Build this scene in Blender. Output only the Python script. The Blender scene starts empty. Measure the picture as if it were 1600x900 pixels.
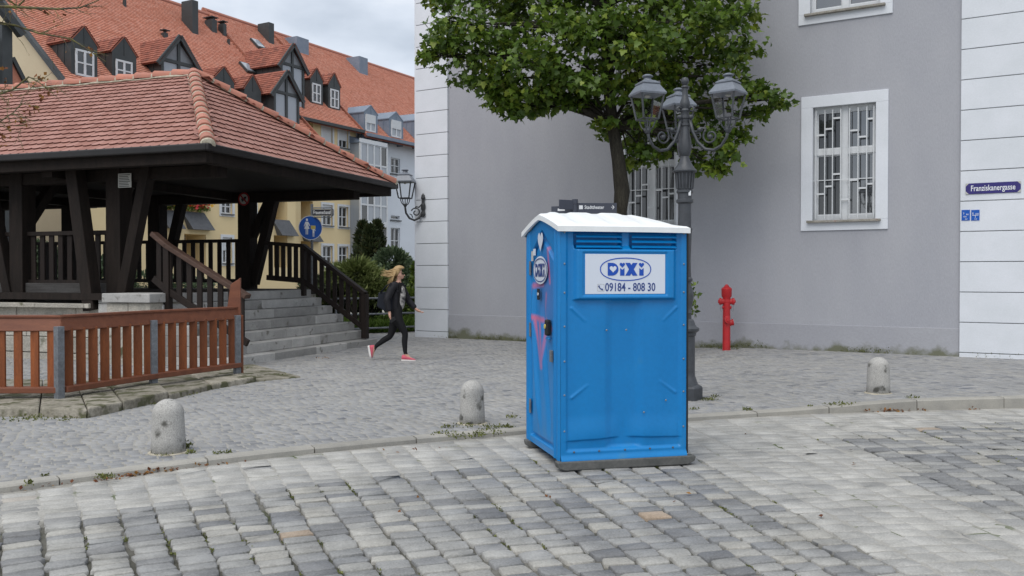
import bpy, math, random
import numpy as np
from mathutils import Vector, Matrix, Euler
R = math.radians
rnd = random.Random(7)
S = bpy.context.scene
COL = S.collection

# ------------------------------------------------------------------ camera
FPX, HC, PITCH = 1400.0, 1.62, math.atan(20 / 1400.0)
cam = bpy.data.cameras.new("camera")
cam.lens = 36.0 * FPX / 1600.0
cam.sensor_width = 36.0
cam.clip_start = 0.1
cam.clip_end = 3000
cam_ob = bpy.data.objects.new("camera", cam)
COL.objects.link(cam_ob)
cam_ob.location = (0, 0, HC)
cam_ob.rotation_euler = (math.pi / 2 - PITCH, 0, 0)
S.camera = cam_ob

# ------------------------------------------------------------------ sky, sun, exposure
SUN_EL, SUN_AZ = R(58), R(208)          # azimuth measured clockwise from +Y (the view direction)
w = bpy.data.worlds.new("World")
S.world = w
w.use_nodes = True
nt = w.node_tree
nt.nodes.clear()
out = nt.nodes.new("ShaderNodeOutputWorld")
bg = nt.nodes.new("ShaderNodeBackground")
bg.inputs["Strength"].default_value = 0.13
sky = nt.nodes.new("ShaderNodeTexSky")
sky.sky_type = 'NISHITA'
sky.sun_disc = False
sky.sun_elevation = SUN_EL
sky.sun_rotation = SUN_AZ
tc = nt.nodes.new("ShaderNodeTexCoord")
mp = nt.nodes.new("ShaderNodeMapping")
mp.inputs["Scale"].default_value = (2.6, 2.6, 6.2)
mp.inputs["Location"].default_value = (1.15, 0.4, 0.9)
n1 = nt.nodes.new("ShaderNodeTexNoise")
n1.inputs["Scale"].default_value = 1.7
n1.inputs["Detail"].default_value = 7
n1.inputs["Roughness"].default_value = 0.5
ramp = nt.nodes.new("ShaderNodeValToRGB")
cr = ramp.color_ramp
cr.elements[0].position = 0.33
cr.elements[0].color = (2.75, 3.08, 3.55, 1)
cr.elements[1].position = 0.64
cr.elements[1].color = (5.1, 5.28, 5.5, 1)
e = cr.elements.new(0.5)
e.color = (3.8, 4.12, 4.6, 1)
mixs = nt.nodes.new("ShaderNodeMixRGB")
mixs.inputs[0].default_value = 0.93
L = nt.links.new
L(tc.outputs["Generated"], mp.inputs["Vector"])
L(mp.outputs[0], n1.inputs["Vector"])
L(n1.outputs["Fac"], ramp.inputs[0])
L(sky.outputs[0], mixs.inputs[1])
L(ramp.outputs[0], mixs.inputs[2])
L(mixs.outputs[0], bg.inputs["Color"])
L(bg.outputs[0], out.inputs["Surface"])
sun = bpy.data.lights.new("sun", 'SUN')
sun.energy = 1.5
sun.angle = R(55)
sun.color = (1.0, 0.96, 0.9)
sun_ob = bpy.data.objects.new("sun", sun)
COL.objects.link(sun_ob)
sd = Vector((math.sin(SUN_AZ) * math.cos(SUN_EL), math.cos(SUN_AZ) * math.cos(SUN_EL), math.sin(SUN_EL)))
sun_ob.rotation_euler = sd.to_track_quat('Z', 'Y').to_euler()
sun_ob.location = sd * 60
S.view_settings.view_transform = 'Standard'
S.view_settings.look = 'None'
S.view_settings.exposure = 0.62
S.view_settings.gamma = 1.0
S.view_settings.use_curve_mapping = False
S.cycles.max_bounces = 6
S.cycles.transparent_max_bounces = 12

# ------------------------------------------------------------------ measuring helpers (ray of a photo pixel)
_c, _s = math.cos(PITCH), math.sin(PITCH)
def ray(px, py):
    b = (450 - py) / FPX
    return Vector(((px - 800) / FPX, _c + b * _s, -_s + b * _c))
CAMP = Vector((0, 0, HC))
def gp(px, py, z=0.0):                     # point on the level z
    r = ray(px, py)
    return CAMP + r * ((z - HC) / r.z)
def at(px, py, Y):                         # point at depth Y
    r = ray(px, py)
    return CAMP + r * (Y / r.y)
def proj(p):
    x, y, z = p[0], p[1], p[2] - HC
    f = y * _c - z * _s
    u = y * _s + z * _c
    if f < 0.1: return (-9999, -9999)
    return (800 + FPX * x / f, 450 - FPX * u / f)
class Frame:
    """A building's own axes: x along its front, y into the building, z up."""
    def __init__(s, origin, ang):
        s.M = Matrix.Translation(Vector(origin)) @ Matrix.Rotation(ang, 4, 'Z')
        s.I = s.M.inverted()
        s.o = Vector(origin); s.ang = ang
        s.c = s.I @ CAMP
    def r(s, px, py): return s.I.to_3x3() @ ray(px, py)
    def v(s, px, py, y=0.0):               # on the vertical plane y
        r = s.r(px, py)
        return s.c + r * ((y - s.c.y) / r.y)
    def slope(s, px, py, z0, tanp):        # on the plane z = z0 + tanp*y
        r = s.r(px, py)
        t = (z0 + tanp * s.c.y - s.c.z) / (r.z - tanp * r.y)
        return s.c + r * t

# ------------------------------------------------------------------ materials
def nd(t, typ, **kw):
    n = t.nodes.new(typ)
    for k, v in kw.items():
        if k in n.inputs.keys(): n.inputs[k].default_value = v
        else: setattr(n, k, v)
    return n
def newmat(name):
    m = bpy.data.materials.new(name)
    m.use_nodes = True
    t = m.node_tree
    return m, t, t.nodes["Principled BSDF"]
def pm(name, col, col2=None, rough=0.7, var=0.15, scale=6.0, stretch=(1, 1, 1), bump=0.15, bscale=50.0,
       tone=0.0, metal=0.0, spec=0.3, speck=None, coord="Object", bdist=0.01, detail=6):
    """plain surface: base colour, broad patches towards col2, fine value noise, relief, per-piece tone."""
    m, t, b = newmat(name)
    tcn = nd(t, "ShaderNodeTexCoord")
    mpn = nd(t, "ShaderNodeMapping")
    mpn.inputs["Scale"].default_value = stretch
    t.links.new(tcn.outputs[coord], mpn.inputs[0])
    na = nd(t, "ShaderNodeTexNoise", Scale=scale, Detail=detail, Roughness=0.62)
    t.links.new(mpn.outputs[0], na.inputs["Vector"])
    mr = nd(t, "ShaderNodeMapRange")
    mr.inputs[1].default_value = 0.36; mr.inputs[2].default_value = 0.64
    t.links.new(na.outputs["Fac"], mr.inputs[0])
    mx = nd(t, "ShaderNodeMixRGB")
    c2 = col2 if col2 else tuple(c * (1 - var * 1.6) for c in col)
    mx.inputs[1].default_value = (*col, 1); mx.inputs[2].default_value = (*c2, 1)
    t.links.new(mr.outputs[0], mx.inputs[0])
    nb = nd(t, "ShaderNodeTexNoise", Scale=bscale, Detail=5, Roughness=0.6)
    t.links.new(mpn.outputs[0], nb.inputs["Vector"])
    hsv = nd(t, "ShaderNodeHueSaturation")
    vm = nd(t, "ShaderNodeMapRange")
    vm.inputs[1].default_value = 0.25; vm.inputs[2].default_value = 0.75
    vm.inputs[3].default_value = 1 - var; vm.inputs[4].default_value = 1 + var
    t.links.new(nb.outputs["Fac"], vm.inputs[0])
    t.links.new(mx.outputs[0], hsv.inputs["Color"])
    if tone:
        at_ = nd(t, "ShaderNodeAttribute"); at_.attribute_name = "tone"
        tm = nd(t, "ShaderNodeMapRange")
        tm.inputs[3].default_value = 1 - tone; tm.inputs[4].default_value = 1 + tone
        t.links.new(at_.outputs["Fac"], tm.inputs[0])
        mu = nd(t, "ShaderNodeMath", operation='MULTIPLY')
        t.links.new(vm.outputs[0], mu.inputs[0]); t.links.new(tm.outputs[0], mu.inputs[1])
        t.links.new(mu.outputs[0], hsv.inputs["Value"])
    else:
        t.links.new(vm.outputs[0], hsv.inputs["Value"])
    last = hsv.outputs[0]
    if speck:                               # (colour, scale, threshold)
        nc = nd(t, "ShaderNodeTexNoise", Scale=speck[1], Detail=3)
        t.links.new(mpn.outputs[0], nc.inputs["Vector"])
        sr = nd(t, "ShaderNodeMapRange")
        sr.inputs[1].default_value = speck[2]; sr.inputs[2].default_value = speck[2] + 0.1
        t.links.new(nc.outputs["Fac"], sr.inputs[0])
        m2 = nd(t, "ShaderNodeMixRGB")
        t.links.new(sr.outputs[0], m2.inputs[0]); t.links.new(last, m2.inputs[1])
        m2.inputs[2].default_value = (*speck[0], 1)
        last = m2.outputs[0]
    t.links.new(last, b.inputs["Base Color"])
    b.inputs["Roughness"].default_value = rough
    b.inputs["Metallic"].default_value = metal
    b.inputs["Specular IOR Level"].default_value = spec
    if bump:
        bp = nd(t, "ShaderNodeBump", Strength=bump, Distance=bdist)
        t.links.new(nb.outputs["Fac"], bp.inputs["Height"])
        t.links.new(bp.outputs[0], b.inputs["Normal"])
    return m
def flat(name, col, rough=0.5, spec=0.4, metal=0.0):
    m, t, b = newmat(name)
    b.inputs["Base Color"].default_value = (*col, 1)
    b.inputs["Roughness"].default_value = rough
    b.inputs["Metallic"].default_value = metal
    b.inputs["Specular IOR Level"].default_value = spec
    return m
def stops(name, ramp_stops, rough=0.75, bump=0.3, bscale=70, fine=0.22, spec=0.25, pale=None, bdist=0.006, pat=3.0):
    """each piece picks its own stone / leaf colour from the ramp by its tone."""
    m, t, b = newmat(name)
    a = nd(t, "ShaderNodeAttribute"); a.attribute_name = "tone"
    rp = nd(t, "ShaderNodeValToRGB")
    els = rp.color_ramp.elements
    els[0].position = ramp_stops[0][0]; els[0].color = (*ramp_stops[0][1], 1)
    els[1].position = ramp_stops[-1][0]; els[1].color = (*ramp_stops[-1][1], 1)
    for p, c in ramp_stops[1:-1]:
        e_ = els.new(p); e_.color = (*c, 1)
    t.links.new(a.outputs["Fac"], rp.inputs[0])
    geo = nd(t, "ShaderNodeNewGeometry")
    n_ = nd(t, "ShaderNodeTexNoise", Scale=bscale, Detail=6, Roughness=0.7)
    t.links.new(geo.outputs["Position"], n_.inputs["Vector"])
    n2 = nd(t, "ShaderNodeTexNoise", Scale=pat, Detail=5, Roughness=0.65)
    t.links.new(geo.outputs["Position"], n2.inputs["Vector"])
    ad = nd(t, "ShaderNodeMath", operation='ADD')
    t.links.new(n_.outputs["Fac"], ad.inputs[0]); t.links.new(n2.outputs["Fac"], ad.inputs[1])
    vm = nd(t, "ShaderNodeMapRange")
    vm.inputs[1].default_value = 0.74; vm.inputs[2].default_value = 1.26
    vm.inputs[3].default_value = 1 - fine; vm.inputs[4].default_value = 1 + fine
    t.links.new(ad.outputs[0], vm.inputs[0])
    hsv = nd(t, "ShaderNodeHueSaturation")
    t.links.new(rp.outputs[0], hsv.inputs["Color"]); t.links.new(vm.outputs[0], hsv.inputs["Value"])
    last = hsv.outputs[0]
    if pale:                                # dusty film, more in some places: pale = (colour, amount)
        n3 = nd(t, "ShaderNodeTexNoise", Scale=0.7, Detail=6, Roughness=0.7)
        t.links.new(geo.outputs["Position"], n3.inputs["Vector"])
        mr = nd(t, "ShaderNodeMapRange")
        mr.inputs[1].default_value = 0.35; mr.inputs[2].default_value = 0.65; mr.inputs[4].default_value = pale[1]
        t.links.new(n3.outputs["Fac"], mr.inputs[0])
        a2 = nd(t, "ShaderNodeAttribute"); a2.attribute_name = "dust"
        mxx = nd(t, "ShaderNodeMath", operation='MAXIMUM')
        t.links.new(mr.outputs[0], mxx.inputs[0]); t.links.new(a2.outputs["Fac"], mxx.inputs[1])
        m3 = nd(t, "ShaderNodeMixRGB")
        t.links.new(mxx.outputs[0], m3.inputs[0]); t.links.new(last, m3.inputs[1])
        hs2 = nd(t, "ShaderNodeHueSaturation")
        hs2.inputs["Color"].default_value = (*pale[0], 1)
        t.links.new(vm.outputs[0], hs2.inputs["Value"])
        t.links.new(hs2.outputs[0], m3.inputs[2])
        last = m3.outputs[0]
    t.links.new(last, b.inputs["Base Color"])
    b.inputs["Roughness"].default_value = rough
    b.inputs["Specular IOR Level"].default_value = spec
    if bump:
        bp = nd(t, "ShaderNodeBump", Strength=bump, Distance=bdist)
        t.links.new(ad.outputs[0], bp.inputs["Height"])
        t.links.new(bp.outputs[0], b.inputs["Normal"])
    return m
def glass_dark(name, col=(0.012, 0.014, 0.016), rough=0.03, mirror=0.22):
    m, t, b = newmat(name)
    b.inputs["Base Color"].default_value = (*col, 1)
    b.inputs["Roughness"].default_value = 0.2
    gl = nd(t, "ShaderNodeBsdfGlossy", Roughness=rough)
    mx = nd(t, "ShaderNodeMixShader"); mx.inputs[0].default_value = mirror
    o = t.nodes["Material Output"]
    t.links.new(b.outputs[0], mx.inputs[1]); t.links.new(gl.outputs[0], mx.inputs[2]); t.links.new(mx.outputs[0], o.inputs["Surface"])
    return m
def glass_clear(name):
    m, t, b = newmat(name)
    o = t.nodes["Material Output"]
    tr = nd(t, "ShaderNodeBsdfTransparent")
    gl = nd(t, "ShaderNodeBsdfGlossy", Roughness=0.03)
    fr = nd(t, "ShaderNodeFresnel", IOR=1.35)
    mx = nd(t, "ShaderNodeMixShader")
    ml = nd(t, "ShaderNodeMath", operation='MULTIPLY'); ml.inputs[1].default_value = 0.15
    t.links.new(fr.outputs[0], ml.inputs[0]); t.links.new(ml.outputs[0], mx.inputs[0]); t.links.new(tr.outputs[0], mx.inputs[1]); t.links.new(gl.outputs[0], mx.inputs[2])
    t.links.new(mx.outputs[0], o.inputs["Surface"])
    t.nodes.remove(b)
    return m
def leafmat(name, lo, mid, hi, rough=0.5, trans=0.25):
    m, t, b = newmat(name)
    a = nd(t, "ShaderNodeAttribute"); a.attribute_name = "tone"
    rp = nd(t, "ShaderNodeValToRGB")
    e_ = rp.color_ramp.elements
    e_[0].color = (*lo, 1); e_[1].color = (*hi, 1)
    k = e_.new(0.55); k.color = (*mid, 1)
    t.links.new(a.outputs["Fac"], rp.inputs[0])
    t.links.new(rp.outputs[0], b.inputs["Base Color"])
    b.inputs["Roughness"].default_value = rough
    b.inputs["Specular IOR Level"].default_value = 0.35
    o = t.nodes["Material Output"]
    tl = nd(t, "ShaderNodeBsdfTranslucent")
    t.links.new(rp.outputs[0], tl.inputs["Color"])
    mx = nd(t, "ShaderNodeMixShader"); mx.inputs[0].default_value = trans
    t.links.new(b.outputs[0], mx.inputs[1]); t.links.new(tl.outputs[0], mx.inputs[2])
    t.links.new(mx.outputs[0], o.inputs["Surface"])
    return m

M = {}
M['render_grey'] = pm("grey_render", (0.350, 0.357, 0.392), (0.385, 0.391, 0.422), 0.9, 0.07, 0.9, (1, 1, .35), bump=0.35, bscale=45, spec=0.1, bdist=0.012)
M['render_white'] = pm("white_render", (0.70, 0.725, 0.775), (0.63, 0.66, 0.70), 0.85, 0.04, 0.9, bump=0.1, bscale=40, spec=0.15)
M['groove'] = pm("groove_grey", (0.33, 0.34, 0.35), rough=0.9, var=0.2)
M['white_paint'] = pm("white_paint", (0.66, 0.68, 0.70), (0.58, 0.60, 0.62), 0.5, 0.05, 3, bump=0.05)
M['sill'] = pm("weathered_sill", (0.20, 0.19, 0.16), (0.33, 0.31, 0.28), 0.8, 0.3, 6, speck=((0.25, 0.06, 0.04), 9, 0.62))
M['pane'] = glass_dark("window_pane", mirror=0.07)
M['pane_sky'] = glass_dark("sky_reflecting_pane", mirror=0.24)
M['pane_light'] = flat("pale_window_pane", (0.30, 0.33, 0.37), 0.08, 0.8)  # even pale blue-grey pane, nothing modelled behind it
M['blind'] = pm("white_blind", (0.62, 0.64, 0.66), rough=0.6, var=0.05)
M['yellow'] = pm("yellow_render", (0.76, 0.62, 0.37), (0.73, 0.58, 0.34), 0.9, 0.04, 0.6, bump=0.1, bscale=30, spec=0.1)
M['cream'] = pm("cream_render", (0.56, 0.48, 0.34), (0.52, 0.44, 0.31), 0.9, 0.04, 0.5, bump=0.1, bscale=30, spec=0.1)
M['pale'] = pm("pale_render", (0.70, 0.74, 0.80), (0.66, 0.70, 0.75), 0.9, 0.03, 0.5, bump=0.05, spec=0.1)
M['zinc_dark'] = pm("dark_zinc", (0.035, 0.040, 0.042), (0.045, 0.05, 0.052), 0.5, 0.12, 3, bump=0.05, spec=0.4)
M['zinc'] = pm("blue_grey_zinc", (0.15, 0.19, 0.25), (0.19, 0.23, 0.29), 0.45, 0.12, 2, bump=0.05, spec=0.4)
M['slate'] = pm("grey_planter", (0.11, 0.115, 0.125), rough=0.6, var=0.15)
M['panel_grey'] = pm("grey_panel", (0.22, 0.23, 0.25), rough=0.4, var=0.08)
M['wood_dark'] = pm("dark_stained_timber", (0.0115, 0.0083, 0.0068), (0.021, 0.0147, 0.0118), 0.8, 0.35, 3.0, (3, 3, 0.5), 0.4, 40, spec=0.25)
M['wood_slat'] = pm("dark_slat_timber", (0.0125, 0.0082, 0.0066), (0.021, 0.0135, 0.0105), 0.7, 0.3, 3.0, (3, 3, 0.5), 0.3, 40, tone=0.35, spec=0.3)
M['wood_grey'] = pm("weathered_grey_timber", (0.085, 0.082, 0.080), (0.05, 0.047, 0.045), 0.8, 0.3, 2.0, (0.5, 3, 6), 0.4, 30, spec=0.2)
M['wood_rail'] = pm("lit_brown_handrail", (0.10, 0.058, 0.043), (0.06, 0.034, 0.025), 0.6, 0.3, 2.5, (0.6, 4, 4), 0.3, 40, spec=0.3)  # brown timber made paler than the slats: light on it put into colour
M['soffit'] = pm("dark_boarded_soffit", (0.011, 0.009, 0.008), rough=0.85, var=0.25)
M['gutter'] = pm("dark_metal_gutter", (0.010, 0.009, 0.009), (0.016, 0.014, 0.014), 0.45, 0.2, 3, bump=0.05, spec=0.4)
M['red_wood'] = pm("red_brown_stained_board", (0.235, 0.070, 0.021), (0.155, 0.046, 0.015), 0.55, 0.25, 3.0, (4, 4, 0.6), 0.25, 40, tone=0.28, spec=0.35)
M['red_rail'] = pm("red_brown_rail", (0.195, 0.070, 0.036), (0.145, 0.050, 0.027), 0.5, 0.2, 2.5, (0.7, 4, 4), 0.2, 40, tone=0.2, spec=0.4)
M['galv'] = pm("galvanised_steel", (0.20, 0.215, 0.235), (0.13, 0.14, 0.155), 0.55, 0.2, 14, bump=0.05, spec=0.5, metal=0.3)
M['stone_wall'] = pm("pale_rough_stone", (0.46, 0.43, 0.375), (0.35, 0.335, 0.295), 0.9, 0.25, 5, bump=0.6, bscale=30, tone=0.2, speck=((0.10, 0.10, 0.06), 4, 0.62), bdist=0.03)
M['step_stone'] = pm("grey_granite_step", (0.42, 0.415, 0.40), (0.33, 0.325, 0.315), 0.85, 0.16, 3, bump=0.3, bscale=60, tone=0.3, speck=((0.18, 0.172, 0.155), 5, 0.62))
M['edge_stone'] = pm("weathered_edging_stone", (0.33, 0.305, 0.255), (0.20, 0.185, 0.145), 0.95, 0.3, 4, bump=0.7, bscale=25, tone=0.25, speck=((0.095, 0.095, 0.055), 5, 0.50), bdist=0.03)
M['kerb'] = pm("granite_kerb", (0.36, 0.345, 0.31), (0.30, 0.29, 0.265), 0.9, 0.14, 4, bump=0.3, bscale=90, tone=0.12, spec=0.2)
M['granite'] = pm("speckled_granite", (0.40, 0.39, 0.37), (0.34, 0.335, 0.32), 0.85, 0.42, 6, bump=0.35, bscale=95, speck=((0.10, 0.098, 0.088), 7, 0.565), bdist=0.006)
M['tile_pink'] = stops("pink_clay_tile", [(0, (0.265, 0.125, 0.098)), (0.5, (0.325, 0.163, 0.132)), (1, (0.37, 0.20, 0.168))], 0.8, 0.2, 60, 0.12)
M['tile_dark'] = pm("tile_edge", (0.13, 0.042, 0.032), rough=0.9, var=0.2)  # darker than the tile faces: shadow lines between courses put into the colour
M['ridge'] = pm("orange_ridge_tile", (0.44, 0.185, 0.13), (0.38, 0.175, 0.135), 0.8, 0.12, 5, bump=0.2, tone=0.12)
M['mortar'] = pm("lime_mortar", (0.52, 0.48, 0.39), (0.32, 0.29, 0.22), 0.95, 0.2, 12, bump=0.5)
M['tile_red'] = stops("orange_red_tile", [(0, (0.54, 0.20, 0.13)), (0.5, (0.65, 0.27, 0.185)), (1, (0.68, 0.325, 0.24))], 0.8, 0.1, 20, 0.10, pat=0.5)
M['tile_brown'] = stops("old_brown_red_tile", [(0, (0.16, 0.065, 0.05)), (0.5, (0.27, 0.095, 0.065)), (1, (0.34, 0.13, 0.09))], 0.8, 0.1, 20, 0.12)
M['verge'] = pm("dark_verge", (0.34, 0.13, 0.085), rough=0.8)
STONE = [(0.0, (0.13, 0.134, 0.143)), (0.18, (0.185, 0.19, 0.198)), (0.45, (0.243, 0.245, 0.243)), (0.72, (0.29, 0.287, 0.272)),
         (0.93, (0.325, 0.315, 0.287)), (0.97, (0.36, 0.29, 0.20)), (1.0, (0.33, 0.23, 0.17))]
M['sett'] = stops("granite_sett", STONE, 0.75, 0.5, 70, 0.34, 0.3, pale=((0.40, 0.392, 0.368), 0.32), bdist=0.008)
SM = [(0.0, (0.135, 0.142, 0.16)), (0.25, (0.205, 0.212, 0.227)), (0.6, (0.265, 0.268, 0.275)), (1.0, (0.31, 0.302, 0.287))]
M['small_sett'] = stops("small_granite_sett", SM, 0.8, 0.22, 90, 0.20, 0.25, pale=((0.33, 0.323, 0.305), 0.45), bdist=0.006)
M['fill'] = pm("sandy_joint", (0.37, 0.36, 0.335), (0.29, 0.28, 0.255), 0.95, 0.22, 1.2, bump=0.5, bscale=60, speck=((0.075, 0.10, 0.035), 2.2, 0.60), coord="Object")
M['fill_pave'] = pm("sandy_pavement_joint", (0.335, 0.325, 0.30), (0.28, 0.27, 0.245), 0.95, 0.18, 1.0, bump=0.5, bscale=50)
def _soil(m):
    t = m.node_tree; b = t.nodes["Principled BSDF"]; src = b.inputs["Base Color"].links[0].from_socket
    a = nd(t, "ShaderNodeAttribute"); a.attribute_name = "washed"
    mx = nd(t, "ShaderNodeMixRGB"); mx.inputs[2].default_value = (0.040, 0.039, 0.028, 1)
    t.links.new(a.outputs["Fac"], mx.inputs[0]); t.links.new(src, mx.inputs[1]); t.links.new(mx.outputs[0], b.inputs["Base Color"])
_soil(M['fill'])
M['earth'] = pm("town_ground", (0.16, 0.155, 0.14), rough=0.95)
M['grassy'] = pm("lawn_soil", (0.06, 0.095, 0.025), (0.045, 0.07, 0.02), 0.95, 0.3, 3)
M['lampgrey'] = pm("grey_lamp_paint", (0.060, 0.066, 0.076), (0.043, 0.047, 0.054), 0.45, 0.12, 9, bump=0.1, spec=0.5)
M['lantern_roof'] = pm("blue_grey_lantern_sheet", (0.165, 0.185, 0.22), (0.135, 0.152, 0.182), 0.35, 0.1, 9, bump=0.05, spec=0.5)
M['iron'] = pm("black_iron", (0.035, 0.038, 0.042), rough=0.5, var=0.15, spec=0.5)
M['clear'] = glass_clear("lantern_glass")
M['hyd'] = pm("red_hydrant_paint", (0.50, 0.018, 0.022), (0.40, 0.014, 0.018), 0.38, 0.08, 8, bump=0.05, spec=0.5)
M['blue'] = pm("blue_plastic", (0.001, 0.18, 0.485), (0.0018, 0.195, 0.51), 0.36, 0.05, 1.6, bump=0.05, bscale=30, spec=0.45, speck=((0.02, 0.2, 0.45), 3.0, 0.68))
M['blue_dark'] = flat("dark_slot", (0.004, 0.02, 0.07), 0.7)
M['roof_white'] = pm("white_plastic_roof", (0.80, 0.82, 0.83), (0.74, 0.76, 0.77), 0.5, 0.03, 4, bump=0.05, spec=0.4)
M['skid'] = pm("grey_skid", (0.085, 0.088, 0.085), (0.12, 0.12, 0.115), 0.75, 0.2, 6, bump=0.2)
M['decal'] = flat("white_sign_plate", (0.62, 0.67, 0.76), 0.35)
M['print_blue'] = flat("blue_print", (0.008, 0.07, 0.42), 0.4)
M['print_dark'] = flat("dark_blue_print", (0.03, 0.06, 0.22), 0.4)
M['white'] = flat("white_print", (0.75, 0.77, 0.80), 0.45)
M['grey_print'] = flat("grey_print", (0.45, 0.45, 0.42), 0.6)
M['screw'] = flat("screw_metal", (0.20, 0.23, 0.27), 0.4, 0.5, 0.4)
M['black'] = flat("black_rubber", (0.012, 0.012, 0.013), 0.6)
M['sign_blue'] = flat("sign_blue", (0.003, 0.085, 0.42), 0.35)
M['enamel'] = pm("dark_blue_enamel", (0.022, 0.016, 0.13), (0.03, 0.02, 0.17), 0.25, 0.1, 7, bump=0, spec=0.5)
M['sign_red'] = flat("sign_red", (0.35, 0.02, 0.025), 0.5)
M['sign_dark'] = flat("dark_slate_sign", (0.055, 0.062, 0.085), 0.5)
M['plate_black'] = flat("black_name_plate", (0.022, 0.022, 0.03), 0.4)
M['sticker'] = flat("yellow_sticker", (0.55, 0.45, 0.12), 0.6)
M['bark'] = pm("dark_bark", (0.028, 0.025, 0.020), (0.05, 0.045, 0.034), 0.95, 0.4, 10, (2, 2, 0.5), 0.8, 30, bdist=0.03)
M['twig'] = pm("grey_twig", (0.085, 0.072, 0.058), (0.16, 0.15, 0.05), 0.9, 0.3, 8, bump=0.3)
M['maple'] = leafmat("maple_leaf", (0.038, 0.078, 0.011), (0.10, 0.168, 0.021), (0.23, 0.29, 0.035), 0.42, 0.3)
M['shrub'] = leafmat("grey_green_leaf", (0.035, 0.058, 0.03), (0.085, 0.125, 0.065), (0.19, 0.235, 0.135))
M['thuja'] = leafmat("dark_conifer_spray", (0.014, 0.024, 0.009), (0.04, 0.055, 0.019), (0.095, 0.08, 0.03))
M['bright'] = leafmat("fresh_green_leaf", (0.035, 0.065, 0.01), (0.09, 0.14, 0.02), (0.2, 0.26, 0.05))
M['broom'] = leafmat("feathery_green", (0.06, 0.085, 0.02), (0.145, 0.18, 0.055), (0.27, 0.30, 0.12))
M['grass'] = leafmat("grass_blade", (0.04, 0.075, 0.01), (0.085, 0.15, 0.022), (0.17, 0.25, 0.05))
M['moss'] = leafmat("joint_moss", (0.06, 0.075, 0.018), (0.115, 0.13, 0.035), (0.2, 0.21, 0.075), 0.9, 0.1)
M['dry_leaf'] = leafmat("dry_leaf", (0.10, 0.03, 0.015), (0.18, 0.07, 0.02), (0.30, 0.15, 0.03), 0.8, 0.15)
M['flower'] = leafmat("window_flowers", (0.5, 0.02, 0.02), (0.55, 0.05, 0.06), (0.6, 0.4, 0.03), 0.6, 0.1)
M['skin'] = pm("skin", (0.56, 0.33, 0.25), rough=0.55, var=0.04, bump=0)
M['legging'] = pm("black_leggings", (0.009, 0.009, 0.011), rough=0.8, var=0.2)
M['jacket'] = pm("black_jacket", (0.010, 0.010, 0.013), (0.016, 0.016, 0.02), 0.75, 0.25, 12, bump=0.3, bscale=30)
M['blouse'] = pm("patterned_blouse", (0.48, 0.46, 0.44), (0.04, 0.04, 0.045), 0.8, 0.1, 14, bump=0.1, detail=2)
M['hair'] = pm("blonde_hair", (0.42, 0.30, 0.155), (0.30, 0.19, 0.085), 0.6, 0.2, 20, (1, 1, 3), 0.4, 60)
M['pink'] = pm("pink_canvas", (0.62, 0.12, 0.17), rough=0.8, var=0.1)
M['sole'] = flat("white_rubber_sole", (0.7, 0.68, 0.66), 0.7)
M['bag'] = pm("navy_bag", (0.008, 0.011, 0.02), rough=0.6, var=0.2, bump=0.3, bscale=20)
M['phone'] = flat("black_phone", (0.01, 0.01, 0.012), 0.2)
M['eye'] = flat("eye_dark", (0.02, 0.015, 0.012), 0.3)
M['lip'] = flat("lip", (0.42, 0.14, 0.13), 0.5)

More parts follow.
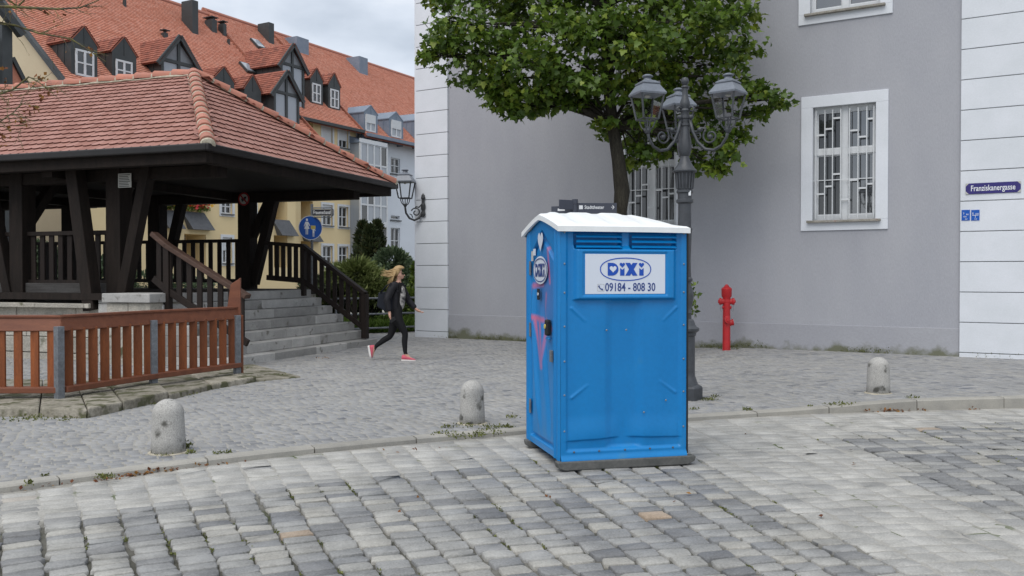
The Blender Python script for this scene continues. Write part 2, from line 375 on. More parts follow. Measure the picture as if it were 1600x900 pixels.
# ------------------------------------------------------------------ mesh builder
class MB:
    def __init__(s):
        s.v = []; s.f = []; s.m = []; s.t = []
    def add(s, verts, faces, mi=0, tone=0.5, M_=None):
        o = len(s.v)
        if M_ is not None: verts = [M_ @ Vector(p) for p in verts]
        s.v.extend([tuple(p) for p in verts])
        for f in faces:
            s.f.append(tuple(i + o for i in f)); s.m.append(mi); s.t.append(tone)
        return s
    def box(s, x0, x1, y0, y1, z0, z1, mi=0, tone=0.5, M_=None):
        vs = [(x0, y0, z0), (x1, y0, z0), (x1, y1, z0), (x0, y1, z0), (x0, y0, z1), (x1, y0, z1), (x1, y1, z1), (x0, y1, z1)]
        return s.add(vs, [(3, 2, 1, 0), (4, 5, 6, 7), (0, 1, 5, 4), (1, 2, 6, 5), (2, 3, 7, 6), (3, 0, 4, 7)], mi, tone, M_)
    def beam(s, p, q, w, h, up=(0, 0, 1), mi=0, tone=0.5, taper=1.0):
        p, q = Vector(p), Vector(q)
        d = (q - p).normalized(); up = Vector(up)
        sx = d.cross(up)
        if sx.length < 1e-4: sx = d.cross(Vector((1, 0, 0)))
        sx.normalize(); u = sx.cross(d).normalized()
        vs = []
        for c, k in ((p, 1), (q, taper)):
            for a, b in ((-1, -1), (1, -1), (1, 1), (-1, 1)):
                vs.append(c + sx * (a * w / 2 * k) + u * (b * h / 2 * k))
        return s.add(vs, [(0, 1, 2, 3)[::-1], (4, 5, 6, 7), (0, 4, 5, 1)[::-1], (1, 5, 6, 2)[::-1], (2, 6, 7, 3)[::-1], (3, 7, 4, 0)[::-1]][0:6], mi, tone)
    def tube(s, pts, r, n=8, mi=0, tone=0.5, cap=True):
        pts = [Vector(p) for p in pts]
        k = len(pts)
        rs = r if isinstance(r, (list, tuple)) else [r] * k
        vs, fs = [], []
        ref = None
        for i, p in enumerate(pts):
            d = (pts[min(i + 1, k - 1)] - pts[max(i - 1, 0)])
            if d.length < 1e-9: d = Vector((0, 0, 1))
            d.normalize()
            if ref is None:
                ref = Vector((0, 0, 1)) if abs(d.z) < 0.9 else Vector((1, 0, 0))
            a = (ref - d * ref.dot(d))
            if a.length < 1e-4: a = d.orthogonal()
            a.normalize(); b = d.cross(a); ref = a
            for j in range(n):
                t = 2 * math.pi * j / n
                vs.append(p + (a * math.cos(t) + b * math.sin(t)) * rs[i])
        for i in range(k - 1):
            for j in range(n):
                j2 = (j + 1) % n
                fs.append((i * n + j, i * n + j2, (i + 1) * n + j2, (i + 1) * n + j))
        if cap:
            fs.append(tuple(range(n))[::-1]); fs.append(tuple((k - 1) * n + j for j in range(n)))
        return s.add(vs, fs, mi, tone)
    def lathe(s, prof, n=16, c=(0, 0, 0), mi=0, tone=0.5, rot=0.0, M_=None):
        vs, fs = [], []
        k = len(prof)
        for (r, z) in prof:
            for j in range(n):
                t = 2 * math.pi * j / n + rot
                vs.append((c[0] + r * math.cos(t), c[1] + r * math.sin(t), c[2] + z))
        for i in range(k - 1):
            for j in range(n):
                j2 = (j + 1) % n
                fs.append((i * n + j, i * n + j2, (i + 1) * n + j2, (i + 1) * n + j))
        fs.append(tuple(range(n))[::-1]); fs.append(tuple((k - 1) * n + j for j in range(n)))
        return s.add(vs, fs, mi, tone, M_)
    def prism(s, poly, depth, M_=None, mi=0, tone=0.5):
        """poly in local x,z at y=0, pushed back to y=depth"""
        n = len(poly)
        vs = [(p[0], 0, p[1]) for p in poly] + [(p[0], depth, p[1]) for p in poly]
        fs = [tuple(range(n)), tuple(range(2 * n - 1, n - 1, -1))]
        for i in range(n):
            j = (i + 1) % n
            fs.append((i, i + n, j + n, j))
        return s.add(vs, fs, mi, tone, M_)
    def mesh(s, name, mats, smooth=False):
        me = bpy.data.meshes.new(name)
        me.from_pydata(s.v, [], s.f)
        for m_ in (mats if isinstance(mats, (list, tuple)) else [mats]): me.materials.append(m_)
        if s.f:
            me.polygons.foreach_set("material_index", s.m)
            a = me.attributes.new("tone", 'FLOAT', 'FACE')
            a.data.foreach_set("value", s.t)
            if smooth: me.polygons.foreach_set("use_smooth", [True] * len(s.f))
        me.update()
        return me
    def build(s, name, mats, parent=None, smooth=False, bevel=0.0, loc=None, autos=None):
        o = link(name, s.mesh(name, mats, smooth), parent)
        if loc is not None: o.location = loc
        if bevel:
            b = o.modifiers.new("bevel", 'BEVEL'); b.width = bevel; b.segments = 2; b.limit_method = 'ANGLE'; b.angle_limit = R(40)
        if autos: o.data.set_sharp_from_angle(angle=R(autos))
        return o
def link(name, me, parent=None):
    o = bpy.data.objects.new(name, me)
    COL.objects.link(o)
    if parent is not None: o.parent = parent
    return o
def tag(o, label=None, cat=None, group=None, kind=None):
    if label: o['label'] = label
    if cat: o['category'] = cat
    if group: o['group'] = group
    if kind: o['kind'] = kind
    return o
def thing(name, label, cat, loc=(0, 0, 0), rz=0.0, group=None):
    o = bpy.data.objects.new(name, None)
    COL.objects.link(o)
    o.empty_display_size = 0.2
    o.location = loc; o.rotation_euler = (0, 0, rz)
    return tag(o, label, cat, group)
def copy_tree(o, parent=None):
    c = o.copy(); COL.objects.link(c)
    if parent is not None: c.parent = parent
    for ch in list(o.children): copy_tree(ch, c)
    return c
def npmesh(name, V, F, mats, tone=None, smooth=False, extra=None):
    """V (n,3) array, F (m,k) array of equal-sized faces"""
    V = np.asarray(V, dtype=np.float32); F = np.asarray(F, dtype=np.int32)
    me = bpy.data.meshes.new(name)
    me.vertices.add(len(V)); me.vertices.foreach_set("co", V.ravel())
    k = F.shape[1]
    me.loops.add(F.size); me.loops.foreach_set("vertex_index", F.ravel())
    me.polygons.add(len(F))
    me.polygons.foreach_set("loop_start", np.arange(0, F.size, k, dtype=np.int32))
    me.polygons.foreach_set("loop_total", np.full(len(F), k, dtype=np.int32))
    for m_ in (mats if isinstance(mats, (list, tuple)) else [mats]): me.materials.append(m_)
    me.update(calc_edges=True)
    if tone is not None:
        a = me.attributes.new("tone", 'FLOAT', 'FACE'); a.data.foreach_set("value", np.asarray(tone, dtype=np.float32))
    for nm, arr in (extra or {}).items():
        a = me.attributes.new(nm, 'FLOAT', 'FACE'); a.data.foreach_set("value", np.asarray(arr, dtype=np.float32))
    if smooth: me.polygons.foreach_set("use_smooth", np.ones(len(F), dtype=bool))
    me.validate()
    return me
def text(body, size, Mx, mat, parent, name="lettering", bold=0.0, depth=0.0015, align='CENTER', fit=None):
    """letters standing in local x-z, read from -y; Mx places them"""
    cu = bpy.data.curves.new("lettering", 'FONT')
    cu.body = body; cu.size = size; cu.offset = bold; cu.extrude = depth
    cu.align_x = align; cu.align_y = 'CENTER'; cu.resolution_u = 3
    o = bpy.data.objects.new("tmp", cu)
    COL.objects.link(o)
    dg = bpy.context.evaluated_depsgraph_get()
    me = bpy.data.meshes.new_from_object(o.evaluated_get(dg))
    bpy.data.objects.remove(o)
    k = 1.0
    if fit:
        xs = [v.co.x for v in me.vertices]; k = fit / max(1e-6, max(xs) - min(xs))
    me.transform(Mx @ Matrix.Rotation(math.pi / 2, 4, 'X') @ Matrix.Diagonal((k, 1, 1, 1)))
    me.materials.clear(); me.materials.append(mat)
    return link(name, me, parent)
def zp(X):                                 # height of the pavement above the road
    t = min(1, max(0, (X - 3.0) / 2.2))
    return 0.045 + 0.075 * t * t * (3 - 2 * t)
def gpp(px, py):                           # point on the pavement
    p = gp(px, py, 0.045)
    for _ in range(3): p = gp(px, py, zp(p.x))
    return p
# ================================================================== THE SETTING
me = MB().box(-300, 300, -120, 420, -1.2, -0.06).mesh("ground", M['earth'])
tag(link("ground", me), kind="structure")

KX = [gp(px, py) for px, py in ((-160, 795), (0, 771), (230, 737), (500, 705), (800, 680), (1075, 657), (1300, 644), (1450, 641), (1600, 637), (1760, 634))]
_kx = np.array([p.x for p in KX]); _ky = np.array([p.y for p in KX])
_kxx = np.concatenate([[_kx[0] - 6], _kx, [_kx[-1] + 12]])
_kyy = np.concatenate([[_ky[0] - 6 * 0.75], _ky, [_ky[-1] + 12 * 0.12]])
_gx = np.linspace(_kxx[0], _kxx[-1], 800)
_gy = np.interp(_gx, _kxx, _kyy)
_ker = np.exp(-0.5 * (np.arange(-60, 61) / 22.0) ** 2); _ker /= _ker.sum()
_gy = np.convolve(np.pad(_gy, 60, mode='edge'), _ker, 'valid')
def ky(x): return np.interp(x, _gx, _gy)

FC = np.array([4.0, -7.0])                 # the courses of the road fan out from here
rng = np.random.default_rng(5)
def vnoise(x, y, s, seed):
    x = np.asarray(x) * s; y = np.asarray(y) * s
    xi = np.floor(x).astype(int); yi = np.floor(y).astype(int); fx = x - xi; fy = y - yi
    def h(a, b): 
        v = np.sin(a * 127.1 + b * 311.7 + seed * 74.7) * 43758.5453
        return v - np.floor(v)
    fx = fx * fx * (3 - 2 * fx); fy = fy * fy * (3 - 2 * fy)
    return (h(xi, yi) * (1 - fx) + h(xi + 1, yi) * fx) * (1 - fy) + (h(xi, yi + 1) * (1 - fx) + h(xi + 1, yi + 1) * fx) * fy
def fillmask(x, y):
    """1 where the joints are full of sand and flush, 0 where they are washed out"""
    x = np.asarray(x, float); y = np.asarray(y, float)
    th = np.degrees(np.arctan2(x - FC[0], y - FC[1]))
    dk = (ky(x) - y)
    n = vnoise(x, y, 0.9, 3) - 0.5
    kw = np.interp(x, [-4, -1.5, 0, 2, 4, 6], [1.55, 1.5, 1.25, 1.9, 1.15, 0.8])
    a = np.clip((kw + 0.5 * n - dk) / 0.3 + 0.5, 0, 1)
    b = np.clip((th + 9.2 + 1.2 * n) / 0.8, 0, 1) * np.clip((-2.9 - th + 1.2 * n) / 0.8, 0, 1)
    return np.maximum(a, b)

# road bed: the sand between the setts
def sheet(name, xs, ys, zf, mat, keep=None):
    X, Y = np.meshgrid(xs, ys)
    Z = zf(X, Y)
    V = np.stack([X, Y, Z], -1).reshape(-1, 3)
    nx, ny = len(xs), len(ys)
    i = (np.arange(ny - 1)[:, None] * nx + np.arange(nx - 1)[None, :]).ravel()
    F = np.stack([i, i + 1, i + 1 + nx, i + nx], -1)
    if keep is not None:
        cx = V[F].mean(1)
        F = F[keep(cx[:, 0], cx[:, 1])]
    return npmesh(name, V, F, mat, smooth=True)
roadme = sheet("road", np.arange(-11, 15, 0.11), np.arange(1.5, 14.2, 0.11),
               lambda x, y: -0.024 + 0.0215 * fillmask(x, y) + 0.003 * (vnoise(x, y, 7, 1) - .5), M['fill'],
               keep=lambda x, y: y < ky(x) + 0.12)
_pc = np.array([p.center[:2] for p in roadme.polygons])
_a = roadme.attributes.new("washed", 'FLOAT', 'FACE'); _a.data.foreach_set("value", (0.9 * (1 - fillmask(_pc[:, 0], _pc[:, 1])) * (0.6 + 0.4 * vnoise(_pc[:, 0], _pc[:, 1], 2.0, 8))).astype(np.float32))
road = tag(link("road", roadme), kind="structure")
me = MB().box(-60, 60, -40, 1.6, -0.045, -0.026).mesh("road", M['fill'])
link("road_bed", me, road)

def setts(cx, cy, ux, uy, hx, hy, z, tilt, cut, bev, drop, oct_):
    """stone tops as quads: washed edges round a flat top.  ux,uy: unit vector of the long side"""
    n = len(cx)
    if oct_:
        k = cut[:, None]
        sx = np.stack([-hx + k[:, 0] , hx - k[:, 0], hx, hx, hx - k[:, 0], -hx + k[:, 0], -hx, -hx], 1)
        sy = np.stack([-hy, -hy, -hy + k[:, 0], hy - k[:, 0], hy, hy, hy - k[:, 0], -hy + k[:, 0]], 1)
        m = 8
    else:
        sx = np.stack([-hx, hx, hx, -hx], 1); sy = np.stack([-hy, -hy, hy, hy], 1); m = 4
    jj = 0.9 if oct_ else 0.55
    sx = sx + rng.normal(0, 0.075, (n, m)) * hx[:, None] * jj
    sy = sy + rng.normal(0, 0.065, (n, m)) * hy[:, None] * jj
    rings = []
    rad = np.minimum(hx, hy)[:, None]
    if oct_: levels = ((0.0, -drop), (0.02, -0.32 * bev), (0.10, 0.0))
    else: levels = ((0.0, -drop), (0.13, 0.0))
    for ins, dz in levels:
        lx = sx - np.sign(sx) * rad * ins; ly = sy - np.sign(sy) * rad * ins
        zz = z[:, None] + dz + tilt[:, :1] * lx + tilt[:, 1:] * ly + (rng.normal(0, 0.0012, (n, m)) if dz > -0.01 else 0)
        wx = cx[:, None] + lx * ux[:, None] - ly * uy[:, None]
        wy = cy[:, None] + lx * uy[:, None] + ly * ux[:, None]
        rings.append(np.stack([wx, wy, zz], -1))
    V = np.concatenate(rings, 1)           # n, m*levels, 3
    F = []
    for l in range(len(levels) - 1):
        for j in range(m):
            F.append((l * m + j, l * m + (j + 1) % m, (l + 1) * m + (j + 1) % m, (l + 1) * m + j))
    b = (len(levels) - 1) * m
    if oct_: F += [(b, b + 1, b + 2, b + 3), (b, b + 3, b + 4, b + 7), (b + 4, b + 5, b + 6, b + 7)]
    else: F += [(b, b + 1, b + 2, b + 3)]
    return V, np.array(F)
def emit_setts(V, F, tone, dust, mat, parent, name, n_single, order):
    """the nearest stones each as an object of its own, the rest as one"""
    order = np.asarray(order)
    single = order[:n_single]
    rest = order[n_single:]
    for i in single:
        c = V[i].mean(0); c[2] = V[i][:, 2].max()
        me = npmesh(name, V[i] - c, F, mat, np.full(len(F), tone[i]), extra={"dust": np.full(len(F), dust[i])})
        o = link(name, me, parent); o.location = c.tolist()
    k = V.shape[1]
    VV = V[rest].reshape(-1, 3)
    FF = (F[None] + (np.arange(len(rest)) * k)[:, None, None]).reshape(-1, 4)
    me = npmesh(name, VV, FF, mat, np.repeat(tone[rest], len(F)), extra={"dust": np.repeat(dust[rest], len(F))})
    tag(link(name, me, parent), kind="stuff")

# big setts of the road, column by column
dth = 0.214 / 13.6
cxs, cys, uxs, uys, hxs, hys = [], [], [], [], [], []
for k in range(int(R(-46) / dth), int(R(34) / dth)):
    th0 = k * dth; r = 9.0 + rng.uniform(0, .15)
    wob = rng.uniform(-0.02, 0.02)
    while r < 21.5:
        l = float(rng.choice([0.135, 0.15, 0.165, 0.18, 0.2], p=[.18, .28, .27, .17, .1])) + rng.uniform(-.012, .012)
        l *= float(np.interp(math.degrees(th0), [-36, -16, -4, 4], [.74, .88, .95, .92]))
        th = th0 + dth * (0.5 + wob) + 0.15 * dth * (vnoise(r, k * .35, 0.9, 9) - .5)
        rr = r + l / 2
        x = FC[0] + rr * math.sin(th); y = FC[1] + rr * math.cos(th)
        r += l
        if y < 3.7 or y > ky(x) - 0.07: continue
        p = proj((x, y, 0))
        if not (-520 < p[0] < 2120 and p[1] < 1060): continue
        cxs.append(x); cys.append(y); a = -th + rng.normal(0, 0.035)
        uxs.append(math.cos(a)); uys.append(math.sin(a))
        hxs.append(rr * dth / 2); hys.append(l / 2)
cx, cy, ux, uy, hx, hy = map(np.array, (cxs, cys, uxs, uys, hxs, hys))
fm = fillmask(cx, cy)
gap = 0.0045 + 0.0045 * (1 - fm) * rng.uniform(.5, 1.5, len(cx))
hx -= gap * 1.0; hy -= gap * (0.55 + 0.55 * (1 - fm))
n = len(cx)
z = np.clip(rng.normal(0, 0.003, n), -.0045, .006) * (1 - 0.75 * fm)
tilt = rng.normal(0, 0.014, (n, 2)) * (1 - 0.8 * fm)[:, None]
cut = np.minimum(hx, hy) * rng.uniform(0.10, 0.34, n)
V, F = setts(cx, cy, ux, uy, hx, hy, z, tilt, cut, 0.016, 0.04, True)
tone = rng.beta(1.5, 1.35, n)
tone = np.where(rng.random(n) < 0.13, rng.uniform(0, .10, n), tone)
tone = np.where(rng.random(n) < 0.988, np.minimum(tone, 0.92), np.where(rng.random(n) < .35, 0.985, .9))
dust = 0.97 * fm * rng.uniform(0.55, 1, n)
vis = np.array([(lambda p: -10 < p[0] < 1610 and p[1] < 910)(proj((x, y, 0))) for x, y in zip(cx, cy)])
order = np.argsort(np.hypot(cx, cy) + np.where(vis, 0, 100))
emit_setts(V, F, tone, dust, M['sett'], road, "sett", 300, order)
ROAD_SETTS = (cx, cy, ux, uy, hx, hy, fm)

# kerb of granite lengths
kerb = None
bm_all = []
xs = _gx; seg = np.hypot(np.diff(xs), np.diff(_gy)); cum = np.concatenate([[0], np.cumsum(seg)])
def kpt(s):
    x = float(np.interp(s, cum, xs)); return Vector((x, float(ky(x)), 0))
s0 = 0.0
kerb_parent = None
first = True
while s0 < cum[-1] - 1.2:
    l = rnd.choice([0.82, 0.95, 1.0, 1.15])
    a, b = kpt(s0 + 0.006), kpt(s0 + l - 0.006)
    s0 += l
    if a.x < -9.5 or b.x > 13: continue
    mid = kpt(s0 - l / 2)
    mb = MB()
    pts = [a, mid, b]
    vs = []
    jz = rnd.uniform(-0.004, 0.004)
    for p in pts:
        d = (b - a).normalized(); nn = Vector((-d.y, d.x, 0))
        h = zp(p.x) + 0.006 + jz
        j = rnd.uniform(-0.004, 0.004)
        vs += [p + nn * j + Vector((0, 0, -0.05)), p + nn * (j + 0.002) + Vector((0, 0, h - 0.014)), p + nn * (j + 0.014) + Vector((0, 0, h)), p + nn * 0.135 + Vector((0, 0, h + .002)), p + nn * 0.14 + Vector((0, 0, -0.05))]
    fs = []
    for k in range(2):
        for j in range(4): fs.append((k * 5 + j, (k + 1) * 5 + j, (k + 1) * 5 + j + 1, k * 5 + j + 1))
    fs += [(0, 1, 2, 3, 4), (14, 13, 12, 11, 10)]
    mb.add(vs, fs, 0, rnd.random())
    if kerb_parent is None:
        kerb_parent = tag(mb.build("kerb", M['kerb']), kind="structure")
    else:
        mb.build("kerb_stone", M['kerb'], kerb_parent)

# pavement: sand bed, then the small setts
def zpv(x): 
    t = np.clip((x - 3.0) / 2.2, 0, 1); return 0.045 + 0.075 * t * t * (3 - 2 * t)
me = sheet("pavement", np.arange(-24, 30, 0.3), np.concatenate([np.arange(2.0, 26, 0.3), np.arange(26, 42, 1.0)]), lambda x, y: zpv(x) - 0.0032, M['fill_pave'],
           keep=lambda x, y: y > ky(x) + 0.22)
pave = tag(link("pavement", me), kind="structure")
# the strip behind the kerb follows the kerb line exactly
strip = []
gx = np.arange(-9.6, 13, 0.25); gy = ky(gx)
V = []; F = []
for i, (x, y) in enumerate(zip(gx, gy)):
    V += [(x, y + 0.13, zpv(x) - 0.0045), (x, y + 1.0, zpv(x) - 0.0045)]
    if i: F.append((2 * i - 2, 2 * i, 2 * i + 1, 2 * i - 1))
link("joint_sand", npmesh("joint_sand", V, F, M['fill_pave']), pave)
ang = R(27)                                # rows run away to the left
d1 = np.array([math.cos(ang), math.sin(ang)]); d2 = np.array([-math.sin(ang), math.cos(ang)])
GBp0, GBp1 = gpp(652, 526), gpp(1500, 557)
gbdir = (GBp1 - GBp0); gbdir.z = 0; gbdir.normalize()
rows = []
jrow = 0
v = -12.0
while v < 34:
    hrow = rng.uniform(0.095, 0.118)
    u = -24 + rng.uniform(0, .1)
    us = np.cumsum(rng.uniform(0.088, 0.145, 430)) + u
    w_ = np.diff(np.concatenate([[u], us]))
    uc = us - w_ / 2
    vc = v + hrow / 2 + 0.05 * (vnoise(uc, np.full_like(uc, 0.0), 0.35, 4) - .5) + 0.012 * (vnoise(uc, np.full_like(uc, v), 1.1, 6) - .5)
    X = uc * d1[0] + vc * d2[0]; Y = uc * d1[1] + vc * d2[1] + 2
    rows.append(np.stack([X, Y, w_ / 2, np.full_like(w_, hrow / 2)], 1))
    v += hrow
A_ = np.concatenate(rows)
X, Y = A_[:, 0], A_[:, 1]
dw = (X - GBp0.x) * (-gbdir.y) + (Y - GBp0.y) * gbdir.x      # >0 beyond the wall line
px_ = 800 + FPX * X / np.maximum(Y, .1)
keep = (Y > ky(X) + 0.17) & (px_ > -420) & (px_ < 2020) & (Y < 25.5) & ((dw < -0.03) | (X < GBp0.x - .02)) & (Y > 3)
A_ = A_[keep]
X, Y = A_[:, 0], A_[:, 1]
n = len(A_)
hx = A_[:, 2] - rng.uniform(0.0035, 0.008, n); hy = A_[:, 3] - rng.uniform(0.004, 0.0085, n)
z = zpv(X) + rng.normal(0, 0.0009, n)
tilt = rng.normal(0, 0.006, (n, 2))
a = ang + rng.normal(0, 0.022, n)
V, F = setts(X, Y, np.cos(a), np.sin(a), hx, hy, z, tilt, None, 0.01, 0.007, False)
tone = np.clip(rng.normal(0.55, 0.16, n) + 0.25 * (vnoise(X, Y, 0.8, 12) - .5), 0, 1)
tone = np.where(rng.random(n) < 0.07, rng.uniform(0, .15, n), tone)
dust = np.clip(rng.normal(0.0, 0.15, n), 0, 1) + 0.5 * np.clip((0.5 - (Y - ky(X))) / 0.4, 0, 1)
pv = 430 + FPX * HC / Y
order = np.argsort(Y + np.abs(X) * .3 + np.where((px_[keep] > 0) & (px_[keep] < 1600), 0, 100))
emit_setts(V, F, tone, np.clip(dust, 0, 1), M['small_sett'], pave, "small_sett", 300, order)

# ------------------------------------------------------------------ tufts in the joints
def leaf_cloud(name, pts, mats, size, rngk, up=0.3, aspect=0.45, tone_rng=(0, 1), parent=None, kind=None, shape='quad', norms=None, tones=None):
    """many little folded leaves; pts (n,3)"""
    pts = np.asarray(pts); n = len(pts)
    g = np.random.default_rng(rngk)
    d = g.normal(0, 1, (n, 3)); d[:, 2] += up; d /= np.linalg.norm(d, axis=1)[:, None]
    e = g.normal(0, 1, (n, 3))
    if norms is not None: e = e * 0.55 + np.asarray(norms) * 1.0
    nrm = e - (e * d).sum(1)[:, None] * d; nrm /= np.linalg.norm(nrm, axis=1)[:, None] + 1e-9
    sd_ = np.cross(d, nrm)
    L_ = (size * g.uniform(0.6, 1.35, n))[:, None]; W = L_ * aspect
    b = pts; 
    if shape == 'quad':
        V = np.stack([b, b + d * L_ * .5 + sd_ * W * .5 + nrm * L_ * .08, b + d * L_, b + d * L_ * .5 - sd_ * W * .5 + nrm * L_ * .08], 1)
        F = np.array([[0, 1, 2, 3]])
    elif shape == 'blade':
        V = np.stack([b - sd_ * W * .5, b + sd_ * W * .5, b + d * L_ * .6 + sd_ * W * .3 , b + d * L_ + nrm * L_ * .25], 1)
        F = np.array([[0, 1, 2, 3]])
    else:                                   # maple: a stalk end and five lobes, slightly folded
        prof = [(0, 0), (-.18, .06), (-.42, .02), (-.36, .26), (-.56, .46), (-.27, .52), (-.22, .70), (0, 1.0),
                (.22, .70), (.27, .52), (.56, .46), (.36, .26), (.42, .02), (.18, .06)]
        ctr = (0, .36)
        allp = [ctr] + prof
        V = np.stack([b + d * L_ * q[1] + sd_ * L_ * q[0] + nrm * L_ * (0.22 * abs(q[0]) - 0.14 * q[1] * q[1]) for q in allp], 1)
        F = np.array([[0, 1, 2, 3], [0, 3, 4, 5], [0, 5, 6, 7], [0, 7, 8, 9], [0, 9, 10, 11], [0, 11, 12, 13], [0, 13, 14, 1]])
        F = np.array([[0, 1, 2, 3], [0, 3, 4, 5], [0, 5, 6, 7], [0, 7, 8, 9], [0, 9, 10, 11], [0, 11, 12, 13], [0, 13, 14, 1]])
    k = V.shape[1]
    FF = (F[None] + (np.arange(n) * k)[:, None, None]).reshape(-1, 4)
    t = g.uniform(tone_rng[0], tone_rng[1], n) if tones is None else np.asarray(tones)
    me = npmesh(name, V.reshape(-1, 3), FF, mats, np.repeat(t, len(F)))
    o = link(name, me, parent)
    if kind: o['kind'] = kind
    return o
cx, cy, ux, uy, hx, hy, fm = ROAD_SETTS
cand = np.where((fm < 0.4) & (vnoise(cx, cy, 1.3, 22) > 0.55))[0]
pick = rng.choice(cand, 260, replace=False)
tp = []
for i in pick:
    sx = -1 if rng.random() < .5 else 1
    bx = cx[i] - sx * (hx[i] + .01) * ux[i] ; by = cy[i] - sx * (hx[i] + .01) * uy[i]
    m = rng.integers(8, 26); sp = rng.uniform(0.01, 0.03)
    for _ in range(m):
        t_ = rng.normal(0, sp * 1.4); s_ = rng.normal(0, .007)
        tp.append((bx - t_ * uy[i] + s_ * ux[i], by + t_ * ux[i] + s_ * uy[i], -0.014 + rng.uniform(0, .006)))
o = leaf_cloud("joint_moss", np.array(tp), M['moss'], 0.016, 3, up=1.0, aspect=0.6, shape='quad')
tag(o, "small green moss tufts growing in the open joints of the road setts", "moss", kind="stuff")
# weeds on the pavement: (pixel, spread in m, count, height)
weeds = [(292, 700, .06, 260, .055), (285, 690, .05, 90, .03), (300, 708, .05, 90, .03), (255, 710, .12, 130, .02), (340, 709, .05, 60, .02), (356, 708, .05, 60, .02),
         (700, 668, .10, 120, .03), (735, 664, .20, 260, .025), (770, 668, .15, 180, .03), (690, 678, .16, 160, .02), (760, 676, .22, 260, .018), (800, 652, .12, 120, .02), (796, 668, .10, 160, .03),
         (715, 682, .15, 160, .02), (745, 680, .15, 160, .02), (165, 745, .10, 150, .018), (45, 757, .04, 70, .04), (70, 744, .05, 60, .02),
         (1105, 625, .16, 240, .03), (1118, 620, .08, 120, .04), (1085, 640, .1, 80, .02), (1168, 641, .09, 150, .035), (1320, 633, .16, 220, .03), (1300, 634, .12, 140, .03), (1425, 622, .12, 120, .025), (1265, 636, .08, 60, .02),
         (1148, 546, .12, 160, .09), (1126, 545, .2, 160, .05), (380, 592, .13, 260, .05), (330, 605, .2, 200, .03), (290, 618, .2, 160, .03), (250, 632, .15, 130, .03), (110, 655, .2, 160, .04), (30, 655, .3, 220, .05), (400, 590, .2, 160, .03), (60, 655, .2, 160, .04), (440, 588, .15, 90, .03), (390, 578, .1, 120, .05)]
tp, nn = [], []
for (px, py, sp, m, h) in weeds:
    p = gpp(px, py)
    for _ in range(int(m * .38)):
        a = rng.uniform(0, 6.283); r_ = sp * math.sqrt(rng.random()) * rng.uniform(.4, 1)
        tp.append((p.x + r_ * math.cos(a), p.y + r_ * math.sin(a) * 1.0, p.z - .004 + rng.uniform(0, h * .6)))
# moss strip along the foot of the grey wall
for k in range(3600):
    t_ = rng.uniform(0.2, 15.0)
    dens = vnoise(t_, 0.0, 1.3, 31)
    if dens < (0.30 if t_ < 3.2 else 0.56): continue
    off = -abs(rng.normal(0, 0.05)) - .03
    tp.append((GBp0.x + gbdir.x * t_ + gbdir.y * -off * -1, GBp0.y + gbdir.y * t_ + gbdir.x * off, zp(GBp0.x + gbdir.x * t_) + abs(rng.normal(0, .02 + .05 * dens))))
o = leaf_cloud("pavement_weeds", np.array(tp), M['moss'], 0.028, 4, up=1.0, aspect=0.5, shape='quad')
tag(o, "low weeds and grass growing between the small setts of the pavement", "weeds", kind="stuff")
# fallen leaves along the kerb
tp = []
for (px, py, sx, m) in ((195, 752, .28, 60), (1385, 641, .28, 55), (1525, 640, .08, 8), (90, 770, .5, 22), (505, 560, .1, 14), (300, 726, .5, 14), (1443, 641, .06, 5), (620, 705, .5, 8), (850, 790, 2.5, 8), (1350, 700, 1.5, 6)):
    p = gp(px, py)
    if py < 600: p = gpp(px, py)
    for _ in range(m):
        x = p.x + rng.normal(0, sx * .55)
        y = float(ky(x)) - abs(rng.normal(0, .035)) - .01 if py > 635 and py < 775 and sx < 1 and px != 620 else p.y + rng.normal(0, .05 + sx * .2)
        tp.append((x, y, (p.z if py < 600 else 0) + 0.008 + rng.uniform(0, .012)))
o = leaf_cloud("fallen_leaves", np.array(tp), M['dry_leaf'], 0.035, 5, up=0.0, aspect=0.7, norms=np.tile([[0, 0, 2.5]], (len(tp), 1)))
tag(o, "dry brown leaves drifted against the kerb", "leaves", kind="stuff")

# ================================================================== GREY CORNER BUILDING
def wall_open(mb, x0, x1, z0, z1, ops, y=0.0, reveal=0.2, mi=0, mir=None):
    xs = sorted(set([x0, x1] + [o[0] for o in ops] + [o[1] for o in ops])); zs = sorted(set([z0, z1] + [o[2] for o in ops] + [o[3] for o in ops]))
    for i in range(len(xs) - 1):
        for j in range(len(zs) - 1):
            cx_, cz_ = (xs[i] + xs[i + 1]) / 2, (zs[j] + zs[j + 1]) / 2
            if any(o[0] < cx_ < o[1] and o[2] < cz_ < o[3] for o in ops): continue
            mb.add([(xs[i], y, zs[j]), (xs[i + 1], y, zs[j]), (xs[i + 1], y, zs[j + 1]), (xs[i], y, zs[j + 1])], [(0, 1, 2, 3)], mi)
    r = mi if mir is None else mir
    for (a, b, c, d) in ops:
        e_ = y + reveal
        mb.add([(a, y, c), (b, y, c), (b, y, d), (a, y, d), (a, e_, c), (b, e_, c), (b, e_, d), (a, e_, d)],
               [(0, 4, 5, 1), (1, 5, 6, 2), (2, 6, 7, 3), (3, 7, 4, 0)], r)
    return mb
GB = Frame((GBp0.x, GBp0.y, 0), math.atan2(gbdir.y, gbdir.x))
gb = thing("corner_building", "tall grey rendered building with white corner strips, to the right behind the blue cabin", "building", GB.o, GB.ang)
def rect(F_, x0, x1, y0, y1, y=0.0):
    xm, ym = (x0 + x1) / 2, (y0 + y1) / 2
    return (F_.v(x0, ym, y).x, F_.v(x1, ym, y).x, F_.v(xm, y1, y).z, F_.v(xm, y0, y).z)
sr = rect(GB, 1252, 1388, 146, 359.5)       # white surround of the right-hand window
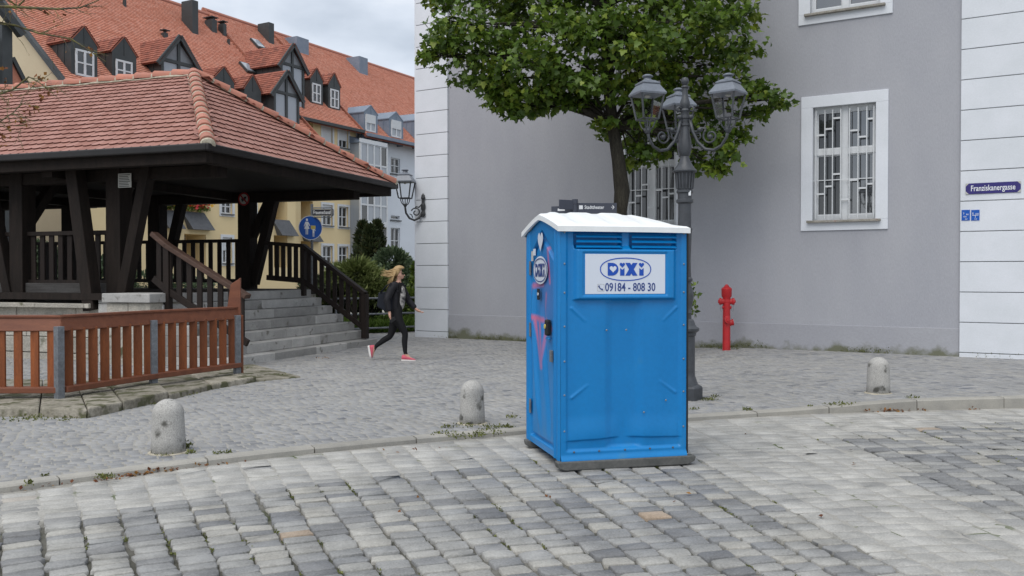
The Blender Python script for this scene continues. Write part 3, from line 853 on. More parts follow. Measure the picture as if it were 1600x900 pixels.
sw, sh = sr[1] - sr[0], sr[3] - sr[2]
_uz = GB.v(1320, 31).z
up = (rect(GB, 1248, 1395, 20, 31)[0], rect(GB, 1248, 1395, 20, 31)[1], _uz, _uz + sh)
_mx = GB.v(963, 300).x
mid = (_mx, _mx + sw, sr[2], sr[3])
BORD = 0.225
def opening(r, b=BORD): return (r[0] + b, r[1] - b, r[2] + 0.2, r[3] - b)
ops = [opening(r) for r in (sr, up, mid)]
GH, GL = 13.5, 24.0
mb = MB()
wall_open(mb, 0, GL, 0, GH, ops, 0.0, 0.22, 0, 1)
mb.add([(0, 0, 0), (0, 10, 0), (0, 10, GH), (0, 0, GH)], [(0, 1, 2, 3)], 0)
mb.add([(0, 10, 0), (GL, 10, 0), (GL, 10, GH), (0, 10, GH)], [(0, 1, 2, 3)], 0)
mb.add([(GL, 10, 0), (GL, 0, 0), (GL, 0, GH), (GL, 10, GH)], [(0, 1, 2, 3)], 0)
mb.build("wall", [M['render_grey'], M['white_paint']], gb)
MB().box(-.5, GL + .3, -.5, 10.4, GH, GH + .25).build("cornice", M['render_white'], gb)
MB().prism([(-.4, GH + .25), (GL + .3, GH + .25), (GL - 4, GH + 4.5), (4, GH + 4.5)], 0.3, Matrix.Translation((0, 4.5, 0))).build("roof", M['tile_red'], gb)
# mossy, damp foot of the wall
pmx = pm("damp_plinth", (0.335, 0.34, 0.372), (0.36, 0.366, 0.395), 0.95, 0.06, 0.7, bump=0.3, bscale=30)
t = pmx.node_tree; b = t.nodes["Principled BSDF"]
src = b.inputs["Base Color"].links[0].from_socket
tcn = nd(t, "ShaderNodeTexCoord"); sp_ = nd(t, "ShaderNodeSeparateXYZ"); t.links.new(tcn.outputs["Object"], sp_.inputs[0])
nz = nd(t, "ShaderNodeTexNoise", Scale=2.2, Detail=7, Roughness=0.65); t.links.new(tcn.outputs["Object"], nz.inputs["Vector"])
m1 = nd(t, "ShaderNodeMath", operation='MULTIPLY_ADD'); t.links.new(nz.outputs["Fac"], m1.inputs[0]); m1.inputs[1].default_value = 0.75
mm = nd(t, "ShaderNodeMath", operation='MULTIPLY'); t.links.new(sp_.outputs["Z"], mm.inputs[0]); mm.inputs[1].default_value = -1.0
t.links.new(mm.outputs[0], m1.inputs[2])
mr = nd(t, "ShaderNodeMapRange"); mr.inputs[1].default_value = 0.10; mr.inputs[2].default_value = 0.26; mr.inputs[4].default_value = 0.85
t.links.new(m1.outputs[0], mr.inputs[0])
mx = nd(t, "ShaderNodeMixRGB"); mx.inputs[2].default_value = (0.115, 0.12, 0.062, 1)
t.links.new(mr.outputs[0], mx.inputs[0]); t.links.new(src, mx.inputs[1]); t.links.new(mx.outputs[0], b.inputs["Base Color"])
qL = GB.v(701, 300).x; qR = GB.v(1501, 300).x
MB().box(qL + .004, qR - .004, -0.018, 0.02, -0.1, 0.635).build("plinth", pmx, gb, bevel=0.006)
for (a, b_) in ((0.0, qL), (qR, qR + 1.75)):
    MB().box(a + .006, b_ - .006, -0.034, 0.0, -0.1, GH - .02).build("pilaster", M['groove'], gb)
    z0 = -0.1
    k = 0
    while z0 < GH - .3:
        z1 = min(GH - .02, 0.2 + 0.555 * k)
        MB().box(a, b_, -0.055, 0.001 + .0004 * (k % 3), z0 + .008, z1 - .008).build("facade_block", M['render_white'], gb, bevel=0.005)
        z0 = z1; k += 1
MB().box(-0.06, 0.0, -0.02, 3.0, -0.1, GH - .03).build("corner_return", M['render_white'], gb)

def barbox(mb, x0, x1, y0, y1, z0, z1, mi=0): return mb.box(min(x0, x1), max(x0, x1), y0, y1, min(z0, z1), max(z0, z1), mi)
def big_window(r, grille, panes, name="window"):
    o = opening(r)
    mb = MB()                               # the wide painted band round the opening
    mb.box(r[0], r[1], -.03, .02, r[2], o[2]); mb.box(r[0], r[1], -.03, .021, o[3], r[3])
    mb.box(r[0], o[0], -.03, .019, o[2], o[3]); mb.box(o[1], r[1], -.03, .018, o[2], o[3])
    w_ = mb.build(name, M['render_white'], gb, bevel=0.006)
    MB().box(o[0] - .1, o[1] + .1, -.11, .14, o[2] - .045, o[2] + .0).build("sill", M['sill'], w_, bevel=0.006)
    fw = 0.055
    W, H_ = o[1] - o[0], o[3] - o[2]
    xm = (o[0] + o[1]) / 2; zt = o[2] + H_ * 0.605
    y0, y1 = .12, .19
    mb = MB()
    mb.box(o[0], o[0] + fw + .01, y0, y1, o[2], o[3]); mb.box(o[1] - fw - .01, o[1], y0, y1, o[2], o[3])
    mb.box(o[0], o[1], y0 + .001, y1 - .001, o[2], o[2] + .11); mb.box(o[0], o[1], y0 + .002, y1 - .002, o[3] - .1, o[3])
    mb.box(xm - .065, xm + .065, y0 - .03, y1 - .003, o[2], o[3])
    mb.box(o[0], o[1], y0 - .02, y1 - .004, zt - .06, zt + .06)
    mb.build("window_frame", M['white_paint'], w_, bevel=0.006)
    for i, (xa, xb) in enumerate(((o[0] + fw, xm - .06), (xm + .06, o[1] - fw))):
        for j, (za, zb) in enumerate(((o[2] + .1, zt - .055), (zt + .055, o[3] - .09))):
            mt = panes[i * 2 + j]
            MB().box(xa, xb, y1 - .025, y1 - .02, za, zb).build("pane", mt, w_)
            cz = MB(); f2 = .028
            cz.box(xa, xb, y0 + .012, y1 - .03, za, za + f2); cz.box(xa, xb, y0 + .012, y1 - .03, zb - f2, zb)
            cz.box(xa, xa + f2, y0 + .013, y1 - .031, za, zb); cz.box(xb - f2, xb, y0 + .013, y1 - .031, za, zb)
            cz.build("casement", M['white_paint'], w_)
    if grille:
        yb = 0.02
        fx = [0.045, .19, .315, .445, .585, .72, .855, .965]
        for f_ in fx:
            MB().box(o[0] + W * f_ - .009, o[0] + W * f_ + .009, yb, yb + .022, o[2] + .03, o[3] - .06).build("grille_bar", M['white_paint'], w_)
        short = [(0, 1, .755), (1, 2, .805), (2, 3, .895), (3, 4, .08 + .1), (0, 1, .235), (1, 2, .30), (2, 3, .405), (4, 5, .775), (5, 6, .715), (6, 7, .865), (4, 5, .345), (5, 6, .272), (6, 7, .305)]
        for (a, b_, f_) in short:
            zz = o[2] + H_ * f_
            MB().box(o[0] + W * fx[a] + .012, o[0] + W * fx[b_] - .012, yb + .002, yb + .02, zz - .017, zz + .017).build("grille_rung", M['white_paint'], w_)
        for f_ in (.355,):
            MB().box(o[0] + .0, o[1] - .0, yb + .004, yb + .016, o[2] + H_ * f_ - .008, o[2] + H_ * f_ + .008).build("grille_rail", M['white_paint'], w_)
    return w_
big_window(sr, True, [M['pane'], M['pane'], M['pane_sky'], M['pane_sky']])
big_window(mid, True, [M['pane']] * 4)
big_window(up, False, [M['pane_sky']] * 4)
# room behind the glass stays dark
# street name plate and two hydrant plates on the right-hand white strip
def plate(F_, x0, x1, y0, y1, d=0.012, y=-0.056):
    r = rect(F_, x0, x1, y0, y1, y); return r
r = plate(GB, 1509, 1595, 285, 302)
cxp, czp = (r[0] + r[1]) / 2, (r[2] + r[3]) / 2
st = thing("street_name_sign", "dark blue enamel street name plate reading Franziskanergasse on the white corner strip", "sign", GB.M @ Vector((cxp, -.056, czp)), GB.ang)
hw, hh = (r[1] - r[0]) / 2, (r[3] - r[2]) / 2
MB().box(-hw, hw, -.014, 0, -hh, hh).build("plate", M['enamel'], st, bevel=.003)
mb = MB()
for sx in (-1, 1):
    for sz in (-1, 1):
        mb.add([(sx * hw, -.0155, sz * hh), (sx * (hw - .055), -.0155, sz * hh), (sx * hw, -.0155, sz * (hh - .055))], [(0, 1, 2)])
mb.build("plate_corner", M['grey_print'], st)
tx = text("Franziskanergasse", hh * 1.50, Matrix.Translation((0, -.0155, -.0)), M['white'], st, bold=.0015, fit=2 * hw - .17)
for i, (x0, x1) in enumerate(((1502.5, 1515.5), (1517.5, 1530.5))):
    r = plate(GB, x0, x1, 328, 344.5)
    hw, hh = (r[1] - r[0]) / 2, (r[3] - r[2]) / 2
    sg = thing("hydrant_plate", ["small blue marker plate nearest the grey render, left of its twin below the street name",
                                 "small blue marker plate on the right of its twin, below the street name"][i], "sign",
               GB.M @ Vector(((r[0] + r[1]) / 2, -.056, (r[2] + r[3]) / 2)), GB.ang, "blue marker plates on the white strip")
    MB().box(-hw, hw, -.008, 0, -hh, hh).build("plate", M['sign_blue'], sg)
    Tm = lambda x, z: Matrix.Translation((x * hw, -.0092, z * hh))
    if i == 0:
        for s_, x, z, k in (("S", -.5, .35, .5), ("80", .4, .12, .42), ("150", -.25, -.3, .42), ("4.8", .1, -.75, .36)): text(s_, hh * k, Tm(x, z), M['white'], sg)
    else:
        for s_, x, z, k in (("E", -.55, .3, .55), ("100", .35, .22, .45), ("4.9", .1, -.75, .36)): text(s_, hh * k, Tm(x, z), M['white'], sg)
        mb = MB(); mb.box(-.75 * hw, .75 * hw, -.0095, -.0085, -.06 * hh, .02 * hh); mb.box(-.05 * hw, .05 * hw, -.0096, -.0086, -.5 * hh, 0); mb.build("marker_line", M['white'], sg)
# ================================================================== HOUSES BEHIND
o557 = at(557, 430, 63)
YB = Frame((o557.x, o557.y, 0), math.atan2(0.873, 0.487))
zE = YB.v(557, 194).z                        # eave height
TP = 0.93                                    # roof slope
def roofpt(px, py): return YB.slope(px, py, zE, TP)
yR = roofpt(520, 82).y                       # ridge
aL = roofpt(99, 124).x                       # left verge
aM = roofpt(407, 115).x                      # dividing verge
yLow = -2.4
def tiles(mb_out, a0, a1, y0, y1, z0, tanp, wt, ex, seed, tmin=0, tmax=1, sag=0.02):
    g = np.random.default_rng(seed)
    sl = math.sqrt(1 + tanp * tanp); n_r = int((y1 - y0) * sl / ex); n_c = int((a1 - a0) / wt)
    k, r_ = np.meshgrid(np.arange(n_c), np.arange(n_r)); k = k.ravel(); r_ = r_.ravel()
    off = (r_ % 2) * wt * .5
    xa = a0 + k * wt + off; xb = np.minimum(xa + wt * .97, a1); xa = np.minimum(xa, a1 - .01)
    t0 = r_ * ex; t1 = t0 + ex * 1.02
    cs, sn = 1 / sl, tanp / sl
    lift = 0.026 + g.uniform(0, .008, len(k))
    def P(x, t, h): return np.stack([x, y0 + t * cs - h * sn, z0 + tanp * y0 + t * sn + h * cs], -1)
    xm = (xa + xb) / 2
    V = np.stack([P(xa, t0 + ex * .12, lift), P(xm, t0, lift), P(xb, t0 + ex * .12, lift), P(xb, t1, 0.004), P(xa, t1, .004),
                  P(xa, t0 + ex * .12, lift * 0), P(xm, t0, lift * 0), P(xb, t0 + ex * .12, lift * 0)], 1)
    F = np.array([[0, 1, 3, 4], [1, 2, 3, 3], [0, 5, 6, 1], [1, 6, 7, 2]])
    F = np.array([[4, 0, 1, 3], [0, 5, 6, 1], [1, 6, 7, 2]])
    F2 = np.array([[1, 2, 3]])
    tone = np.clip(g.normal((tmin + tmax) / 2, (tmax - tmin) / 4, len(k)), 0, 1)
    return V, F, F2, tone
def tile_part(name, mats, parent, *args, **kw):
    V, F, F2, tone = tiles(None, *args, **kw)
    n, k = V.shape[0], V.shape[1]
    me = bpy.data.meshes.new(name)
    off = (np.arange(n) * k)[:, None, None]
    q = (F[None] + off).reshape(-1, 4); tr = (F2[None] + off).reshape(-1, 3)
    tr4 = np.concatenate([tr, tr[:, 2:3]], 1)
    VV = V.reshape(-1, 3)
    me.vertices.add(len(VV)); me.vertices.foreach_set("co", VV.astype(np.float32).ravel())
    lv = np.concatenate([q.ravel(), tr.ravel()]).astype(np.int32)
    me.loops.add(len(lv)); me.loops.foreach_set("vertex_index", lv)
    me.polygons.add(len(q) + len(tr))
    me.polygons.foreach_set("loop_start", np.concatenate([np.arange(len(q)) * 4, len(q) * 4 + np.arange(len(tr)) * 3]).astype(np.int32))
    me.polygons.foreach_set("loop_total", np.concatenate([np.full(len(q), 4), np.full(len(tr), 3)]).astype(np.int32))
    for m_ in mats: me.materials.append(m_)
    mi = np.concatenate([np.tile([0, 1, 1], n), np.zeros(n)]).astype(np.int32)
    me.polygons.foreach_set("material_index", mi)
    me.update(calc_edges=True)
    a = me.attributes.new("tone", 'FLOAT', 'FACE'); a.data.foreach_set("value", np.concatenate([np.repeat(tone, 3), tone]).astype(np.float32))
    me.validate()
    o = link(name, me, parent); o['kind'] = "stuff"
    return o
yh = thing("yellow_house", "long yellow rendered apartment house with a steep red tiled roof behind the timber pavilion", "building", YB.o, YB.ang)
wh = thing("white_house", "pale white apartment house with glazed bay and zinc dormers, right of the yellow house", "building", YB.o, YB.ang)
def P2(px, py, y=0.0): return rect(YB, *px, *py, y)
# ---- yellow house walls; openings measured on the facade plane
yl = -1.9                                    # front of the left half stands forward
aS = YB.v(462, 330, yl).x                    # where it steps back
win_r = [P2((504, 519.5), (195, 231)), P2((529.5, 544), (201, 231)), P2((504, 519.5), (320, 352)), P2((529.5, 544), (323, 354.5)), P2((504, 519.5), (384, 418)), P2((529.5, 544), (385, 413))]
log_r = [P2((467, 489), (186, 232)), P2((470, 489), (314, 357)), P2((470, 489), (377, 420))]
wz = 0.0
mb = MB()
wall_open(mb, aS, 0, -1.5, zE, win_r, 0, 0.28)
for (a, b_, c, d) in log_r: pass
mb2 = MB()
wl = [P2((346, 363), (311, 334), yl), P2((390.5, 399), (312, 334), yl), P2((348, 362.5), (371, 411), yl), P2((200, 213), (285, 318), yl)]
lo = [P2((249, 268.5), (290, 331), yl), P2((287, 315), (290, 334), yl), P2((428, 449), (300, 346), yl), P2((428, 449), (368, 418), yl), P2((288, 322), (366, 418), yl), P2((240, 262), (366, 418), yl)]
mbw = MB()
wall_open(mbw, aS, 0, -1.5, zE, win_r + log_r, 0, 0.28)
wall_open(mbw, aL, aS, -1.5, zE + TP * yl - .05, wl + lo, yl, 0.3)
mbw.add([(aS, yl, -1.5), (aS, 0, -1.5), (aS, 0, zE), (aS, yl, zE + TP * yl - .05)], [(0, 1, 2, 3)])
mbw.add([(0, 0, -1.5), (0, 14, -1.5), (0, 14, zE), (0, 0, zE)], [(0, 1, 2, 3)])
mbw.build("wall", M['yellow'], yh)
# loggia recesses
for (a, b_, c, d), y in [(q, 0) for q in log_r] + [(q, yl) for q in lo]:
    mb = MB()
    Y0, Y1 = y + .29, y + 1.5
    mb.add([(a, Y0, c), (b_, Y0, c), (b_, Y0, d), (a, Y0, d), (a, Y1, c), (b_, Y1, c), (b_, Y1, d), (a, Y1, d)],
           [(0, 4, 5, 1), (1, 5, 6, 2), (2, 6, 7, 3), (3, 7, 4, 0), (4, 7, 6, 5)], 0)
    w_ = b_ - a
    mb.box(a + w_ * .1, a + w_ * .55, Y1 - .06, Y1 - .01, c + .1, c + 2.1, 1)
    mb.box(a + w_ * .6, a + w_ * .9, Y1 - .05, Y1 - .012, c + .9, c + 2.1, 2)
    lg = mb.build("loggia", [M['yellow'], M['pane'], M['pane_light']], yh)
    if c > YB.v(400, 362, y).z:
        # sloping grey planter hung on the parapet
        ph, dp = 0.85, 0.45
        vs = [(a - .15, y - .02, c + .1), (b_ + .15, y - .02, c + .1), (b_ + .55, y - dp, c - ph), (a + .25, y - dp, c - ph), (a - .15, y + .1, c + .1), (b_ + .15, y + .1, c + .1), (b_ + .55, y - .01, c - ph), (a + .25, y - .01, c - ph)]
        MB().add(vs, [(0, 1, 2, 3), (4, 7, 6, 5), (0, 4, 5, 1), (3, 2, 6, 7), (0, 3, 7, 4), (1, 5, 6, 2)]).build("planter", M['slate'], lg)
def small_window(r, y, parent, blind=0.0, bars=True, bw=0.16, surround=True, name="window"):
    a, b_, c, d = r
    mb = MB()
    if surround:
        mb.box(a - bw, b_ + bw, y - .03, y + .03, d, d + bw); mb.box(a - bw, b_ + bw, y - .03, y + .031, c - bw, c)
        mb.box(a - bw, a, y - .03, y + .029, c, d); mb.box(b_, b_ + bw, y - .03, y + .028, c, d)
    else: mb.box(a, b_, y - .02, y + .02, c, c + .04)
    w_ = mb.build(name, M['white_paint'], parent)
    if surround: MB().box(a - .06, b_ + .06, y - .14, y + .1, c - .07, c - .01).build("sill", M['slate'], w_)
    fy0, fy1, f = y + .13, y + .2, .075
    mb = MB()
    mb.box(a, b_, fy0, fy1, c, c + f); mb.box(a, b_, fy0, fy1 - .001, d - f, d); mb.box(a, a + f, fy0 + .001, fy1, c, d); mb.box(b_ - f, b_, fy0 + .001, fy1, c, d)
    xm = (a + b_) / 2
    if bars:
        mb.box(xm - .04, xm + .04, fy0 - .01, fy1 - .003, c, d)
        zz = c + (d - c) * .5; mb.box(a, b_, fy0 - .005, fy1 - .004, zz - .03, zz + .03)
    mb.build("window_frame", M['white_paint'], w_)
    zb = d - (d - c) * blind
    if bars:
        MB().box(a, xm, fy1 - .02, fy1 - .012, c, d).build("pane", M['pane'], w_); MB().box(xm, b_, fy1 - .02, fy1 - .012, c, d).build("pane", M['pane'], w_)
    else: MB().box(a, b_, fy1 - .02, fy1 - .012, c, d).build("pane", M['pane'], w_)
    if blind: MB().box(a + .02, b_ - .02, fy0 - .06, fy0 - .02, zb, d - .005).build("roller_blind", M['blind'], w_)
    return w_
for i, r in enumerate(win_r): small_window(r, 0, yh, blind=[.8, .62, .2, 0, 0, 0][i])
for i, r in enumerate(wl): small_window(r, yl, yh, blind=[0, 0, .5, .25][i])
# flowers spilling over the left planters
for i, q in enumerate(lo[:2]):
    g = np.random.default_rng(40 + i); n = 420
    a, b_ = q[0] - .1, q[1] + .3
    pts = np.stack([g.uniform(a, b_, n), yl - .1 + g.normal(0, .18, n), q[2] + .15 + np.abs(g.normal(0, .28, n))], 1)
    leaf_cloud("planter_foliage", pts, M['bright'], 0.16, 50 + i, parent=yh, kind="stuff")
    n = 130
    pts = np.stack([g.uniform(a, b_, n), yl - .25 + g.normal(0, .2, n), q[2] + .3 + np.abs(g.normal(0, .28, n))], 1)
    leaf_cloud("flowers", pts, M['flower'], 0.17, 60 + i, aspect=.9, parent=yh, kind="stuff")
# roof decks under the tiles
def deck(a0, a1, y0, y1, dz=-.03):
    mb = MB(); z_0, z_1 = zE + TP * y0 + dz, zE + TP * y1 + dz
    mb.add([(a0, y0, z_0), (a1, y0, z_0), (a1, y1, z_1), (a0, y1, z_1), (a0, y0, z_0 - .2), (a1, y0, z_0 - .2), (a1, y1, z_1 - .2), (a0, y1, z_1 - .2)],
           [(0, 1, 2, 3), (7, 6, 5, 4), (0, 4, 5, 1), (1, 5, 6, 2), (3, 2, 6, 7), (0, 3, 7, 4)])
    yb = 2 * y1 + 2
    mb.add([(a0, y1, z_1), (a1, y1, z_1), (a1, yb, zE - 2), (a0, yb, zE - 2)], [(0, 1, 2, 3)])
    return mb
ov = 0.55
rf1 = deck(aL - .1, aM, yLow, yR - .45).build("roof", M['tile_brown'], yh)
rf2 = deck(aM + .02, -.1, -ov, yR).build("roof", M['tile_brown'], yh)
tile_part("roof_tile", [M['tile_red'], M['verge']], rf1, aL, aM, yLow - .1, yR - .45, zE, TP, .21, .19, 1)
tile_part("roof_tile", [M['tile_red'], M['verge']], rf2, aM + .05, -.12, -ov - .1, yR, zE, TP, .21, .19, 2)
def strip(a, y0, y1, wd, parent, mat, h=.07, name="verge"):
    mb = MB(); mb.beam((a, y0, zE + TP * y0 + h * .5), (a, y1, zE + TP * y1 + h * .5), wd, .16 + h); mb.build(name, mat, parent)
strip(aL - .1, yLow - .2, yR - .4, .24, yh, M['zinc_dark'], .05)
strip(aM, yLow, yR, .12, yh, M['verge'])
strip(-.06, -ov - .1, yR, .12, yh, M['verge'])
mb = MB(); mb.tube([(aM, yR + .05, zE + TP * yR + .05), (-.05, yR + .05, zE + TP * yR + .05)], .16, 8); mb.build("ridge", M['ridge'], rf2)
mb = MB(); mb.tube([(aL - .2, yR - .4, zE + TP * (yR - .45) + .05), (aM, yR - .4, zE + TP * (yR - .45) + .05)], .16, 8); mb.build("ridge", M['ridge'], rf1)
mb = MB(); mb.beam((aM - .5, -ov - .1, zE - TP * ov - .06), (.05, -ov - .1, zE - TP * ov - .06), .2, .2); mb.build("gutter", M['zinc_dark'], yh)
mb = MB(); mb.tube([(-.08, -ov, zE - .5), (-.08, -.15, zE - 1.2), (-.08, -.12, 4), (-.08, -.12, -1)], .08, 8); mb.build("downpipe", M['zinc_dark'], yh)
# left gable wall, seen below the verge
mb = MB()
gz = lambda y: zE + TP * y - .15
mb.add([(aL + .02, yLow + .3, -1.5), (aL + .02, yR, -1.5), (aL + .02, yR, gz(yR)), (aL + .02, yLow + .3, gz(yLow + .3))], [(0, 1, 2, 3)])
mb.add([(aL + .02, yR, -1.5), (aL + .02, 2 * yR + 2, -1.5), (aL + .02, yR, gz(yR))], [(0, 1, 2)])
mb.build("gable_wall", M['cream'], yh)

# ---- dormers
def dormer(parent, fx, apex, eaveL, eaveR, bottom, win=None, style="zinc", roofmat='tile_brown', front='zinc_dark', yfix=None, blind=False, split=True, back=None):
    pb = roofpt((fx[0] + fx[1]) / 2, bottom)
    y = pb.y if yfix is None else yfix
    a0, a1 = YB.v(fx[0], eaveL, y).x, YB.v(fx[1], eaveR, y).x
    z0 = zE + TP * y - .5
    zl, zr = YB.v(fx[0], eaveL, y).z, YB.v(fx[1], eaveR, y).z
    ze = (zl + zr) / 2
    xa = (a0 + a1) / 2; za = YB.v(apex[0], apex[1], y).z
    Lb = (ze - (zE + TP * y)) / TP + .3
    Lr = (za - (zE + TP * y)) / TP + .3
    mb = MB()
    mb.add([(a0, y, z0), (a1, y, z0), (a1, y, ze), (xa, y, za), (a0, y, ze), (a0, y + Lb, z0), (a1, y + Lb, z0), (a1, y + Lb, ze), (a0, y + Lb, ze)],
           [(0, 1, 2, 3, 4), (0, 4, 8, 5), (1, 6, 7, 2)], 0)
    # standing seams on the cheeks
    for k in range(1, int(Lb / .5)):
        for aa, s_ in ((a0, -1), (a1, 1)): mb.box(min(aa, aa + s_ * .03), max(aa, aa + s_ * .03), y + k * .5, y + k * .5 + .03, z0, ze)
    mb.box(xa - .02, xa + .02, y - .025, y, ze - .1, za - .1) if style == "zinc" else None
    d = mb.build("dormer", M[front], parent)
    e_ = .22 if style != "zinc" else .06; f_ = .25 if style != "zinc" else .02
    sl = (za - ze) / (xa - a0)
    mb = MB()
    th = .08
    for s_, ax in ((-1, a0), (1, a1)):
        lo_ = Vector((ax + s_ * e_, 0, ze - sl * e_)); hi = Vector((xa, 0, za + .02))
        vs = []
        for yy, p in ((y - f_, lo_), (y - f_, hi), (y + Lr, hi), (y + Lb + .2, lo_)):
            vs.append((p.x, yy, p.z))
        vs += [(v_[0], v_[1], v_[2] + th) for v_ in vs]
        mb.add(vs, [(4, 5, 6, 7), (3, 2, 1, 0), (0, 1, 5, 4), (1, 2, 6, 5), (2, 3, 7, 6), (3, 0, 4, 7)], 0, .5)
        if roofmat == 'tile_brown':       # courses of tiles across the little roof
            n_ = int((hi - lo_).length / .19)
            for k in range(n_):
                p0 = lo_.lerp(hi, k / n_); p1 = lo_.lerp(hi, min(1, (k + 1.1) / n_))
                nrm = Vector((-s_ * -sl, 0, 1)).normalized() if False else Vector((s_ * sl, 0, 1)).normalized()
                yend0 = y + Lb + .2 + (Lr - Lb - .2) * k / n_
                nt_ = max(2, int((yend0 - y + f_) / .24))
                for q in range(nt_):
                    ya = y - f_ + (yend0 - y + f_) * q / nt_; yb = y - f_ + (yend0 - y + f_) * (q + .96) / nt_
                    aL_ = p0 + nrm * (th + .035); bL_ = p1 + nrm * (th + .006)
                    mb.add([(aL_.x, ya, aL_.z), (aL_.x, yb, aL_.z), (bL_.x, yb, bL_.z), (bL_.x, ya, bL_.z), (aL_.x - nrm.x * .035, ya, aL_.z - nrm.z * .035), (aL_.x - nrm.x * .035, yb, aL_.z - nrm.z * .035)],
                           [(0, 1, 2, 3), (0, 4, 5, 1)], 0, rnd.betavariate(2, 2))
    mb.build("dormer_roof", [M[roofmat]], d)
    if win:
        (wx0, wx1, wy0, wy1) = win
        r = rect(YB, wx0, wx1, wy0, wy1, y)
        w_ = r[1] - r[0]
        mb = MB(); f = .1
        mb.box(r[0], r[1], y - .07, y - .01, r[2], r[2] + f); mb.box(r[0], r[1], y - .07, y - .011, r[3] - f, r[3]); mb.box(r[0], r[0] + f, y - .069, y - .01, r[2], r[3]); mb.box(r[1] - f, r[1], y - .069, y - .01, r[2], r[3])
        xm = (r[0] + r[1]) / 2; mb.box(xm - .06, xm + .06, y - .071, y - .012, r[2], r[3])
        if split: zz = r[2] + (r[3] - r[2]) * .5; mb.box(r[0], r[1], y - .068, y - .013, zz - .035, zz + .035)
        mb.build("window_frame", M['white_paint'], d)
        for q0, q1 in ((r[0] + f, xm - .06), (xm + .06, r[1] - f)):
            MB().box(q0, q1, y - .03, y - .004, r[2] + f, r[3] - f).build("pane", M['pane'] if not blind else M['pane_light'], d)
        if blind: MB().box(r[0] + .05, r[1] - .05, y - .1, y - .072, r[2] + (r[3] - r[2]) * .5, r[3] + .02).build("roller_blind", M['blind'], d)
    if style == "timber":
        w_ = a1 - a0
        mb = MB(); bw = .17
        mb.beam((a0 + bw / 2, y - .05, z0), (a0 + bw / 2, y - .05, ze), bw, .1, (0, 1, 0)); mb.beam((a1 - bw / 2, y - .05, z0), (a1 - bw / 2, y - .05, ze), bw, .1, (0, 1, 0))
        mb.beam((xa, y - .052, z0), (xa, y - .052, za - .1), bw, .1, (0, 1, 0)); mb.beam((a0, y - .054, ze), (a1, y - .054, ze), .1, bw, (0, 0, 1))
        for s_, ax in ((-1, a0), (1, a1)):
            mb.beam((ax + s_ * .3, y - .2, ze - sl * .3 + .02), (xa, y - .2, za + .02), .1, .26, (0, 0, 1))
        mb.build("dormer_timber", M['zinc_dark'], d)
        for s_ in (-1, 1):
            x0, x1 = (a0 + bw, xa - bw / 2) if s_ < 0 else (xa + bw / 2, a1 - bw)
            MB().box(x0, x1, y - .02, y - .004, z0, ze - .09).build("pane", M['pane_light'], d)
            xs_, xo = (x1, x0) if s_ < 0 else (x0, x1)
            zt = za - abs(xs_ - xa) * sl - .25
            zo = ze + .09
            MB().add([(xo, y - .02, zo), (xs_, y - .02, zo), (xs_, y - .02, zt), (xo, y - .02, max(zo + .02, zo + (zt - zo) * .12))], [(0, 1, 2, 3)]).build("gable_panel", M['panel_grey'], d)
    return d
dormer(yh, (111, 152), (131, 42), 65, 71, 120, (117, 146, 79, 120))
dormer(yh, (175, 213), (194, 59), 80, 88, 122, (180, 206, 95, 127))
dormer(yh, (250, 305), (278, 58), 93, 104, 136, None, "timber")
dormer(yh, (334, 366), (353, 106), 124, 128, 158, None)
dormer(yh, (382, 408), (395, 118), 138, 143, 172, None)
dormer(yh, (437, 474), (455, 70), 97, 108, 164, None, "timber")
dormer(yh, (426, 466), (445, 112), 141, 152, 188, None, "timber")
dormer(yh, (485, 504.5), (493.5, 107), 122, 127, 163, (487, 500.5, 131, 161))
dormer(yh, (513, 531.5), (521.5, 115), 131, 136, 171, (515.5, 528.5, 140, 169))
# ---- chimneys, vents, rooflights
def stack(parent, x0, x1, top, bottom, mat, dp=.8, name="chimney", cap=False):
    p = roofpt((x0 + x1) / 2, bottom)
    y = p.y; a0, a1 = YB.v(x0, bottom, y).x, YB.v(x1, bottom, y).x
    # the front and the left side both show: give the front half of the seen width
    wd = (a1 - a0) * .55
    zt = YB.v((x0 + x1) / 2, top, y).z
    mb = MB().box(a1 - wd - .1, a1 - .1, y, y + dp, zE + TP * y - .3, zt)
    if cap: mb.box(a1 - wd - .18, a1 - .02, y - .08, y + dp + .08, zt + .12, zt + .18); mb.box(a1 - wd, a1 - .2, y + .05, y + dp - .05, zt - .01, zt + .13)
    mb.build(name, M[mat], parent, bevel=.01)
stack(yh, 295, 312, 0, 53, 'zinc_dark', 1.0)
stack(yh, 327, 341, 30, 51, 'zinc_dark', .7, cap=True)
stack(yh, 347, 356, 37, 57, 'zinc_dark', .5, cap=True)
stack(yh, 415, 430, 35, 68, 'zinc_dark', 1.1)
stack(yh, 255, 265, 51, 62, 'zinc_dark', .3, "vent", True)
stack(yh, 195, 200, 0, 12, 'zinc_dark', .2, "vent")
stack(yh, 358, 361.5, 61, 71, 'zinc_dark', .2, "vent")
stack(wh, 450, 484, 57, 82, 'zinc', 2.2)
stack(wh, 552, 576, 88, 115, 'zinc', 1.4)
for (x0, x1, y0, y1) in ((394, 413, 66, 78), (380, 394, 103, 116)):
    pa, pb = roofpt((x0 + x1) / 2 - 3, y0), roofpt((x0 + x1) / 2 + 3, y1)
    a = (pa.x + pb.x) / 2
    mb = MB(); mb.beam((a, pb.y, zE + TP * pb.y + .12), (a, pa.y, zE + TP * pa.y + .12), .8, .16); o = mb.build("skylight", M['zinc_dark'], yh)
    mb = MB(); mb.beam((a, pb.y + .06, zE + TP * (pb.y + .06) + .22), (a, pa.y - .06, zE + TP * (pa.y - .06) + .22), .62, .03); mb.build("pane", M['pane_light'], o)
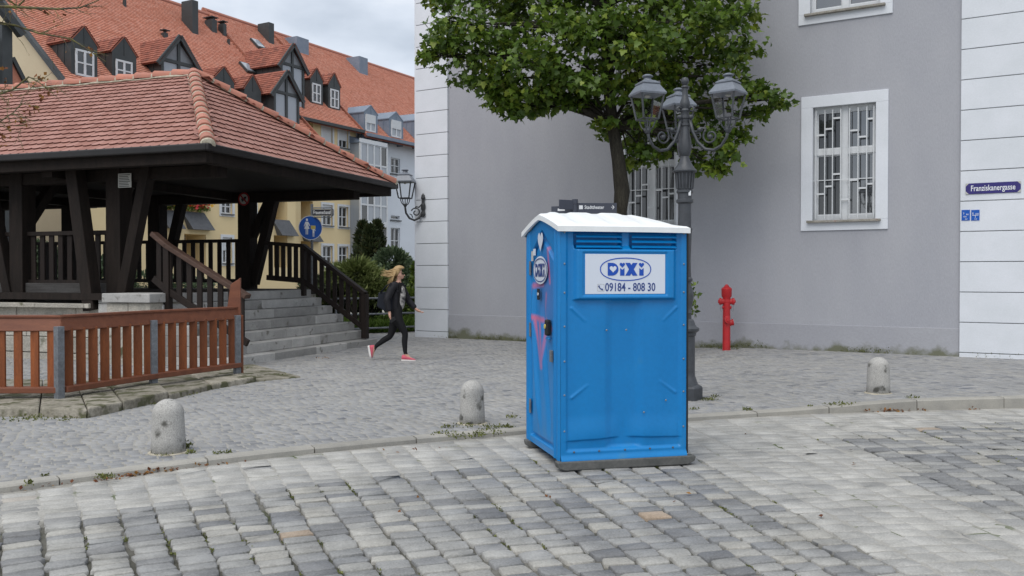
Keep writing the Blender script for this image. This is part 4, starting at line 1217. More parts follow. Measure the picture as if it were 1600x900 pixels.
# ---- white house
zW = YB.v(600, 214, 0).z
aW = 34.0
bay = rect(YB, 563, 604, 222, 396, -.9)
wr = [P2((611.5, 626), (247, 271)), P2((611.5, 625.5), (337, 343)), P2((611.5, 626), (356, 396))]
mb = MB()
wall_open(mb, .02, aW, -1.5, zW, wr, .05, .25)
mb.add([(aW, .05, -1.5), (aW, 12, -1.5), (aW, 12, zW), (aW, .05, zW)], [(0, 1, 2, 3)])
mb.build("wall", M['pale'], wh)
for r in wr: small_window(r, .05, wh, surround=False, bars=(r[3] - r[2]) > 1)
for r in wr: MB().box(r[0] - .1, r[1] + .1, -.06, .06, r[2] - .12, r[2] - .04).build("sill", M['slate'], wh)
# glazed bay
a0, a1 = bay[0], bay[1]
mb = MB()
levels = [bay[2] - 4, YB.v(580, 396, -.9).z, YB.v(580, 346, -.9).z, YB.v(580, 338, -.9).z, YB.v(580, 302, -.9).z, YB.v(580, 262, -.9).z, YB.v(580, 226, -.9).z]
zb0, zb1 = levels[0], levels[-1]
mb.box(a0, a1, -.9, .1, zb0, zb1 - 8.5 if False else zb0 + .3)
bayo = mb.build("bay", M['white_paint'], wh)
cols = 4
for k in range(cols + 1):
    x = a0 + (a1 - a0) * k / cols
    MB().box(x - .07, x + .07, -.97, -.85, zb0, zb1).build("mullion", M['white_paint'], bayo)
zs_ = np.linspace(zb0 + .3, zb1, 9)
for j, zz in enumerate(zs_):
    MB().box(a0 - .05, a1 + .05, -.96, -.86, zz - .06, zz + (.06 if j % 2 else .3)).build("bay_rail", M['white_paint'], bayo)
for k in range(cols):
    for j in range(8):
        x = a0 + (a1 - a0) * k / cols
        MB().box(x + .07, x + (a1 - a0) / cols - .07, -.92, -.905, zs_[j] + .05, zs_[j + 1] - .05).build("pane", M['pane_light'] if (k * 3 + j * 5) % 4 else M['pane'], bayo)
MB().add([(a0, -.9, zb0), (a0, .05, zb0), (a0, .05, zb1), (a0, -.9, zb1)], [(0, 1, 2, 3)]).build("bay_side", M['pane_light'], bayo)
MB().add([(a0 - .1, -1.0, zb1), (a1 + .1, -1.0, zb1), (a1 + .1, .06, zb1 + .55), (a0 - .1, .06, zb1 + .55), (a0 - .1, .06, zb1), (a1 + .1, .06, zb1)], [(0, 1, 2, 3), (0, 3, 4), (1, 5, 2), (0, 4, 5, 1)]).build("bay_roof", M['zinc'], bayo)
# its roof and dormers
y0w = (zW - zE) / TP
rf3 = deck(.05, aW, y0w - .3, yR).build("roof", M['tile_brown'], wh)
tile_part("roof_tile", [M['tile_red'], M['verge']], rf3, .03, aW, y0w - .4, yR, zE, TP, .21, .19, 3)
mb = MB(); mb.tube([(0, yR + .05, zE + TP * yR + .05), (aW, yR + .05, zE + TP * yR + .05)], .16, 8); mb.build("ridge", M['ridge'], rf3)
mb = MB(); mb.beam((.1, y0w - .4, zW - .3), (aW, y0w - .4, zW - .3), .22, .22); mb.build("gutter", M['zinc'], wh)
dormer(wh, (569, 590), (579, 166), 176, 179, 207, (570.5, 586, 180, 206), roofmat='zinc', front='zinc', blind=True, split=False)
dormer(wh, (608, 630), (618, 176), 186, 190, 216, (610.5, 626, 189, 215), roofmat='zinc', front='zinc', blind=True, split=False)
dormer(wh, (652, 680), (667, 178), 189, 194, 225, None, roofmat='zinc', front='zinc')
# ---- dark house at the left edge
DP = at(8, 430, 36)
dh = thing("dark_house", "narrow dark clad house at the left edge before the cream gable", "building", (DP.x, DP.y, 0), math.atan2(0.873, 0.487))
DF = Frame((DP.x, DP.y, 0), math.atan2(0.873, 0.487))
a1 = DF.v(17, 60, 0).x
zt = DF.v(12, 40, 0).z
mb = MB(); mb.box(-12, a1 - .45, .3, 9, -1, zt - .5)
mb.build("wall", M['panel_grey'], dh)
mb = MB(); mb.box(a1 - .42, a1, -.1, .6, -1, zt); mb.build("dark_post", M['zinc_dark'], dh)
p0 = DF.v(-60, -60, 0); p1 = DF.v(17, 42, 0)
mb = MB(); mb.beam((p0.x, -.25, p0.z), (p1.x + .3, -.25, p1.z - .3), .3, .3, (0, 1, 0)); mb.build("eave_board", M['zinc_dark'], dh)
q0, q1, q2 = DF.v(18, 92, .3), DF.v(44, 134, .3), DF.v(18, 134, .3)
mb = MB(); mb.add([(q2.x, .3, q2.z - 3), (q1.x + 1.6, .3, q1.z - 3), (q0.x, .3, q0.z), (q2.x, 4, q2.z - 3), (q1.x + 1.6, 4, q1.z - 3), (q0.x, 4, q0.z)], [(0, 1, 2), (3, 5, 4), (1, 4, 5, 2)], 0, .4); mb.build("lean_to_roof", M['tile_red'], dh)
mb = MB(); mb.beam((q0.x, .25, q0.z + .05), (q1.x + 1.6, .25, q1.z - 2.95), .16, .14, (0, 1, 0)); mb.build("verge", M['zinc_dark'], dh)
# ================================================================== TIMBER PAVILION
A0 = at(322, 225, 15.0)
PVA = math.atan2(-0.327, 0.945)
PV = Frame((A0.x, A0.y, 0), PVA)
ZE = A0.z                                     # eave of the tiles
WID, TRUN, RISE, LEN = 6.92, 3.0, 2.10, 13.4
pv = thing("pavilion", "open dark timber pavilion with a pink tiled hipped roof at the left", "pavilion", PV.o, PVA)
NEARW, FARW = 0.9, 5.76
FLOOR = 1.29
NS = [-2.65, -5.0, -7.6, -10.2]; FS = [-3.3, -5.95, -8.7, -11.3]
for s_, w_ in [(s, NEARW) for s in NS] + [(s, FARW) for s in FS]:
    zb = 0.98 if w_ == NEARW else FLOOR
    MB().box(s_ - .165, s_ + .165, w_ - .165, w_ + .165, zb - .02, 3.62).build("post", M['wood_dark'], pv, bevel=.012)
    for d_ in (-1, 1):
        if w_ == FARW and (d_ < 0 or s_ < FS[1] - .1): continue
        if w_ == NEARW and d_ > 0 and s_ == NS[1]: continue
        if w_ == NEARW and d_ < 0 and s_ == NS[0]:
            mb = MB(); mb.beam((s_ - .22, w_ - .42, .98), (s_ - .68, w_ - .36, 3.58), .25, .25, (0, 1, 0)); mb.build("brace", M['wood_dark'], pv, bevel=.012)
            continue
        top = d_ * .78
        mb = MB(); mb.beam((s_ + d_ * .16, w_ + (-.11 if w_ == NEARW else .02), zb + .12), (s_ + top, w_ + (-.11 if w_ == NEARW else .02), 3.6), .2, .2, (0, 1, 0)); mb.build("brace", M['wood_dark'], pv, bevel=.01)
    if w_ == NEARW:
        mb = MB(); mb.beam((s_, w_ + .1, 2.6), (s_, w_ + .85, 3.6), .18, .18, (1, 0, 0)); mb.build("brace", M['wood_dark'], pv, bevel=.01)
    elif s_ == FS[0]:
        mb = MB(); mb.beam((s_ + .12, w_ + .03, 2.55), (s_ + .62, w_ + .03, 3.45), .18, .18, (0, 1, 0)); mb.build("brace", M['wood_dark'], pv, bevel=.01)
for w_ in (NEARW, FARW):
    mb = MB(); mb.box(-LEN + .6, -.35, w_ - .14, w_ + .14, 3.36, 3.58); mb.build("wall_plate", M['wood_dark'], pv, bevel=.01)
for s_ in (-3.75, -6.3, -8.8, -11.1):
    mb = MB(); mb.box(s_ - .12, s_ + .12, .3, WID - .3, 3.42, 3.6); mb.build("tie_beam", M['wood_dark'], pv)
MB().box(-LEN + .2, -.2, .2, WID - .2, 3.585, 3.64).build("soffit", M['soffit'], pv)
# end lintel and shaped rim beams
for nm, a, b_ in (("rim_beam", (-LEN, .13), (-.03, .13)), ("rim_beam", (-.12, .16), (-.12, WID - .16)), ("rim_beam", (-LEN, WID - .13), (-.03, WID - .13)), ("rim_beam", (-LEN + .1, .2), (-LEN + .1, WID - .2))):
    mb = MB(); mb.beam((*a, 3.61), (*b_, 3.61), .17, .2); mb.build(nm, M['wood_grey'] if a[1] < .2 and False else M['wood_dark'], pv, bevel=.012)
# gutter and fascia
for a, b_ in (((-LEN, -.03), (.06, -.03)), ((.04, -.08), (.04, WID + .08)), ((-LEN, WID + .03), (.06, WID + .03))):
    mb = MB(); mb.beam((*a, ZE - .055), (*b_, ZE - .055), .13, .13); mb.build("gutter", M['gutter'], pv, bevel=.025)
# roof
rb = MB()
r1 = (-TRUN, WID / 2, ZE + RISE); r2 = (-LEN + TRUN, WID / 2, ZE + RISE)
e_ = [(0, 0, ZE), (0, WID, ZE), (-LEN, WID, ZE), (-LEN, 0, ZE)]
rb.add([*e_, r1, r2], [(3, 0, 4, 5), (0, 1, 4), (1, 2, 5, 4), (2, 3, 5), (3, 2, 1, 0)], 0)
roof = rb.build("roof", M['tile_dark'], pv)
def clay_tile(L_, w_, t_, seed):
    g = random.Random(seed)
    n = 6
    arc = [(-w_ / 2 + w_ * k / n, .085 * (1 - math.sqrt(max(0, 1 - (2 * k / n - 1) ** 2 * .9))) ) for k in range(n + 1)]
    jt = [g.uniform(-.0015, .0015) for _ in arc]
    top = [(x, y + j, 0) for (x, y), j in zip(arc, jt)] + [(w_ / 2, L_, 0), (-w_ / 2, L_, 0)]
    bot = [(x, y + j, -t_) for (x, y), j in zip(arc, jt)]
    k = len(top)
    vs = top + bot
    fs = [tuple(range(k))]
    for i in range(n): fs.append((i + 1, i, k + i, k + i + 1))
    return vs, fs
TW, TE, TL, TT = 0.196, 0.226, 0.40, 0.017
variants = []
for k in range(12):
    mb = MB(); vs, fs = clay_tile(TL, TW - .004, TT, k); mb.add(vs, fs[:1], 0, [.08, .2, .3, .38, .45, .5, .55, .6, .68, .75, .85, .95][k]); mb.add(vs, fs[1:], 1)
    variants.append(mb.mesh("roof_tile", [M['tile_pink'], M['tile_dark']]))
def tile_plane(O, ex, es, width_at, length, seed, out_list):
    """O eave corner, ex along the eave, es up the slope, width_at(t)->(u0,u1) at slope distance t"""
    g = random.Random(seed)
    n = ex.cross(es).normalized()
    tilt = math.atan2(TT + .006, TE)
    row = 0; t = -.03
    while t < length - .10:
        u0, u1 = width_at(max(0, t + .05))
        off = (row % 2) * TW / 2
        k0 = int(math.floor((u0 - off) / TW)); k1 = int(math.ceil((u1 - off) / TW))
        for k in range(k0, k1 + 1):
            uc = k * TW + off
            if uc < u0 + .03 or uc > u1 - .03: continue
            p = O + ex * (uc + g.uniform(-.003, .003)) + es * (t + g.uniform(-.005, .005)) + n * (TT + .012 + g.uniform(-.0015, .0015))
            # slightly tilted: the lower edge lies on the tile below
            e2 = (es * math.cos(tilt) - n * math.sin(tilt)); n2 = ex.cross(e2)
            Mx = Matrix(((ex.x, e2.x, n2.x, p.x), (ex.y, e2.y, n2.y, p.y), (ex.z, e2.z, n2.z, p.z), (0, 0, 0, 1)))
            Mx = Mx @ Matrix.Rotation(g.gauss(0, .008), 4, 'Z') @ Matrix.Diagonal((1, min(1, (length - t + .02) / TL), 1, 1))
            out_list.append((Mx, g.randrange(12)))
        row += 1; t += TE
pieces = []
hw_ = WID / 2
sl1 = math.hypot(hw_, RISE); sl2 = math.hypot(TRUN, RISE)
O = Vector((-LEN, 0, ZE)); ex = Vector((1, 0, 0)); es = Vector((0, hw_, RISE)).normalized()
tile_plane(O, ex, es, lambda t: (TRUN * t / sl1, LEN - TRUN * t / sl1), sl1, 1, pieces)
O = Vector((0, 0, ZE)); ex = Vector((0, 1, 0)); es = Vector((-TRUN, 0, RISE)).normalized()
tile_plane(O, ex, es, lambda t: (hw_ * t / sl2, WID - hw_ * t / sl2), sl2, 2, pieces)
O = Vector((0, WID, ZE)); ex = Vector((-1, 0, 0)); es = Vector((0, -hw_, RISE)).normalized()
tile_plane(O, ex, es, lambda t: (TRUN * t / sl1, LEN - TRUN * t / sl1), sl1, 3, pieces)
def tkey(q):
    p = PV.M @ q[0].translation
    s = proj(p)
    seen = -5 < s[0] < 1605 and s[1] > -5 and (PV.I @ CAMP - q[0].translation).dot(q[0].to_3x3() @ Vector((0, 0, 1))) > 0
    return (0 if seen else 1, (p - CAMP).length)
pieces.sort(key=tkey)
for Mx, k in pieces[:300]:
    o = link("roof_tile", variants[k], roof); o.matrix_local = Mx
mb = MB()
for Mx, k in pieces[300:]:
    vs, fs = clay_tile(TL, TW - .004, TT, k)
    tn = [.08, .2, .3, .38, .45, .5, .55, .6, .68, .75, .85, .95][k]
    vv = [Mx @ Vector(q) for q in vs]
    mb.add(vv, fs[:1], 0, tn); mb.add(vv, fs[1:], 1, tn)
tag(mb.build("roof_tile", [M['tile_pink'], M['tile_dark']], roof), kind="stuff")
# hip and ridge caps bedded in mortar
def caps(p, q, n, r, start=0.0):
    p, q = Vector(p), Vector(q); d = (q - p).normalized(); L_ = (q - p).length / n
    up = Vector((0, 0, 1)); sx = d.cross(up).normalized(); u = sx.cross(d).normalized()
    for k in range(n):
        a, b_ = p + d * (L_ * k), p + d * (L_ * (k + 1.12))
        vs = []; fs = []; N_ = 8
        for c, rr, lift in ((a, r * 1.14, .035), (b_, r * .92, .012)):
            for j in range(N_ + 1):
                t = math.pi * (-.08 + 1.16 * j / N_)
                vs.append(c + sx * (rr * math.cos(t)) + u * (rr * math.sin(t) * .92 + lift - .03))
        for j in range(N_): fs.append((j, j + 1, N_ + 2 + j, N_ + 1 + j))
        for j in range(N_): pass
        # thickness at the lower end
        m0 = len(vs)
        for j in range(N_ + 1):
            t = math.pi * (-.08 + 1.16 * j / N_)
            vs.append(a + sx * (r * 1.0 * math.cos(t)) + u * (r * 1.0 * math.sin(t) * .92 + .005 - .03))
        for j in range(N_): fs.append((j + 1, j, m0 + j, m0 + j + 1))
        mb = MB().add(vs, fs, 0, rnd.random())
        o = mb.build("ridge_tile", M['ridge'], roof, smooth=True, autos=40)
        # mortar collar at the joint
        mb = MB(); vs = []; fs = []
        for c, rr in ((a - d * .05, r * 1.0), (a + d * .01, r * 1.1)):
            for j in range(N_ + 1):
                t = math.pi * (-.05 + 1.1 * j / N_)
                vs.append(c + sx * (rr * math.cos(t)) + u * (rr * math.sin(t) * .92 + .008 - .03))
        for j in range(N_): fs.append((j, j + 1, N_ + 2 + j, N_ + 1 + j))
        vs.append(a - d * .085); ci = len(vs) - 1
        for j in range(N_): fs.append((ci, j + 1, j))
        mb.add(vs, fs); 
        lk = mb.build("mortar_joint", M['mortar'], roof)
caps((.02, .02, ZE + .02), (-TRUN, hw_, ZE + RISE + .06), 13, .118)
caps((.02, WID - .02, ZE + .02), (-TRUN, hw_, ZE + RISE + .06), 13, .118)
caps((-LEN + TRUN, hw_, ZE + RISE + .06), (-TRUN, hw_, ZE + RISE + .03), 15, .115)
caps((-LEN, 0, ZE + .02), (-LEN + TRUN, hw_, ZE + RISE + .06), 13, .118)
# mortar fillet along the ridge and hips
for p, q in (((-LEN + TRUN, hw_ - .13, ZE + RISE - .03), (-TRUN, hw_ - .13, ZE + RISE - .03)), ((-.1, .05, ZE + .06), (-TRUN - .05, hw_ - .13, ZE + RISE - .02)), ((-.02, WID - .2, ZE + .1), (-TRUN + .1, hw_ + .02, ZE + RISE - .0))):
    mb = MB(); n_ = 40; P_ = Vector(p); Q_ = Vector(q)
    mb.tube([P_.lerp(Q_, k / n_) + Vector((0, rnd.uniform(-.01, .01), rnd.uniform(-.012, .012))) for k in range(n_ + 1)], [rnd.uniform(.015, .03) for _ in range(n_ + 1)], 6); mb.build("mortar_bed", M['mortar'], roof, smooth=True)
# floor, sill beams, side railings
MB().box(-LEN, -1.82, .35, WID - .35, FLOOR - .12, FLOOR).build("floor_deck", M['wood_dark'], pv)
def railing(x0, x1, w_, ztop, zlow, n, mats, plank=None):
    mb = MB(); mb.box(x0, x1, w_ - .06, w_ + .06, ztop - .05, ztop + .03); mb.build("handrail", M[mats], pv, bevel=.008)
    mb = MB(); mb.box(x0, x1, w_ - .03, w_ + .03, zlow + .0, zlow + .09); mb.build("lower_rail", M[mats], pv)
    for k in range(n):
        x = x0 + (x1 - x0) * (k + .5) / n
        MB().box(x - .055, x + .055, w_ - .016, w_ + .016, zlow + .02, ztop - .05).build("slat", M[mats], pv).rotation_euler = (0, 0, 0)
    if plank:
        mb = MB(); mb.box(x0, x1, w_ - .1, w_ - .04, plank[0], plank[1]); mb.build("plank", M['wood_grey'], pv, bevel=.01)
for i in range(3):
    railing(NS[i + 1] + .165, NS[i] - .165, NEARW, 2.43, 1.44, 9, 'wood_slat', (1.06, 1.47))
for i in range(3):
    railing(FS[i + 1] + .165, FS[i] - .165, FARW, 2.46, 1.44, 9, 'wood_slat')
railing(-LEN + .5, NS[3] - .165, NEARW, 2.43, 1.44, 9, 'wood_slat', (1.06, 1.47))
o = [c for c in pv.children if c.name.startswith("slat")]
# notices
p = PV.v(195, 282, NEARW - .172)
nt_ = thing("notice_plate", "small pale notice plate screwed to the dark timber post", "sign", PV.M @ Vector((p.x, NEARW - .166, p.z)), PVA)
MB().box(-.15, .15, -.012, 0, -.13, .13).build("plate", M['grey_print'], nt_, bevel=.003)
for k in range(8): MB().box(-.125, .125 - .03 * ((k * 7) % 4) / 2, -.0135, -.012, .105 - k * .03 - .009, .105 - k * .03 + .003).build("printed_line", M['plate_black'], nt_)
p = PV.v(383, 303, FARW - .172)
nd_ = thing("prohibition_sign", "small round red-rimmed prohibition sign on the far dark timber post", "sign", PV.M @ Vector((FS[0] + .02, FARW - .168, p.z - .12)), PVA)
def disc(mb, r0, r1, y, n=28, mi=0):
    vs = []; fs = []
    for j in range(n):
        t = 2 * math.pi * j / n
        vs += [(r1 * math.cos(t), y, r1 * math.sin(t)), (r0 * math.cos(t), y, r0 * math.sin(t)), (r1 * math.cos(t), y + .006, r1 * math.sin(t))]
    for j in range(n):
        k = (j + 1) % n
        fs += [(j * 3, k * 3, k * 3 + 1, j * 3 + 1), (j * 3, j * 3 + 2, k * 3 + 2, k * 3)]
    return mb.add(vs, fs, mi)
disc(MB(), 0, .135, -.006).build("disc", M['grey_print'], nd_)
disc(MB(), .12, .158, -.009).build("red_rim", M['sign_red'], nd_)
mb = MB(); mb.beam((-.09, -.012, .09), (.09, -.012, -.09), .004, .035, (1, 0, 1)); mb.build("red_bar", M['sign_red'], nd_)
mb = MB(); mb.prism([(-.07, -.02), (-.03, -.07), (0, -.03), (.04, -.07), (.05, .0), (.08, .05), (.03, .06), (-.02, .02), (-.06, .03)], .003, Matrix.Translation((0, -.0095, 0))); mb.build("pictogram", M['plate_black'], nd_)
# ------------------------------------------------------------------ stairs of granite blocks
stt = thing("stone_stairs", "seven wide grey granite steps leading up into the timber pavilion", "stairs", PV.o, PVA)
RI = 0.184
WL, WR = .42, 5.75
for k in range(7):
    xf = .16 - .285 * k
    w_ = WL; g = random.Random(30 + k)
    tot = WR - (.0 if k < 2 else .0)
    cuts = []
    while w_ < tot - .5:
        l = g.uniform(.85, 1.75)
        if tot - (w_ + l) < .6: l = tot - w_
        MB().box(-2.7, xf + g.uniform(-.006, .006), w_ + .003, min(tot, w_ + l) - .003, RI * k - (.25 if k == 0 else .0) + (.0 if k else .0), RI * (k + 1) - g.uniform(0, .006)).build("step_block", M['step_stone'], stt, bevel=.012)
        w_ += l
# one mesh tone per block
for i, o in enumerate(stt.children):
    a = o.data.attributes["tone"]; v = random.Random(i).random()
    a.data.foreach_set("value", [v] * len(a.data))
# ------------------------------------------------------------------ retaining wall under the pavilion
rw = thing("retaining_wall", "low wall of pale rough stone blocks under the near side of the pavilion", "wall", PV.o, PVA)
z0 = -.15
for r_, h in enumerate((.32, .3, .29, .26)):
    x = -LEN
    g = random.Random(70 + r_)
    while x < -1.7:
        l = g.uniform(.45, .95)
        x1 = min(-1.6, x + l)
        MB().box(x + .006, x1 - .006, .5 + g.uniform(-.015, .015), 1.15, z0 + .005, z0 + h - .005).build("stone_block", M['stone_wall'], rw, bevel=.015)
        x = x1
    z0 += h
x = -LEN
g = random.Random(8)
while x < -2.9:
    x1 = min(-2.8, x + g.uniform(1.1, 1.7))
    MB().box(x + .005, x1 - .005, .3, 1.3, z0, z0 + .085 + g.uniform(-.004, .004)).build("coping_slab", M['stone_wall'], rw, bevel=.012)
    x = x1
for i, o in enumerate(rw.children):
    a = o.data.attributes["tone"]; v = random.Random(i * 3).random(); a.data.foreach_set("value", [v] * len(a.data))
MB().box(-LEN, -1.9, WID - .9, WID - .4, -.3, FLOOR - .125).build("far_footing", M['stone_wall'], rw)
pc = PV.v(178, 490, .35); pd = PV.v(252, 490, .35)
pr_ = thing("stone_pier", "short square stone pier with a grey cap block beside the stair railing", "pier", PV.o, PVA)
pw = pd.x - pc.x
MB().box(pc.x + .05, pc.x + pw * .5 - .004, .12, 1.0, -.1, 1.13).build("stone_block", M['stone_wall'], pr_, bevel=.015)
MB().box(pc.x + pw * .5, pd.x - .05, .125, 1.0, -.1, 1.135).build("stone_block", M['stone_wall'], pr_, bevel=.015)
MB().box(pc.x, pd.x, .06, 1.05, 1.14, 1.30).build("cap_block", M['step_stone'], pr_, bevel=.014)
# ------------------------------------------------------------------ stair railings
def sloped_rail(w_, pts_top, drop, n, label, name, group=None, capw=.17, lit=False):
    t = thing(name, label, "railing", PV.o, PVA)
    pts = [Vector((x, w_, z)) for x, z in pts_top]
    for a, b_ in zip(pts[:-1], pts[1:]):
        d = (b_ - a).normalized() * .02
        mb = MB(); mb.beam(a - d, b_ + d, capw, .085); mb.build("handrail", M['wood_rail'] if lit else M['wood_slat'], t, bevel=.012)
        l0 = a - Vector((0, 0, drop)); l1 = b_ - Vector((0, 0, drop))
        mb = MB(); mb.beam(l0 - d, l1 + d, .06, .12); mb.build("lower_rail", M['wood_slat'], t, bevel=.008)
    tot = pts[-1].x - pts[0].x
    for k in range(n):
        x = pts[0].x + tot * (k + .5) / n
        for a, b_ in zip(pts[:-1], pts[1:]):
            if a.x <= x <= b_.x:
                z = a.z + (b_.z - a.z) * (x - a.x) / (b_.x - a.x)
                MB().box(x - .05, x + .05, w_ - .018, w_ + .018, z - drop + .04, z - .03).build("slat", M['wood_slat'], t)
    return t, pts
WRR = 5.38
def rp(px, py, w_): 
    p = PV.v(px, py, w_); return (p.x, p.z)
top = [rp(418, 380, WRR), rp(474, 384, WRR), rp(570, 458, WRR)]
t_, pts = sloped_rail(WRR, top, .80, 15, "dark slatted timber railing on the far right side of the steps", "stair_railing")
xe, ze_ = top[-1]
MB().box(xe - .06, xe + .07, WRR - .07, WRR + .07, .2, ze_ - .02).build("end_post", M['wood_slat'], t_, bevel=.008)
xm_, zm_ = top[1]
MB().box(xm_ - .05, xm_ + .05, WRR - .06, WRR + .06, zm_ - 1.15, zm_ - .02).build("post", M['wood_slat'], t_, bevel=.008)
WLL = .52
top = [rp(241, 366, WLL), rp(262, 384, WLL), rp(386, 463, WLL)]
t_, pts = sloped_rail(WLL, top, .80, 9, "brown-capped slatted timber railing on the near left side of the steps", "stair_railing", lit=True)
x_, z_ = top[1]
MB().box(x_ - .06, x_ + .06, WLL - .06, WLL + .06, .9, z_ - .02).build("post", M['wood_slat'], t_, bevel=.008)
# ------------------------------------------------------------------ red-brown fence on steel posts
fn = thing("red_fence", "low red-brown slatted timber fence on galvanised posts in front of the stone wall", "fence", (0, 0, 0))
F1, F2, F3 = gp(96, 628, .1), gp(242, 604, .1), gp(372, 585, .1)
Fl = Vector((-9.6, F1.y - .12, .1))
def fence_run(a, b_, n, tw=50):
    a, b_ = Vector(a), Vector(b_); d = (b_ - a); Ld = d.length; d.normalize(); nn = Vector((d.y, -d.x, 0))
    a2, b2 = a + d * .0, b_ - d * .0
    # roof-like top rail: a broad board leaning outward
    mb = MB(); up = Vector((0, 0, 1))
    c0, c1 = a + up * .94 - nn * .02, b_ + up * .94 - nn * .02
    mb.beam(c0, c1, .045, .19, (up + nn * -.25)); mb.build("top_rail", M['red_rail'], fn, bevel=.006)
    mb = MB(); mb.beam(c0 + up * .085 + nn * -.05, c1 + up * .085 + nn * -.05, .15, .03); mb.build("rail_cap", M['red_rail'], fn, bevel=.006)
    mb = MB(); mb.beam(a + up * .15 + nn * .02, b_ + up * .15 + nn * .02, .16, .07); mb.build("bottom_rail", M['red_rail'], fn, bevel=.008)
    for k in range(n):
        p = a + d * (Ld * (k + .62) / (n + .2)) - nn * .01
        ca, sa = math.cos(R(tw)), math.sin(R(tw))
        e1 = d * ca + nn * sa; e2 = Vector((-e1.y, e1.x, 0))
        mb = MB()
        hw2 = .054
        vs = []
        for z in (.17, .88):
            for s1, s2 in ((-1, -1), (1, -1), (1, 1), (-1, 1)): vs.append(p + e1 * (s1 * hw2) + e2 * (s2 * .013) + up * z)
        mb.add(vs, [(3, 2, 1, 0), (4, 5, 6, 7), (0, 1, 5, 4), (1, 2, 6, 5), (2, 3, 7, 6), (3, 0, 4, 7)], 0, rnd.random())
        mb.build("slat", M['red_wood'], fn, bevel=.004)
fence_run(F1, F2, 8); fence_run(F2, F3, 8); fence_run(Fl, F1, 21, 12)
for p, rz in ((F1, .5), (F2, .3), (F3, .3), (Fl + Vector((1.7, 0, 0)), 0)):
    mb = MB(); mb.box(-.045, .045, -.05, .03, .0, .93); mb.box(-.012, .012, -.02, .0, -.14, .02)
    o = mb.build("steel_post", M['galv'], fn, bevel=.004, loc=p + Vector((0.0, -.06, -.02))); o.rotation_euler = (0, 0, rz + .6)
up = Vector((0, 0, 1))
p3 = F3 + Vector((-.06, .0, 0))
mb = MB(); q0 = at(352, 488, F3.y - .1); q1 = at(361, 437, F3.y - .1)
mb.prism([(-.13, -.02), (.1, -.02), (.1, .62), (-.05, .52)], .05, Matrix.Translation(p3 + up * .86)); mb.build("end_board", M['red_rail'], fn, bevel=.006)
mb = MB(); mb.box(.09, .13, -.02, .05, -.86, .05, 0, .5, Matrix.Translation(p3 + up * .86)); mb.build("end_board", M['red_wood'], fn, bevel=.006)
# ------------------------------------------------------------------ edging kerb in front of the fence
es_ = None
line = [gpp(px, py) for px, py in ((-60, 651), (60, 652), (135, 654), (190, 642), (262, 626), (330, 609), (400, 597), (470, 590), (512, 583))]
inner = [Vector((-8.2, 12.6, 0)), Vector((-6.6, 12.6, 0)), Vector((-6.0, 12.3, 0)), Vector((-5.9, 12.9, 0)), Vector((-5.55, 13.6, 0)), Vector((-5.35, 14.4, 0)), Vector((-5.0, 15.0, 0)), Vector((-4.5, 15.6, 0)), Vector((-3.8, 15.7, 0))]
for k in range(len(line) - 2):
    a, b_, c, d_ = line[k], line[k + 1], inner[k + 1], inner[k]
    h = .155 if k < 4 else (.12 if k < 6 else .075)
    g = .006
    ab = (b_ - a).normalized() * g
    vs = [Vector((*p.xy, -.03)) for p in (a + ab, b_ - ab, c - ab, d_ + ab)] + [Vector((p.x, p.y, h + rnd.uniform(-.01, .01))) for p in (a + ab + Vector((0, .03, 0)), b_ - ab + Vector((0, .03, 0)), c - ab, d_ + ab)]
    mb = MB(); mb.add(vs, [(3, 2, 1, 0), (4, 5, 6, 7), (0, 1, 5, 4), (1, 2, 6, 5), (2, 3, 7, 6), (3, 0, 4, 7)], 0, rnd.random())
    if es_ is None: es_ = tag(mb.build("edging", M['edge_stone'], None, bevel=.02), kind="structure")
    else: mb.build("edging_stone", M['edge_stone'], es_, bevel=.02)
# ================================================================== BLUE PORTABLE TOILET
TA = R(13.8)
tc0 = gp(876, 721.5, .075)
pt = thing("portable_toilet", "blue plastic portable toilet cabin with a white roof standing on the road setts", "portable toilet", (tc0.x, tc0.y, 0), TA)
TWD, TDP, TZ0, TZ1 = 1.125, 1.12, .075, 2.005
def sstep(a, b_, x): 
    t = np.clip((x - a) / (b_ - a), 0, 1); return t * t * (3 - 2 * t)
def band(x, a, b_, s=.012): return sstep(a - s, a + s, x) * (1 - sstep(b_ - s, b_ + s, x))
nu, nv = 190, 320
U, Vv = np.meshgrid(np.linspace(0, TWD, nu), np.linspace(TZ0, TZ1, nv))
z = Vv - TZ0
h = np.zeros_like(U)
h += -.018 * band(U, .055, TWD - .055, .014) * band(z, .085, 1.905, .014)          # field set back behind the rim
# sign housing standing forward, sloping sides
hs = np.clip(np.minimum(np.minimum((U - .10) / .05, (TWD - .09 - U) / .05), np.minimum((z - 1.335) / .018, (1.80 - z) / .05)), 0, 1)
h += .046 * hs * hs * (3 - 2 * hs)
# recess for the plate
h += -.010 * band(U, .185, .935, .006) * band(z, 1.375, 1.735, .006)
# louvres: a recess with three blades standing in it
for a, b_ in ((.125, .535), (.615, 1.03)):
    h += -.065 * band(U, a, b_, .010) * band(z, 1.765, 1.905, .006)
